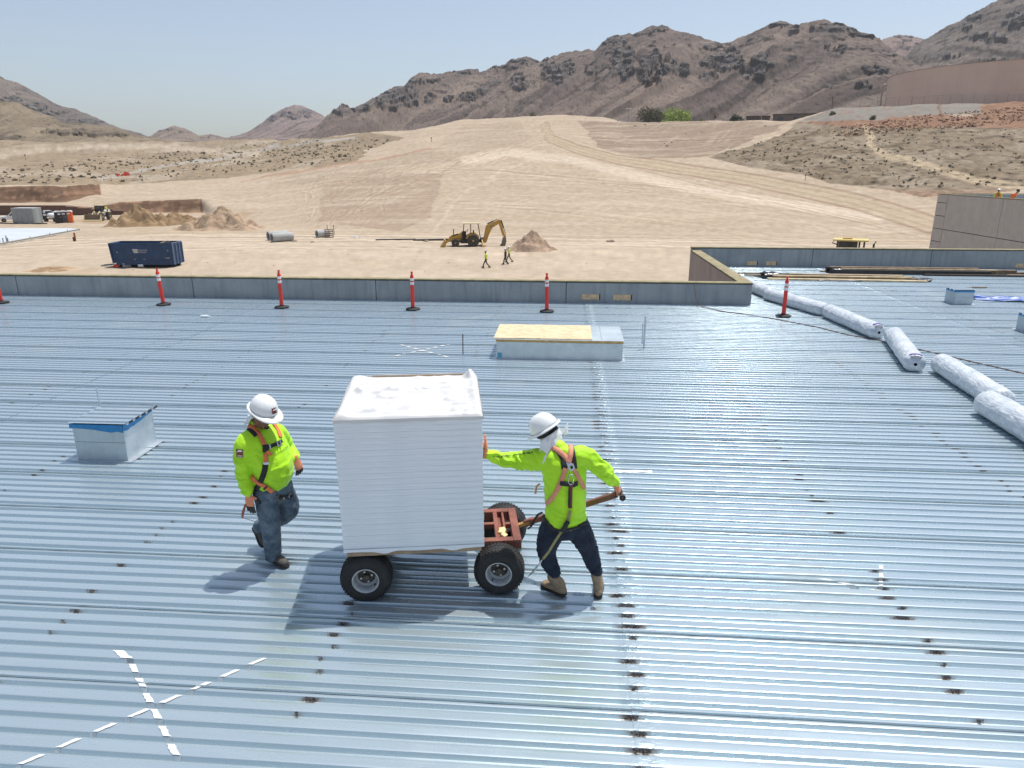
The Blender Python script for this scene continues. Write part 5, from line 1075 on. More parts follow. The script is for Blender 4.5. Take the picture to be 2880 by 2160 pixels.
P = [[hc2 + hf2 * (-.115 + .01 * math.sin(6 * u)) - unit(hu2.cross(hf2)) * (.045 + .07 * u) + Vector((.045 * u, -.02 * v, -.04 - .07 * v + .02 * math.sin(9 * u + 4 * v) + .03 * u)) for v in np.linspace(0, 1, 6)] for u in np.linspace(0, 1, 8)]
MB().grid(P).build('neck_cloth', CLOTH, w2.t, True)
MB().lathe([(.093, -.052), (.101, -.05), (.104, -.004), (.096, -.002)], 28, hc2 + hu2 * .048, hu2, cap=False).build('sweatband', BWEB, w2.t, True)
w2.tree = bvh([w2.shirt, w2.jeans])
w2.strap('back_pad', [zb_(1090, 560), zb_(1190, 640), zb_(1250, 740), zb_(1265, 880)], .052, BWEB, .003)
w2.strap('back_pad', [zb_(1340, 535), zb_(1370, 640), zb_(1385, 760), zb_(1400, 880)], .056, BWEB, .003)
w2.strap('harness_strap', [zb_(1075, 565), zb_(1170, 620), zb_(1265, 700), zb_(1320, 770)], .046, PINKO, .008)
w2.strap('harness_strap', [zb_(1345, 520), zb_(1360, 620), zb_(1350, 710), zb_(1325, 790)], .044, PINKO, .010)
w2.strap('harness_strap', [zb_(1275, 860), zb_(1240, 990), zb_(1190, 1120), zb_(1110, 1270), zb_(1010, 1376), zc(975, 270)], .04, PINKO, .008)
w2.strap('harness_strap', [zb_(1390, 880), zb_(1450, 985), zb_(1500, 1080), zb_(1535, 1150)], .036, PINKO, .008)
w2.strap('strap_keeper', [zb_(1205, 1065), zb_(1290, 1085), zb_(1380, 1095), zb_(1435, 1070)], .042, BWEB, .014)
w2.strap('sub_pelvic_strap', [zc(960, 330), zc(1010, 430), zc(1090, 510), zc(1200, 545), zc(1320, 520), zc(1450, 490), zc(1540, 440)], .026, BWEB, .010)
w2.strap('leg_strap', [zc(962, 260), zc(985, 370), zc(1060, 480), zc(1130, 550)], .04, BWEB)
h = w2.hit(*zb_(1340, 860)); pd, nd = h[0], h[1]
MB().lathe([(.018, 0), (.034, 0), (.034, .006), (.018, .006)], 22, pd + nd * .018, nd, cap=False).build('d_ring', METAL, w2.t, 40); w2.patch('d_ring_plate', [zb_(1283, 795), zb_(1392, 795), zb_(1385, 840), zb_(1295, 840)], METAL, 5, .016)
h = w2.hit(*zb_(1362, 1000)); MB().tube([h[0] + h[1] * .03 + Vector(q) for q in ((-.02, 0, .03), (-.022, 0, -.03), (-.005, 0, -.052), (.018, 0, -.04), (.02, 0, .02), (.008, 0, .045), (-.012, 0, .045), (-.02, 0, .03))], .0045, 8).build('snap_hook', METAL, w2.t, True)
w2.strap('shock_pack', [zb_(1345, 1075), zb_(1342, 1200), zb_(1340, 1376), zc(1338, 230)], .036, pm('maroon_web', (.13, .035, .045), .8), .016)
w2.strap('shock_pack_label', [zb_(1326, 1170), zb_(1322, 1300), zc(1312, 205)], .014, BWEB, .022)
KHAKI = pm('khaki_webbing', (.30, .27, .11), .8, var=.15, scale=30)
pa = w2.path([zc(1335, 260), zc(1310, 370), zc(1250, 500), zc(1205, 560)], 8)
w2.strap('lanyard', None, .028, KHAKI, .018, raw=pa)
e0 = pa[-1][0] + pa[-1][1] * .02
def at_local(fig, p, dy):
    o, d = fig.ray(*p); return o + d * ((dy - o.y) / d.y)
lp = [e0, at_local(w2, zc(1130, 690), -.15), at_local(w2, zc(1040, 840), -.15), at_local(w2, zc(960, 940), -.14)]
w2.strap('lanyard', None, .022, KHAKI, 0, raw=[(p, Vector((0, -1, .2)).normalized()) for p in lp])
w2.strap('lanyard_sleeve', [zc(1310, 385), zc(1270, 460), zc(1230, 530)], .044, BWEB, .026)
q = [at_local(w2, zc(950, 950), -.14), at_local(w2, zc(900, 1020), -.14), at_local(w2, zc(860, 1075), -.14), at_local(w2, zc(800, 1140), -.13), at_local(w2, zc(755, 1180), -.12)]
MB().tube(q, [.008, .012, .021, .015, .004], 8, squash=.5).build('lanyard_hook', METAL, w2.t, True)
a = at_local(w2, zc(955, 300), -.05); b = at_local(w2, zc(840, 400), -.02); c = at_local(w2, zc(750, 530), .03)
w2.strap('loose_strap', None, .022, BWEB, 0, raw=[(p, Vector((.5, -.8, .3)).normalized()) for p in (a, (a + b) / 2 + Vector((0, 0, .02)), b, (b + c) / 2 + Vector((0, 0, -.02)), c)])
a = at_local(w2, zb_(925, 1085), .08); b = at_local(w2, zb_(880, 1110), .08); c = at_local(w2, zb_(862, 1220), .08)
w2.strap('strap_end', None, .018, PINKO, 0, raw=[(p, Vector((.6, -.8, 0)).normalized()) for p in (a, b, c)])
# lettering down the sleeve
def sleeve_text(fig, body, p, q, size):
    for k, ch in enumerate(body):
        if ch == ' ': continue
        f = k / (len(body) - 1); x = p[0] + (q[0] - p[0]) * f; y = p[1] + (q[1] - p[1]) * f; h = fig.hit(x, y); h2 = fig.hit(x - 6, y + 1)
        if h[0] is None or h2[0] is None: continue
        up = unit(h2[0] - h[0]); right = h[1].cross(up) * -1; text('sleeve_letter', ch, size, BWEB, fig.t, plane_matrix(h[0] + h[1] * .006, up.cross(h[1]), up))
sleeve_text(w2, 'SAFETY FIRST', zb_(812, 655), zb_(312, 718), .045)

# =================================================================== THE YARD AND BEYOND
def put(px, py):
    """point of the site's floor seen at (column, row)"""
    p = Go(px, py, FLOOR); p.z = gh(p.x, p.y); return p
def onslope(px, D):
    D = fwd(px, 400, D)
    """ground at range D below column px"""
    d = ray(px * OV, 400 * OV); h = math.hypot(d[0], d[1]); x, y = d[0] / h * D, d[1] / h * D; return Vector((x, y, gh(x, y)))
def facing(p): return math.atan2(-p.x, p.y)            # turn that lays local x across the view
CATY = pm('machine_yellow', (.52, .29, .035), .5, var=.12, scale=3, dirt=(.34, .26, .17, .5)); CREAM = pm('faded_yellow', (.56, .47, .27), .6, var=.1, scale=3, dirt=(.36, .28, .19, .5)); DK = pm('machine_black', (.022, .022, .022), .6); GLASS = pm('dark_glass', (.03, .04, .045), .08); MTYRE = pm('dusty_tyre', (.055, .05, .045), .9, dirt=(.2, .16, .11, .5)); STEELD = pm('worn_steel', (.20, .165, .13), .6, .3, var=.25, scale=4); WPAINT = pm('white_paint', (.78, .79, .80), .35, coat=.3)
def wheel(name, parent, p, r, w, rim, seg=24):
    o = MB().lathe([(r * .55, -w / 2), (r * .93, -w / 2), (r, -w * .36), (r, w * .36), (r * .93, w / 2), (r * .55, w / 2)], seg, axis=(0, 1, 0)).build(name, MTYRE, parent, 40, p)
    MB().lathe([(r * .55, -w / 2 - .01), (r * .5, -w * .36), (r * .2, -w * .34), (r * .18, -w / 2 - .02), (0, -w / 2 - .02)], seg, axis=(0, 1, 0), cap=False).build('rim', rim, o, 40)
    MB().lathe([(r * .55, w / 2 + .01), (r * .5, w * .36), (r * .2, w * .34), (r * .18, w / 2 + .02), (0, w / 2 + .02)], seg, axis=(0, 1, 0), cap=False).build('rim', rim, o, 40)
    mb = MB()
    for k in range(20):
        for s in (-1, 1): a = 2 * math.pi * (k + .25 * s) / 20; mb.bar((math.cos(a) * r, s * w * .06, math.sin(a) * r), (math.cos(a + .1) * r * .985, s * w * .46, math.sin(a + .1) * r * .985), r * .09, r * .06, up=(math.cos(a), 0, math.sin(a)))
    t = mb.build('tread_lugs', MTYRE, o, fixn=False); t['kind'] = 'stuff'; return o
# ---- backhoe loader (x to its rear, y away)
p = put(1012, 531); t = thing('backhoe_loader', 'yellow backhoe loader standing in the yard with its digging arm raised', 'backhoe', p, facing(p) + .02); sc = 1.13; t.scale = (sc, sc, sc)
for x, r, w in ((-1.55, .46, .32), (.55, .72, .46)):
    for y in (-.85, .85): wheel('wheel', t, (x, y, r), r, w, CATY)
MB().prism([(-2.3, .55), (-2.3, 1.15), (-.75, 1.62), (-.75, .55)], 1, -.42, .42).build('engine_hood', CATY, t); MB().prism([(-2.0, 1.3), (-1.2, 1.54), (-1.2, 1.40), (-2.0, 1.16)], 1, -.43, -.425).build('hood_vent', DK, t)
MB().box((-.2, 0, .62), (3.2, .7, .3)).box((-.45, -.55, .6), (1., .4, .4)).box((-.45, .55, .6), (1., .4, .4)).build('chassis', DK, t)
MB().box((.2, 0, .95), (1.9, 1.3, .3)).build('cab_floor', DK, t)
for s in (-1, 1): MB().prism([(-.35, .95), (-.15, 1.3), (.3, 1.52), (.8, 1.52), (1.25, 1.2), (1.3, 1.05), (1.0, 1.2), (.5, 1.36), (.05, 1.2), (-.15, .95)], 1, s * .62, s * .98).build('fender', CATY, t)
for x0, x1 in ((-.62, -.5), (1.42, 1.18), (.3, .3)):
    for y in (-.66, .66): MB().bar((x0, y, 1.05), (x1, y, 2.62), .07, .07).build('cab_post', DK, t)
MB().box((.35, 0, 2.68), (2.0, 1.55, .11), None, .03).build('cab_roof', CREAM, t); MB().box((-.5, 0, 1.45), (.5, .6, .6), None, .05).box((.35, 0, 1.3), (.55, .55, .15)).box((.62, 0, 1.6), (.14, .5, .55)).build('seat', DK, t); MB().tube([(-.3, 0, 1.7), (-.1, 0, 1.85)], .03).box((-.08, 0, 1.86), (.05, .36, .36)).build('control_console', DK, t)
MB().tube([(-1.75, .2, 1.3), (-1.75, .2, 2.0)], .055, 10).build('exhaust_stack', DK, t)
for y in (-.62, .62): MB().bar((-.95, y, 1.35), (-2.1, y, .85), .12, .22).bar((-2.1, y, .85), (-2.75, y, .45), .12, .2).build('loader_arm', CATY, t); MB().tube([(-1.2, y * .9, .8), (-2.3, y * .9, .75)], .05).build('hydraulic_cylinder', METAL, t)
MB().prism([(-2.75, .75), (-2.95, .95), (-2.9, .55), (-3.35, .06), (-3.4, .02), (-2.75, .02), (-2.65, .3)], 1, -1.1, 1.1).build('front_bucket', pm('worn_bucket_yellow', (.50, .31, .08), .55, .1, var=.25, scale=3, dirt=(.3, .22, .14, .7)), t)
MB().box((1.55, 0, .72), (.35, 1.5, .5)).build('rear_frame', DK, t)
for s in (-1, 1): MB().bar((1.6, s * .75, .8), (1.75, s * 1.35, .12), .14, .14).box((1.76, s * 1.38, .06), (.45, .4, .08)).build('stabiliser_leg', CATY, t)
def arm(name, pts, th, mat, w=.26):
    return MB().prism(pts, 1, -w / 2, w / 2).build(name, mat, t)
MB().box((1.95, 0, .75), (.4, .5, .7), None, .04).build('swing_post', CATY, t)
bo = arm('boom', [(1.85, .55), (2.2, .5), (2.45, 1.3), (2.9, 2.15), (3.75, 2.65), (3.78, 2.95), (3.5, 3.0), (2.15, 2.45), (2.05, 1.9)], 0, CATY)
q = MB().prism([(2.5, 2.28), (2.95, 2.48), (3.12, 2.42), (2.68, 2.18)], 1, -.137, -.131).build('logo_patch', DK, bo); text('logo_lettering', 'CAT', .2, WPAINT, bo, plane_matrix((2.82, -.139, 2.335), (1, 0, .35), (-.35, 0, 1)))
arm('dipper_stick', [(3.52, 3.05), (3.85, 3.1), (4.0, 2.55), (4.42, 1.2), (4.3, 1.05), (4.08, 1.25), (3.7, 2.4)], 0, CATY, .22)
for a_, b_, n_ in (((1.95, 0, 1.0), (2.1, 0, 2.2), 'hydraulic_cylinder'), ((2.3, 0, 2.62), (3.5, 0, 3.12), 'hydraulic_cylinder'), ((3.95, 0, 3.0), (4.45, 0, 1.5), 'hydraulic_cylinder')): MB().tube([a_, Vector(a_).lerp(Vector(b_), .6)], .075, 8).tube([Vector(a_).lerp(Vector(b_), .6), b_], .04, 8).build(n_, DK, t)
MB().tube([(4.42, 0, 1.5), (4.5, 0, 1.15), (4.25, 0, 1.0)], .06).build('bucket_link', CATY, t)
MB().prism([(4.15, 1.0), (4.5, 1.05), (4.55, .55), (4.42, .06), (3.85, .0), (3.75, .0), (4.0, .3), (4.05, .6)], 1, -.32, .32).build('digging_bucket', STEELD, t)
p2 = put(880, 518); o = MB().tube([(-4.6, 0, .1), (1.2, -.1, .12)], .09, 8).build('steel_pipe', DK, None, 40, loc=p2, rot=(0, 0, facing(p2))); tag(o, 'long dark pipe lying on the ground behind the backhoe bucket', 'pipe')
p2 = put(925, 520); o = MB().tube([(-2.2, 0, .12), (3.2, -.1, .15)], .13, 8).build('steel_pipe', DK, None, 40, loc=p2, rot=(0, 0, facing(p2) + .04)); tag(o, 'thicker dark pipe lying beside the longer one, close to the backhoe', 'pipe')
# ---- small people
def small_person(label, p, yaw, shirt, trousers, skin, stride=.3, hat=None, vest=None, lean=0., sit=False, armb=.15, scale=1.):
    f = Fig(p, label); f.t.rotation_euler = (0, 0, yaw); f.t.scale = (scale,) * 3; X = Vector((1, 0, 0)); Yv = Vector((0, 1, 0)); s = stride; l = lean
    blob('body', [[((.02 + l * .6, 0, 1.40), .05, .05, Yv), ((.03 + l * .8, 0, 1.5), .05, .05, Yv)], [((.05 + l * .9, 0, 1.71), .06, .07, Yv), ((.05 + l * .9, 0, 1.63), .075, .095, Yv), ((.065 + l * .9, 0, 1.53), .055, .065, Yv)],
      [((l * .3 + armb, -.26, .98), .035, .035, X), ((l * .3 + armb + .05, -.25, .85), .04, .03, X)], [((l * .3 - armb, .26, .98), .035, .035, X), ((l * .3 - armb + .02, .25, .85), .04, .03, X)], [((0, 0, .9), .1, .13, Yv), ((l * .5, 0, 1.3), .1, .15, Yv)]], skin, f.t, .022, 3)
    blob('shirt', [[((0, 0, .92), .16, .13, Yv), ((l * .3, 0, 1.15), .175, .125, Yv), ((l * .55, 0, 1.36), .18, .11, Yv), ((l * .6, 0, 1.43), .09, .07, Yv)], [((l * .5, -.19, 1.38), .07, .07, X), ((l * .35 + armb * .3, -.25, 1.15), .055, .055, X), ((l * .3 + armb, -.26, .96), .045, .045, X)], [((l * .5, .19, 1.38), .07, .07, X), ((l * .35 - armb * .3, .25, 1.15), .055, .055, X), ((l * .3 - armb, .26, .96), .045, .045, X)]], shirt, f.t, .022, 3)
    if vest is not None: blob('safety_vest', [[((0, 0, .95), .172, .142, Yv), ((l * .3, 0, 1.15), .187, .137, Yv), ((l * .55, 0, 1.35), .185, .122, Yv)]], vest, f.t, .02, 3)
    blob('trousers', [[((0, 0, .97), .15, .125, Yv), ((0, 0, .86), .165, .13, Yv)], [((0, -.09, .88), .10, .1, Yv), ((s * .55, -.09, .48), .07, .075, Yv), ((s * .8, -.09, .10), .055, .06, Yv)], [((0, .09, .88), .10, .1, Yv), ((-s * .25, .09, .48), .07, .075, Yv), ((-s, .09, .14), .055, .06, Yv)]], trousers, f.t, .022, 3)
    for a, b, z in ((s * .8, -.09, 0), (-s, .09, .04)): MB().prism([(a - .09, z), (a + .2, z), (a + .2, z + .06), (a + .05, z + .12), (a - .09, z + .12)], 1, b - .05, b + .05).build('boot', SOLE, f.t)
    if hat is not None: MB().lathe([(.15, 0), (.152, .008), (.118, .012), (.108, .06), (.07, .11), (0, .125)], 20, (.05 + l * .9, 0, 1.655), (.12 + l, 0, 1), cap=False).build('hard_hat', hat, f.t, True)
    else: MB().lathe([(.085, -.04), (.09, .0), (.075, .06), (0, .09)], 14, (.03 + l * .9, 0, 1.67), (0, 0, 1), cap=False).build('hair', HAIR, f.t, True)
    return f.t
LIME = pm('lime_vest', (.50, .72, .02), .6); PALEV = pm('pale_lime_vest', (.62, .72, .18), .6); DCL = pm('dark_clothes', (.03, .028, .028), .85); BRN = pm('brown_trousers', (.10, .075, .05), .85); KHK = pm('khaki_trousers', (.22, .17, .10), .85); OVEST = pm('orange_vest', (.85, .16, .015), .6)
wk = put(1050, 578); small_person('person in a lime vest and brown trousers walking alone across the yard, bareheaded', wk, facing(wk) + math.pi - .25, LIME, BRN, SKIN1, .42, None, LIME)
wk = put(1092, 571); small_person('person in dark clothes and a white hard hat walking closest to the dirt mound', wk, facing(wk) + math.pi - .2, DCL, DCL, SKIN1, .3, WPAINT)
wk = put(1100, 566); small_person('person in pale lime vest and khaki trousers, half hidden behind one in dark clothes', wk, facing(wk) + math.pi - .2, PALEV, KHK, SKIN2, .4, WPAINT, PALEV)
# ---- mounds of soil
def mound(label, px, py, w, h, d, seed, col, sharp=1.3):
    p = put(px, py); n, m = 44, 72; th = np.linspace(0, 2 * np.pi, m, endpoint=False); r = np.linspace(0, 1, n); Rr, T = np.meshgrid(r, th, indexing='ij')
    wob = 1 + .28 * fbm(np.cos(T) * 1.4 + seed, np.sin(T) * 1.4, 3, seed); X = Rr * np.cos(T) * w / 2 * wob; Y = Rr * np.sin(T) * d / 2 * wob
    Z = h * (1 - Rr) ** sharp * (1 + .25 * fbm(X / 2.2, Y / 2.2, 3, seed + 2)) + .22 * h * fbm(X / 1.6, Y / 1.6, 4, seed + 4) * np.sin(np.pi * np.clip(Rr, 0, 1)) - .1 * Rr - .25 * (Rr > .98); Z = np.maximum(Z, -.4)
    P = np.stack([X, Y, Z], 2)[:, :, :]; c = np.empty(P.shape); c[:] = col; k = sstep(-.2, .5, fbm(X / 1.5, Y / 1.5, 4, seed + 7))[..., None]; c = c * (.78 + .4 * k)
    P = np.concatenate([P, P[:, :1]], 1); c = np.concatenate([c, c[:, :1]], 1); o = link('dirt_mound', grid_mesh('dirt_mound', P[::-1], c[::-1]), None, SOIL, p, (0, 0, facing(p))); tag(o, label, 'dirt mound')
SOIL = attr_mat('loose_soil', .97, 1.3, .25, .8, .12, 5.)
mound('dark brown mound of soil nearest the wheel loader', 303, 487, 13.0, 3.9, 9, 3, (.30, .205, .12)); mound('broad pale mound of soil at the foot of the graded slope', 485, 494, 15.5, 3.7, 11, 5, (.40, .295, .205)); mound('low ridge of dark soil between two taller mounds', 385, 484, 12, 2.1, 7, 9, (.28, .19, .11), .9); mound('low brown spoil heap in front of the broad pale mound', 452, 496, 8.5, 2.2, 5, 12, (.31, .22, .14)); mound('neat cone of brown sand beside the backhoe', 1150, 540, 6.6, 2.55, 6, 7, (.40, .29, .21), 1.05); mound('flat patch of dug soil close to the parapet', 112, 583, 5.5, .35, 4, 15, (.37, .25, .15), .7)
# ---- dumpster
p = put(321, 575); t = thing('dumpster', 'long open dark blue roll-off dumpster with white lettering', 'dumpster', p, 0.10); NAVY = pm('navy_steel', (.012, .050, .13), .5, .1, var=.2, scale=2, dirt=(.05, .06, .08, .5)); PALEB = pm('chipped_blue', (.16, .22, .33), .5, .2, var=.3, scale=9); LETT = pm('cream_lettering', (.62, .60, .55), .6)
L, Wd, H0, H1 = 6.5, 2.4, .28, 2.5
def dside(y, s): return MB().prism([(-L / 2, H1), (L / 2, H1), (L / 2 - .0, .75), (L / 2 - .1, H0), (-L / 2 + .26, H0), (-L / 2 + .18, .75)], 1, y, y + s * .07)
dside(-Wd / 2, 1).build('side_wall', NAVY, t); dside(Wd / 2, -1).build('side_wall', NAVY, t)
MB().box((.1, 0, H0 + .04), (L - .7, Wd - .16, .08)).build('floor', NAVY, t); MB().bar((-L / 2 + .03, 0, H1 - .05), (-L / 2 + .24, 0, H0), Wd - .16, .07, up=(1, 0, 0)).build('front_wall', NAVY, t)
dr_ = MB().box((L / 2 + .03, 0, (H0 + H1) / 2), (.06, Wd, H1 - H0)).build('rear_door', NAVY, t)
for y in (-1.15, -.38, .38, 1.15): MB().box((L / 2 + .1, y, (H0 + H1) / 2), (.08, .1, H1 - H0 - .04)).build('door_rib', PALEB, dr_)
for a, b in (((-L / 2, -Wd / 2, H1), (L / 2, -Wd / 2, H1)), ((-L / 2, Wd / 2, H1), (L / 2, Wd / 2, H1)), ((-L / 2, -Wd / 2, H1), (-L / 2, Wd / 2, H1)), ((L / 2, -Wd / 2, H1), (L / 2, Wd / 2, H1))): MB().bar(a, b, .12, .1).build('top_rail', PALEB if a[1] != b[1] else NAVY, t)
MB().box((-L / 2 + .14, -Wd / 2 - .03, 1.45), (.14, .1, 2.0), Matrix.Rotation(-.1, 3, 'Y')).build('corner_post', NAVY, t); MB().box((.1, -Wd / 2 - .012, .78), (L - .9, .04, .05)).build('side_crease', NAVY, t)
for y in (-.45, .45): MB().box((.2, y, .13), (L - .6, .16, .22)).build('skid_rail', DK, t)
for x in (-L / 2 + .6, L / 2 - .3):
    for y in (-.9, .9): MB().lathe([(.11, -.1), (.11, .1)], 12, (x, y, .11), (0, 1, 0)).build('roller', DK, t)
MB().bar((-L / 2 - 1.55, -.4, .12), (-L / 2 + .5, -.4, .3), .14, .12).bar((-L / 2 - 1.55, .2, .12), (-L / 2 + .5, .2, .3), .14, .12).build('tow_rail', pm('grey_steel', (.16, .19, .21), .6), t)
M = lambda x, z: plane_matrix((x, -Wd / 2 - .008, z), (1, 0, 0), (0, 0, 1))
MB().prism([(-.88, 1.92), (-.34, 1.92), (-.34, 1.52), (-.72, 1.52)], 1, -Wd / 2 - .008, -Wd / 2 + .0).build('logo_panel', LETT, t)
for x in (-.72, -.62): MB().prism([(x, 1.87), (x + .035, 1.87), (x + .09, 1.58), (x + .055, 1.58)], 1, -Wd / 2 - .014, -Wd / 2 - .0085).build('logo_stripe', NAVY, t)
for z in (1.64, 1.76): MB().box((-.42, -Wd / 2 - .011, z), (.14, .006, .035)).build('logo_stripe', NAVY, t)
text('lettering', 'WESTERN ELITE', .17, LETT, t, M(.07, 1.80)); text('lettering', '702-649-6512', .18, LETT, t, M(.07, 1.60)); text('lettering', 'T1603', .19, LETT, t, M(L / 2 - .6, .98)); text('lettering', '30', .16, LETT, t, M(L / 2 - .45, 1.75)); text('lettering', '30', .2, LETT, t, M(-L / 2 + .75, 1.6))
for x, w in ((-.75, .14), (.25, .12)): MB().box((x, -Wd / 2 - .008, .86), (w, .006, .05)).build('sticker', LETT, t)
for a, b, m in (((1.2, .3, 2.3), (2.0, .7, 2.62), 1), ((-.6, -1.0, 2.45), (.4, -1.1, 2.5), 1), ((.6, .2, 2.3), (2.4, .5, 2.5), 0)): o = MB().bar(a, b, .22, .05).build('scrap_board', WOODS[m], None, False, p, (0, 0, .10)); tag(o, {1.2: 'scrap board sticking highest out of the dumpster', -.6: 'scrap board lying on the near rim of the dumpster', .6: 'scrap board lying inside the dumpster'}[a[0]], 'board', 'scrap boards in the dumpster')
def small_at(px, py): q = put(px, py); return q, facing(q)
q, a = small_at(252, 578); t = thing('cooler', 'red cooler box with a white lid before the dumpster', 'cooler', q, a); MB().box((0, 0, .16), (.55, .35, .32), None, .03).build('body', RED, t); MB().box((0, 0, .38), (.6, .4, .12), None, .03).build('lid', WPAINT, t); MB().box((0, -.19, .46), (.4, .05, .03)).build('handle', WPAINT, t)
q, a = small_at(275, 577.5); t = thing('grey_crate', 'grey plastic crate before the dumpster, between cooler and bucket', 'crate', q, a); MB().box((0, 0, .2), (.8, .45, .4), None, .02).build('body', pm('grey_plastic', (.30, .32, .34), .6), t); MB().box((0, 0, .42), (.84, .5, .05), None, .01).build('rim', pm('grey_plastic2', (.38, .40, .42), .6), t)
q, a = small_at(305, 578); t = thing('white_bucket', 'white bucket lying on its side before the dumpster', 'bucket', q + Vector((0, 0, .19)), a); MB().lathe([(0, -.25), (.15, -.25), (.19, .25), (.195, .26), (.18, .26), (.145, -.22)], 20, axis=(1, -.35, 0), cap=False).build('body', WPAINT, t, 40); MB().lathe([(0, 0), (.18, 0)], 20, (.235, -.082, 0), (1, -.35, 0), cap=False).build('opening', pm('pale_inside', (.55, .6, .5), .5), t)
# ---- concrete pipes
PIPEC = concrete_material('pipe_concrete', (.36, .37, .36), (.46, .46, .45), (.30, .30, .29))
def pipe(label, px, py, L, r, rz):
    q, a = small_at(px, py); t = thing('concrete_pipe', label, 'concrete pipe', q + Vector((0, 0, r - .03)), a + rz, 'concrete drain pipes in the yard'); b = MB().lathe([(r * .74, -L / 2), (r * .97, -L / 2), (r, -L / 2 + .04), (r, L / 2 - .12), (r * .9, L / 2 - .11), (r * .88, L / 2), (r * .74, L / 2), (r * .74, -L / 2)], 36, axis=(1, 0, 0), cap=False).build('pipe_wall', PIPEC, t, 40)
pipe('nearer of the two long concrete pipes lying side by side', 610, 521, 3.1, .66, .40); pipe('farther of the two long concrete pipes, mostly hidden by its twin', 602, 517.8, 3.1, .66, .40); pipe('single short concrete pipe next to a wooden pallet', 698, 513, 2.0, .58, .45)
q, a = small_at(711, 513); t = thing('wooden_pallet', 'brown wooden pallet leaning against the end of the short concrete pipe', 'pallet', q, a - .1)
for z in (.1, .38, .66, .94, 1.2): MB().box((.1, -.62, z), (1.25, .03, .13)).build('slat', WOODS[2], t)
for x in (-.5, .1, .68): MB().box((x, -.57, .65), (.09, .06, 1.25)).build('stringer', WOODS[2], t)
for px, lab in ((708, 'short dark stake standing behind the pallet'), (722, 'dark stake standing beyond the pallet')): q, a = small_at(px, 507); o = MB().box((0, 0, .75), (.09, .09, 1.6)).build('timber_stake', WOODS[3], None, False, q, (0, 0, a)); tag(o, lab, 'stake')
for px, py, s, lab in ((635, 521, .35, 'brown rock on the ground right beside the two long pipes'), (675, 523, .3, 'brown rock on the ground below the short pipe'), (766, 512, .6, 'flat grey slab of stone lying alone in the yard'), (921, 521, .35, 'pale rock lying under the long dark pipes'), (1320, 522, .5, 'lone brown rock on the yard between backhoe and parapet corner')):
    q, a = small_at(px, py); bm = bmesh.new(); bmesh.ops.create_icosphere(bm, subdivisions=2, radius=s)
    for v in bm.verts: v.co *= 1 + .3 * float(perlin(v.co.x * 3 + px, v.co.y * 3 + v.co.z * 2, 5)); v.co.z *= .6 if s < .55 else .3; v.co.x *= 1.3
    me = bpy.data.meshes.new('rock'); bm.to_mesh(me); bm.free(); o = link('rock', me, None, pm('tan_rock', (.25, .18, .13), .9, var=.3, scale=4) if s < .55 else PIPEC, q); tag(o, lab, 'rock')
# ---- west side: slab, container, toilets, pickups, loader
a, b, c, d = put(-160, 560), put(172, 498), put(150, 496), put(-160, 495)
t = thing('concrete_slab', 'freshly poured pale concrete slab with a timber form edge', 'slab', (0, 0, FLOOR)); SLAB = pm('pale_slab', (.50, .54, .57), .6, var=.06, scale=.3)
pts = [(q.x, q.y) for q in (a, b, c, d)]; MB().prism(pts, 2, .02, .24).build('slab', SLAB, t)
MB().bar((a.x, a.y - .12, .15), (b.x + .1, b.y - .12, .15), .06, .3).build('form_board', WOODS[0], t); MB().bar((a.x, a.y - .9, .06), (b.x + .2, b.y - .6, .06), .7, .02).build('plastic_sheet', FILM, t)
for f in (.3, .45, .6, .75, .9): q = a.lerp(b, f); MB().box((q.x, q.y - .2, .25), (.06, .06, .5)).build('form_stake', WOODS[2], t)
q, a2 = small_at(10, 527); t = thing('conduit_stubs', 'cluster of grey conduit stubs rising beside the pale slab', 'conduit', q, a2)
for x, y, h in ((-.5, 0, 1.5), (-.1, .2, .8), (.3, 0, 1.1), (.45, .25, .8)): MB().tube([(x, y, 0), (x, y, h)], .07, 8).build('conduit', pm('conduit_grey', (.25, .29, .31), .6), t)
q, a2 = small_at(163, 521); t = thing('orange_marker', 'small orange and brown marker post by the pale slab', 'marker post', q, a2); MB().box((0, 0, .6), (.25, .12, 1.2)).build('post', pm('rust_orange', (.45, .13, .05), .7), t); MB().box((-.15, -.05, .3), (.3, .15, .6)).build('brace', RUSTY, t)
# container: two faces seen
q, a2 = small_at(62, 482); t = thing('storage_container', 'plain grey box container standing in the yard', 'container', q, .06); CG = pm('grey_container', (.27, .29, .29), .6, var=.08, scale=1)
W3, D3, H3 = 4.0, 2.7, 2.75
for nm, c3, s3 in (('front_wall', (0, -D3 / 2, H3 / 2 + .1), (W3, .1, H3)), ('rear_wall', (0, D3 / 2, H3 / 2 + .1), (W3, .1, H3)), ('side_wall', (W3 / 2, 0, H3 / 2 + .1), (.1, D3 - .12, H3)), ('side_wall', (-W3 / 2, 0, H3 / 2 + .1), (.1, D3 - .12, H3))): MB().box(c3, s3).build(nm, CG, t)
MB().box((0, 0, H3 + .15), (W3 + .06, D3 + .06, .1)).build('roof', pm('pale_grey_roof', (.45, .48, .48), .5), t); MB().box((0, 0, .06), (W3, D3, .12)).build('base', DK, t)
for x in (-1.0, 0, 1.0): MB().box((x, -D3 / 2 - .055, H3 / 2 + .1), (.04, .02, H3 - .2)).build('panel_seam', pm('seam_grey', (.19, .205, .205), .6), t)
MB().box((W3 / 2 + .06, 0, H3 / 2), (.02, 1.2, 2.6)).build('door', pm('door_grey', (.36, .38, .37), .6), t)
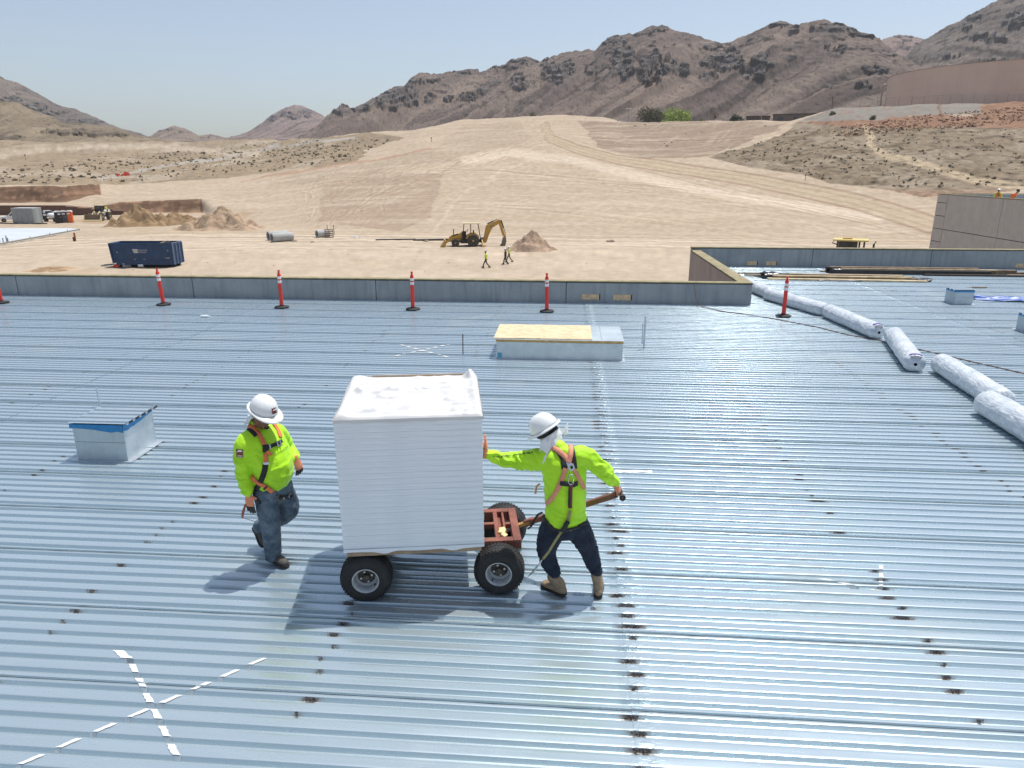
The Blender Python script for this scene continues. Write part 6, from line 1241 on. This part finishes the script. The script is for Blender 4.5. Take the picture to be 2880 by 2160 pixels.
for sx, lab, L0 in ((-3.5, 'dark skid beam running out past the half-hidden pickup', 5), (3.2, 'dark skid beam running out towards the portable toilets', 3)):
    o = MB().box((sx, -D3 / 2 - .4, .12), (L0, .25, .2)).build('skid_beam', DK, None, False, q, (0, 0, a2 - .05)); tag(o, lab, 'beam', 'beams at the container'); o.rotation_euler = (0, 0, .06)
def toilet(px, py, col, lab, rz):
    q, a2 = small_at(px, py); t = thing('portable_toilet', lab, 'portable toilet', q, a2 + rz, 'portable toilets beside the container')
    MB().box((0, 0, 1.08), (1.1, 1.1, 2.0), None, .03).build('cabin', col, t); MB().box((0, -.56, 1.05), (.75, .03, 1.75), None, .01).build('door', col, t); MB().box((.25, -.585, 1.15), (.06, .02, .12)).build('latch', WPAINT, t); MB().box((0, -.58, 1.72), (.5, .02, .22)).build('notice', WPAINT, t)
    MB().prism([(-.6, 2.08), (.6, 2.08), (.52, 2.2), (.25, 2.32), (-.25, 2.32), (-.52, 2.2)], 1, -.6, .6).build('roof', WPAINT, t); MB().box((0, 0, .05), (1.15, 1.15, .1)).build('skid_base', DK, t)
    return t
toilet(128.5, 481.5, DCL, 'dark portable toilet with a pale corner, farthest from the orange one', .25); toilet(140, 481, pm('dark_grey_plastic', (.06, .065, .068), .6), 'dark grey portable toilet with a white notice, in the middle', .0); toilet(152, 480.5, pm('orange_plastic', (.75, .14, .02), .55), 'orange portable toilet with a white roof', -.2)
def pickup(px, py, lab, rz, flip=1):
    q, a2 = small_at(px, py); t = thing('pickup_truck', lab, 'pickup truck', q, a2 + rz)
    for x in (-1.75, 1.75):
        for y in (-.85, .85): wheel('wheel', t, (x, y, .4), .4, .27, RIM, 18)
    MB().prism([(-2.75, .5), (-2.75, 1.15), (-1.0, 1.15), (-1.0, .5)], 1, -.95, .95).build('cargo_bed', WPAINT, t); MB().prism([(-1.0, .45), (-1.0, 1.2), (1.1, 1.15), (2.4, 1.05), (2.7, .9), (2.75, .45)], 1, -.95, .95).build('body', WPAINT, t)
    MB().prism([(-.98, 1.2), (-.85, 1.78), (.35, 1.8), (1.15, 1.18)], 1, -.82, .82).build('cab', WPAINT, t)
    for s in (-1, 1): MB().prism([(-.8, 1.24), (-.7, 1.68), (.3, 1.7), (.85, 1.22)], 1, s * .825, s * .835).build('side_window', GLASS, t); MB().box((2.72, s * .7, .85), (.06, .3, .16)).build('headlight', METAL, t); MB().box((-2.76, s * .85, .95), (.04, .12, .25)).build('tail_light', RED, t)
    MB().bar((.42, 0, 1.76), (1.13, 0, 1.2), 1.5, .02, up=(1, 0, 1)).build('windscreen', GLASS, t); MB().box((2.76, 0, .55), (.12, 1.8, .2)).box((-2.78, 0, .5), (.12, 1.8, .18)).build('bumper', METAL, t); return t
pickup(108, 473.5, 'white pickup truck parked behind the portable toilets', .12); pickup(32, 479, 'white pickup mostly hidden behind the grey container, only its end showing', math.pi + .05)
q, a2 = small_at(119, 479); t = thing('water_trailer', 'small rounded white tank trailer beside the dark portable toilet', 'trailer', q, a2); MB().lathe([(0, -1.0), (.45, -.98), (.6, -.8), (.62, 0), (.6, .8), (.45, .98), (0, 1.0)], 20, (0, 0, 1.15), (1, 0, 0), cap=False).build('tank', WPAINT, t, True)
for y in (-.6, .6): wheel('wheel', t, (.1, y, .42), .42, .25, DK, 18)
MB().box((0, 0, .6), (2.3, .8, .1)).bar((1.1, 0, .6), (2., 0, .5), .1, .1).build('frame', DK, t)
q, a2 = small_at(90, 479); t = thing('equipment_trailer', 'dark equipment trailer with black frames between container and pickup', 'trailer', q, a2)
for z in (.6, 1.1, 1.6): MB().box((0, 0, z), (2.4, 1.2, .14)).build('rack', DK, t)
for x in (-1.0, -.3, .4, 1.0): MB().box((x, -.6, 1.2), (.12, .1, 1.5)).build('rack_post', DK, t)
for x, z, r in ((-.6, 1.3, .3), (.2, 1.8, .25), (.6, .85, .3), (-.2, .85, .28)): MB().lathe([(.0, -.5), (r, -.48), (r, .48), (0, .5)], 12, (x, 0, z), (0, 1, 0), cap=False).build('drum', pm('grey_drum', (.05, .055, .06), .6), t)
for x in (-.8, .8): wheel('wheel', t, (x, -.6, .4), .4, .25, DK, 18)
# wheel loader, seen from the front quarter
q, a2 = small_at(217, 476); t = thing('wheel_loader', 'cream-yellow wheel loader facing the camera with its wide bucket down', 'wheel loader', q, a2 - math.pi / 2 - .45); sc = 1.0
for x in (-1.6, 1.5):
    for y in (-1.05, 1.05): wheel('wheel', t, (x, y, .75), .75, .55, CREAM)
MB().box((-1.9, 0, 1.45), (2.3, 1.5, 1.0), None, .08).build('engine_cover', WPAINT, t); MB().box((-1.9, 0, .85), (2.4, 1.1, .4)).box((1.2, 0, .9), (1.6, .8, .5)).build('frame', CREAM, t)
for s in (-1, 1): MB().box((-1.6, s * 1.0, 1.6), (1.5, .6, .1)).build('fender', CREAM, t)
cbn = MB().box((-.35, 0, 1.35), (1.3, 1.3, .5), None, .04).build('cab', CREAM, t); MB().box((-.35, 0, 2.9), (1.5, 1.5, .12), None, .03).build('cab_roof', CREAM, t)
for x in (-.95, .25):
    for y in (-.6, .6): MB().box((x, y, 2.22), (.1, .1, 1.28)).build('cab_post', DK, t)
MB().box((-.35, 0, 2.2), (1.14, 1.14, 1.2)).build('cab_glass', GLASS, t)
for s in (-1, 1): MB().bar((.7, s * .5, 1.7), (2.6, s * .6, .75), .18, .3).build('lift_arm', CREAM, t)
MB().tube([(.7, 0, 1.5), (2.4, 0, 1.3)], .1).build('hydraulic_cylinder', METAL, t); MB().bar((1.9, 0, .9), (2.2, 0, 1.7), .3, .2).build('bell_crank', CREAM, t)
MB().prism([(2.6, 1.25), (2.75, 1.3), (2.72, .4), (3.6, .06), (3.6, .0), (2.6, .0), (2.45, .5)], 1, -1.55, 1.55).build('bucket', pm('loader_bucket', (.40, .32, .17), .6, .1, var=.25, dirt=(.25, .17, .1, .7)), t)
MB().box((2.82, 0, .75), (.02, 3.0, .85), Matrix.Rotation(.1, 3, 'Y')).build('bucket_inside', STEELD, t)
for s in (-1, 1): MB().prism([(2.6, 1.25), (2.78, 1.28), (3.55, .1), (2.6, .02)], 1, s * 1.55, s * 1.6).build('bucket_cheek', CREAM, t)
mq = Vector(q) + Matrix.Rotation(a2 - math.pi / 2 - .45, 3, 'Z') @ Vector((-1.9, .8, 1.62)); small_person('person in a lime shirt crouching on top of the wheel loader engine cover', mq + Vector((0, 0, -.55)), a2 + math.pi - .3, LIME, DCL, SKIN1, .15, None, None, .38)
# stepped retaining wall in front of the lower cut
BRW = concrete_material('brown_block', (.115, .062, .045), (.15, .082, .06), (.085, .048, .036))
t = None
tops = [(-420, 146, 444.2), (146, 171, 446.8), (171, 200.5, 449.4), (200.5, 246, 451.8), (246, 268, 454.8)]; p0 = put(0, 464.5); t = thing('retaining_wall', 'dark brown retaining wall with a stepped top at the foot of the dug bank', 'wall', p0)
for x0, x1, yt in tops:
    a = put(x0, 464.5); b = put(x1, 464.5); zt_ = atD((x0 + x1) / 2 if x0 > -300 else 0, yt, math.hypot(put(max(x0, 0), 464.5).x, put(max(x0, 0), 464.5).y)).z
    MB().bar(Vector((a.x, a.y, (zt_ + FLOOR - .4) / 2)) - p0, Vector((b.x - .02, b.y, (zt_ + FLOOR - .4) / 2)) - p0, .3, zt_ - FLOOR + .4).build('wall_section', BRW, t); MB().bar(Vector((a.x, a.y, zt_ + .05)) - p0, Vector((b.x - .02, b.y, zt_ + .05)) - p0, .4, .09).build('coping', pm('tan_coping', (.36, .27, .2), .8), t)
# far small things on the slopes
q = onslope(270, 238); t = thing('orange_fence', 'torn orange safety netting on stakes above the dug bank', 'safety fence', q, facing(q)); NET = pm('orange_net', (.85, .09, .03), .6)
for (x0, x1, h0, h1) in ((-2.2, -.9, .9, .7), (-.8, .3, .5, 1.0), (.3, 1.6, 1.5, 1.1)): MB().grid([[(x0 + (x1 - x0) * u, .1 * math.sin(7 * u), z) for z in (.05 + .2 * u, h0 + (h1 - h0) * u)] for u in np.linspace(0, 1, 6)]).build('netting', NET, t)
for x in (-2.3, .3, 1.7): MB().box((x, .1, .8), (.08, .08, 1.6)).build('stake', WOODS[2], t)
for px, D, s, lab in ((404, 262, .9, 'white plastic scrap lying on the desert ground near the grading edge'), (303, 236, .5, 'small white scrap beside the orange netting')): q = onslope(px, D); o = MB().grid([[(u * s, v * s * .5, .1 + .25 * s * abs(float(perlin(u * 2 + px, v * 3, 2)))) for v in np.linspace(-1, 1, 5)] for u in np.linspace(-1, 1, 7)]).build('plastic_scrap', CLOTH, None, True, q, (0, 0, facing(q))); tag(o, lab, 'scrap')
for px, D, h, lab in ((935, 262, 1.6, 'dark survey stake on the crest of the grading edge'), (1738, 168, 1.2, 'yellowish survey stake at the foot of the scrub hill'), (66, 300, 2.2, 'dark signpost standing among desert scrub above the dug bank')):
    q = onslope(px, D); t = thing('survey_stake', lab, 'stake', q, facing(q)); MB().box((0, 0, h / 2), (.12, .1, h)).build('post', WOODS[3] if px != 1738 else YEL, t); MB().box((0, -.06, h * .82), (.4, .04, h * .25)).build('flag_board', WOODS[2] if px != 1738 else YEL, t)
# power and light poles, buildings and trees on the bench
def pole(px, y0, y1, D, r, lab, cat, lean=0., arms=0, lamp=False, mat=None):
    a = atD(px, y1, D); b = atD(px + lean, y0, D); t = thing(cat.replace(' ', '_'), lab, cat, (a.x, a.y, a.z - 1.5), facing(a)); h = b.z - a.z + 1.5; m = mat or WOODS[2]; dx = (b - a).dot(Vector((math.cos(facing(a)), math.sin(facing(a)), 0)))
    MB().tube([(0, 0, 0), (dx, 0, h)], r, 8).build('pole', m, t, 40)
    for k in range(arms): MB().box((dx, 0, h - .5 - .9 * k), (1.8, .12, .12)).build('crossarm', m, t)
    if lamp: MB().box((dx - .7, 0, h + .1), (.9, .5, .35)).box((dx + .7, 0, h + .1), (.9, .5, .35)).build('lamp_head', WPAINT, t); MB().box((dx, 0, h), (2.2, .12, .12)).build('lamp_arm', m, t)
    return t
LG = pm('light_pole_grey', (.40, .40, .40), .6)
pole(1358, 235, 263, 330, .14, 'light pole with two white floodlights beside the dark olive tree', 'light pole', 0, 0, True, LG)
u_ = pole(1542, 243, 264, 330, .2, 'dark utility pole with a transformer between the bright tree and the round tree', 'utility pole', 1.5, 1); MB().lathe([(.3, 0), (.3, .9)], 10, (.5, 0, 3.2)).build('transformer', DK, u_)
pole(1531, 251, 263, 330, .1, 'thin grey pole just beside the dark transformer pole', 'utility pole', 0, 0, False, LG); pole(1478, 246, 263, 318, .09, 'thin pale pole in front of the bright green tree', 'light pole', 0, 0, False, LG); pole(1645, 251, 263, 310, .09, 'thin pale pole in front of the low brown buildings', 'light pole', 0, 0, False, LG); pole(1797, 208, 238, 330, .2, 'leaning dark utility pole between the brown buildings and the tank', 'utility pole', 2.5, 1)
BRB = pm('brown_building', (.12, .085, .070), .85, var=.08, scale=.5); BRB2 = pm('tan_building', (.19, .14, .115), .85, var=.08, scale=.5)
def block(name, lab, x0, x1, yt, D, dep, mat, roofm, extra=None):
    a = atD(x0, 262, D); b = atD(x1, 262, D); zt_ = atD((x0 + x1) / 2, yt, D).z; z0 = a.z - 3; c = (a + b) / 2; t = thing(name, lab, 'building', (c.x, c.y, z0), math.atan2(b.y - a.y, b.x - a.x)); w = (b - a).length; h = zt_ - z0
    MB().box((0, dep / 2, h / 2), (w, dep, h)).build('wall', mat, t); MB().box((0, dep / 2, h + .15), (w + .6, dep + .6, .3)).build('roof', roofm, t)
    for k in range(3): f = MB().box((-w / 3 + k * w / 3, -.03, h - 1.5), (w * .10, .08, 1.1)).build('window', GLASS, t); MB().box((-w / 3 + k * w / 3, -.06, h - 2.1), (w * .12, .12, .1)).build('sill', roofm, f)
    return t
block('brown_house', 'low dark brown flat-roofed building beside the round dark tree', 1612, 1662, 252, 345, 14, BRB, pm('dark_roof', (.07, .055, .05), .8)); block('brown_house', 'longer tan-brown building in front of the tank berm', 1669, 1768, 247, 360, 20, BRB2, pm('dark_roof', (.07, .055, .05), .8))
block('white_shed', 'small white roof edge peeping over the crest by the floodlight pole', 1336, 1352, 262.4, 335, 4, WPAINT, WPAINT)
def tree(lab, px0, px1, yt, D, col, col2, seed, squash=1.):
    a = atD(px0, 264, D); b = atD(px1, 264, D); c = (a + b) / 2; zt_ = atD((px0 + px1) / 2, yt, D).z; z0 = c.z - 3.0; w = (b - a).length; h = zt_ - z0; t = thing('desert_tree', lab, 'tree', (c.x, c.y, z0), facing(c)); rnd = random.Random(seed)
    tr = MB(); tr.tube([(0, 0, 0), (.1, 0, h * .3), (.0, .1, h * .55)], [.4, .28, .12], 8)
    for k in range(6): an = k * 1.05; tr.tube([(0, 0, h * (.2 + .05 * k)), (math.cos(an) * w * .25, math.sin(an) * w * .2, h * .55), (math.cos(an) * w * .36, math.sin(an) * w * .28, h * .75)], [.2, .1, .04], 6)
    tr.build('trunk', pm('bark', (.10, .075, .055), .9, bump=.4), t)
    lobes = [(rnd.uniform(-.36, .36) * w, rnd.uniform(-.3, .3) * w * .7, h * rnd.uniform(.35, .72), rnd.uniform(.14, .25) * min(w, h * 1.6)) for _ in range(16)] + [(rnd.uniform(-.2, .2) * w, rnd.uniform(-.2, .2) * w, h * .78, .2 * min(w, h * 1.6))]
    mbs = MB()
    for x, y, z, r in lobes:
        for _ in range(190):
            d = Vector((rnd.gauss(0, 1), rnd.gauss(0, 1), rnd.gauss(0, 1))).normalized() * r * (.5 + .6 * rnd.random()); q = Vector((x, y, z)) + d; q.z = min(max(q.z, h * .12), h * 1.02); s = rnd.uniform(.16, .38); n_, e, g = frame(Vector((rnd.uniform(-1, 1), rnd.uniform(-1, 1), rnd.uniform(-.2, 1))))
            mbs.m = rnd.choice((0, 0, 1)); mbs.add([q + e * s, q + g * s * .6, q - e * s, q - g * s * .6], [(0, 1, 2, 3)])
    mbs.build('crown', [col, col2], t, fixn=False)
tree('dark olive desert tree with a ragged crown, next to a brighter green tree', 1366, 1436, 231, 325, pm('olive_leaf', (.095, .105, .048), .8, var=.3, scale=.8), pm('olive_leaf_brown', (.115, .095, .052), .8, var=.3), 3); tree('bright green rounded desert tree on the bench', 1418, 1500, 234, 330, pm('bright_leaf', (.26, .38, .035), .7, var=.25, scale=.8), pm('bright_leaf2', (.32, .44, .06), .7, var=.25), 5); tree('small round dark green tree beside the brown buildings', 1577, 1613, 246, 335, pm('deep_leaf', (.035, .065, .024), .8, var=.3), pm('deep_leaf2', (.05, .085, .03), .8), 8); tree('low yellowish-green bush between the poles', 1506, 1532, 258, 335, pm('bush_leaf', (.12, .13, .04), .8, var=.3), pm('bush_leaf2', (.09, .10, .035), .8), 9)
for px, D, s, lab in ((1150, 322, 1.5, 'green-grey bush on the berm at the crest of the graded hill'), (1780, 240, 1.0, 'grey bush on the gravel berm below the tank'), (1866, 230, 1.1, 'dry bush at the red edge of the gravel berm')):
    q = onslope(px, D); mb = MB(); shrub_bits(mb, 0, 0, 0, s, random.Random(px), 40); o = mb.build('roadside_bush', pm('grey_green_leaf', (.12, .125, .065), .9, var=.3), None, False, q, fixn=False); tag(o, lab, 'bush')
rnd = random.Random(12); mb = MB()
for _ in range(1500):
    q = put(rnd.uniform(0, 2000), rnd.uniform(478, 600)); s = .03 + .11 * rnd.random() ** 5; a, b, c = (Vector((rnd.uniform(-1, 1), rnd.uniform(-1, 1), rnd.uniform(-.3, .3))) * s for _ in range(3)); mb.add([q + a, q + b, q + c, q + Vector((0, 0, s * .6))], [(0, 1, 2), (0, 1, 3), (1, 2, 3), (2, 0, 3)])
tag(mb.build('loose_stones', pm('yard_stone', (.32, .245, .18), .95, var=.3, scale=2), fixn=False), 'small stones and clods scattered over the graded yard', kind='stuff')
# water tank behind its fence
TANKM = None
def tank_material():
    t = NT('tank_paint'); p = t.obj(); n = t.noise(p, .12, 4, .5); m = t.n('Mapping'); m.inputs['Scale'].default_value = (.6, .6, .05); t.set(m.inputs['Vector'], p); s = t.noise(m.outputs[0], 1.2, 4); t.P('Base Color', t.mix(t.map(t.math('ADD', t.math('MULTIPLY', n, .6), t.math('MULTIPLY', s, .4)), .35, .65), (.60, .45, .365), (.66, .495, .40))); t.P('Roughness', .7); return t.m
dc = ray(2185 * OV, 200 * OV); hd = math.hypot(dc[0], dc[1]); TC = Vector((dc[0] / hd * 350, dc[1] / hd * 350, 0)); TR = 43.2
l = ray(1909 * OV, 172 * OV); Dt = math.sqrt(350 ** 2 - TR ** 2); ztop = atD(1909, 172, Dt).z; zb0 = atD(1909, 240, Dt).z - 4
t = thing('water_tank', 'huge round tan water storage tank on the berm', 'water tank', (TC.x, TC.y, zb0)); th_ = ztop - zb0
MB().lathe([(TR, 0), (TR, th_)], 120, cap=False).build('shell', tank_material(), t, 40); MB().lathe([(TR + .15, th_), (TR + .15, th_ + .12), (TR * .6, th_ + 1.2), (0, th_ + 2.0)], 120, cap=False).build('roof', pm('tank_roof', (.33, .24, .19), .7), t, 40)
for k in range(4): MB().lathe([(TR + .03, th_ * (k + 1) / 5), (TR + .03, th_ * (k + 1) / 5 + .06)], 120, cap=False).build('shell_seam', pm('tank_seam', (.56, .415, .335), .7), t, 40)
la = math.atan2(-TC.y, -TC.x) - math.acos(TR / 350) + .03
def rim_pt(a, r, z): return (math.cos(a) * r, math.sin(a) * r, z)
PP = pm('pipe_paint', (.42, .29, .23), .6)
MB().tube([rim_pt(la, TR + 1.5, 0), rim_pt(la, TR + 1.5, th_ - 2.8), rim_pt(la, TR + 1.0, th_ - 2.1), rim_pt(la, TR + .2, th_ - 2.1)], .35, 10).build('overflow_pipe', PP, t, True)
fz = [(x, yb, yt_) for x, yb, yt_ in ((1825, 236, 219), (1858, 233, 216), (1894, 230, 213), (1912, 228.5, 211), (1940, 227, 209.5), (1968, 226, 208.5), (1994, 224.5, 207.5), (2023, 223.5, 206.5), (2051, 222.5, 206), (2076, 222, 205.5), (2102, 221.5, 205), (2125, 221, 205), (2151, 220.5, 204.5), (2175, 220, 204), (2200, 219.5, 203.5), (2224, 219, 203), (2250, 218.5, 202.5))]
FD = 252; f0 = atD(1912, 228.5, fwd(1912, 228, FD)); t = thing('chain_link_fence', 'thin chain-link fence with posts round the water tank', 'fence', f0); FW = pm('fence_wire', (.20, .19, .18), .6, .4)
tp = []; bt = []
for x, yb, yt_ in fz:
    b = atD(x, yb + 3, fwd(x, yb, FD)) - f0; a = atD(x, yt_, fwd(x, yb, FD)) - f0; a.x, a.y = b.x, b.y; MB().tube([b, a], .06, 6).build('fence_post', FW, t); tp.append(a); bt.append(b)
MB().tube(tp, .04, 5).build('top_rail', FW, t); ms = MB()
for a, b, c, d in zip(tp, tp[1:], bt, bt[1:]):
    for k in range(1, 9): ms.tube([a.lerp(b, k / 9), c.lerp(d, k / 9)], .010, 3)
    for k in range(1, 5): ms.tube([a.lerp(c, k / 5), b.lerp(d, k / 5)], .010, 3)
tag(ms.build('wire_mesh', FW, t, fixn=False), kind='stuff')
# rubble below the berm
mb = MB(); rnd = random.Random(4)
for _ in range(900):
    px = rnd.choice((rnd.uniform(1800, 1990), rnd.uniform(2000, 2212))); D = rnd.uniform(211, 226); q = onslope(px, D); s = rnd.uniform(.10, .34) * (1 if rnd.random() < .9 else 2); mb.box(q + Vector((0, 0, s * .2)), (s * 1.6, s, s * .8), Matrix.Rotation(rnd.random() * 3, 3, (rnd.random(), rnd.random(), 1)))
tag(mb.build('rubble', pm('red_rubble', (.34, .21, .14), .95, var=.4, scale=.4), fixn=False), 'broken reddish rocks strewn along the foot of the berm', kind='stuff')
# ---- the taller tilt-up wing to the east with two workers on its roof, and the machine behind the far parapet
e0 = ray(2638, 545.6); XW = 31.5; k_ = XW / e0[0]; WY = e0[1] * k_; WZ = CAM_H + e0[2] * k_
t = thing('tilt_up_building', 'taller tan concrete wing with panel joints, rising behind the far parapet', 'building', (XW, WY, FLOOR)); hW = WZ - FLOOR
def zat(x, y):                                        # height on the wall plane
    d = ray(x, y); return CAM_H + d[2] * XW / d[0]
def yat(x, y): d = ray(x, y); return d[1] * XW / d[0]
GREY_T = concrete_material('wing_concrete', (.41, .385, .36), (.47, .445, .415), (.35, .325, .305))
y1 = yat(2560 + 740 / 6.9125, 500 + 350 / 6.9125) - WY; y2 = yat(2560 + 1820 / 6.9125, 500 + 390 / 6.9125) - WY; zr = [zat(2560 + x / 6.9125, 500 + y / 6.9125) - FLOOR for x, y in ((520, 475), (470, 725), (430, 970), (400, 1215))]
def wp(name, ya, yb_, za, zb__): return MB().box((.11, (ya + yb_) / 2, (za + zb__) / 2), (.22, abs(yb_ - ya) - .05, zb__ - za - .05), None, .01).build(name, GREY_T, t)
zl_ = [hW] + zr + [zr[-1] - 1.1, 0]
for za, zb__ in zip(zl_[1:], zl_): wp('wall_panel', y1, 0, za, zb__)
ye = [y1, y2, y2 + (y2 - y1), y2 + 2 * (y2 - y1)]
for ya, yb_ in zip(ye[1:], ye): wp('wall_panel', ya, yb_, zr[2], hW); wp('wall_panel', ya, yb_, 0, zr[2])
MB().box((.13, ye[-1] / 2, hW / 2), (.16, -ye[-1] - .04, hW - .05)).build('joint_filler', pm('joint_grey', (.10, .085, .08), .9), t)
MB().box((10, -.12, hW / 2), (19.7, .22, hW - .05)).build('end_wall', CONC, t); MB().box((10, ye[-1] / 2, hW - 1.15), (19.4, -ye[-1] - .5, .1)).build('roof_deck', GALVD, t)
for a, b in (((.11, .1, hW + .03), (.11, ye[-1], hW + .03)), ((.24, -.12, hW + .03), (19.8, -.12, hW + .03))): MB().bar(a, b, .26, .06).build('timber_cap', TIMBER, t)
def on_wing(px, y_f, dep): 
    d = ray(px, y_f); s_ = (XW + dep) / d[0]; return Vector((d[0] * s_, d[1] * s_, WZ - 1.1)), CAM_H + d[2] * s_
q, zt_ = on_wing(2560 + 1735 / 6.9125, 500 + 205 / 6.9125, 1.2); q.z = WZ - 1.1; small_person('worker in an orange vest and white hard hat on the roof of the tan wing', q, 1.2, LIME, BRN, SKIN1, .1, WPAINT, OVEST, .0, scale=min(1.1, max(.85, (zt_ - q.z) / 1.78)))
q, zt_ = on_wing(2560 + 1990 / 6.9125, 500 + 245 / 6.9125, 1.0); small_person('worker in orange with a black hard hat bending on the roof of the tan wing', q, -1.2, OVEST, DCL, SKIN1, .1, DK, OVEST, .42, scale=min(1.1, max(.8, (zt_ - q.z) / 1.66)))
p = atD(1842, 530, 74); p.z = gh(p.x, p.y); t = thing('road_roller', 'yellow-roofed road roller half hidden behind the far parapet', 'roller', p, facing(p)); ztp = atD(1842, 516.5, 74).z - p.z
MB().box((-.2, 0, ztp - .07), (3.0, 1.7, .16), None, .04).build('cab_roof', pm('pale_machine_yellow', (.62, .50, .18), .55), t); MB().box((-.5, 0, ztp + .05), (.8, .6, .12)).build('roof_hatch', CATY, t)
for x in (-1.3, -.2, .55, .95):
    for y in (-.7, .7): MB().box((x, y, ztp - .95), (.14, .12, 1.6)).build('cab_post', DK, t)
MB().box((-.4, 0, ztp - .9), (1.6, 1.2, 1.4)).build('cab_glass', GLASS, t); MB().box((-.2, 0, ztp - 2.0), (3.6, 1.6, .9), None, .1).build('body', CATY, t); MB().tube([(1.75, 0, ztp - 1.6), (1.75, 0, ztp - .4), (1.9, 0, ztp - .15)], .09, 10).build('exhaust_stack', DK, t)
MB().lathe([(.0, -1.0), (.65, -1.0), (.65, 1.0), (0, 1.0)], 28, (-1.5, 0, .65), (0, 1, 0), cap=False).build('drum', STEELD, t, 40)
for y in (-.75, .75): wheel('wheel', t, (1.2, y, .65), .65, .5, CATY)
MB().tube([(-1.6, -.6, ztp - .1), (-1.75, -.6, ztp - .35), (-1.3, -.6, ztp - .5)], .05, 6).build('mirror_arm', DK, t)
# ---- thin desert haze round the whole site
hz_ = NT('desert_haze'); hz_.t.nodes.remove(hz_.b); pv = hz_.n('VolumePrincipled'); pv.inputs['Color'].default_value = (.86, .90, .95, 1); pv.inputs['Density'].default_value = .00013; pv.inputs['Anisotropy'].default_value = .25
hz_.t.links.new(pv.outputs[0], hz_.t.nodes['Material Output'].inputs['Volume'])
zs = [(o.matrix_world @ Vector(c)).z for o in COL.objects if o.get('kind') == 'structure' and o.type == 'MESH' for c in o.bound_box]; z0_, z1_ = min(zs) - 1, max(zs) + 3
HB = MB().box((0, 0, (z0_ + z1_) / 2), (5600, 5600, z1_ - z0_)).build('haze', hz_.m); HB['kind'] = 'stuff'; HB['label'] = 'pale dusty air over the valley'
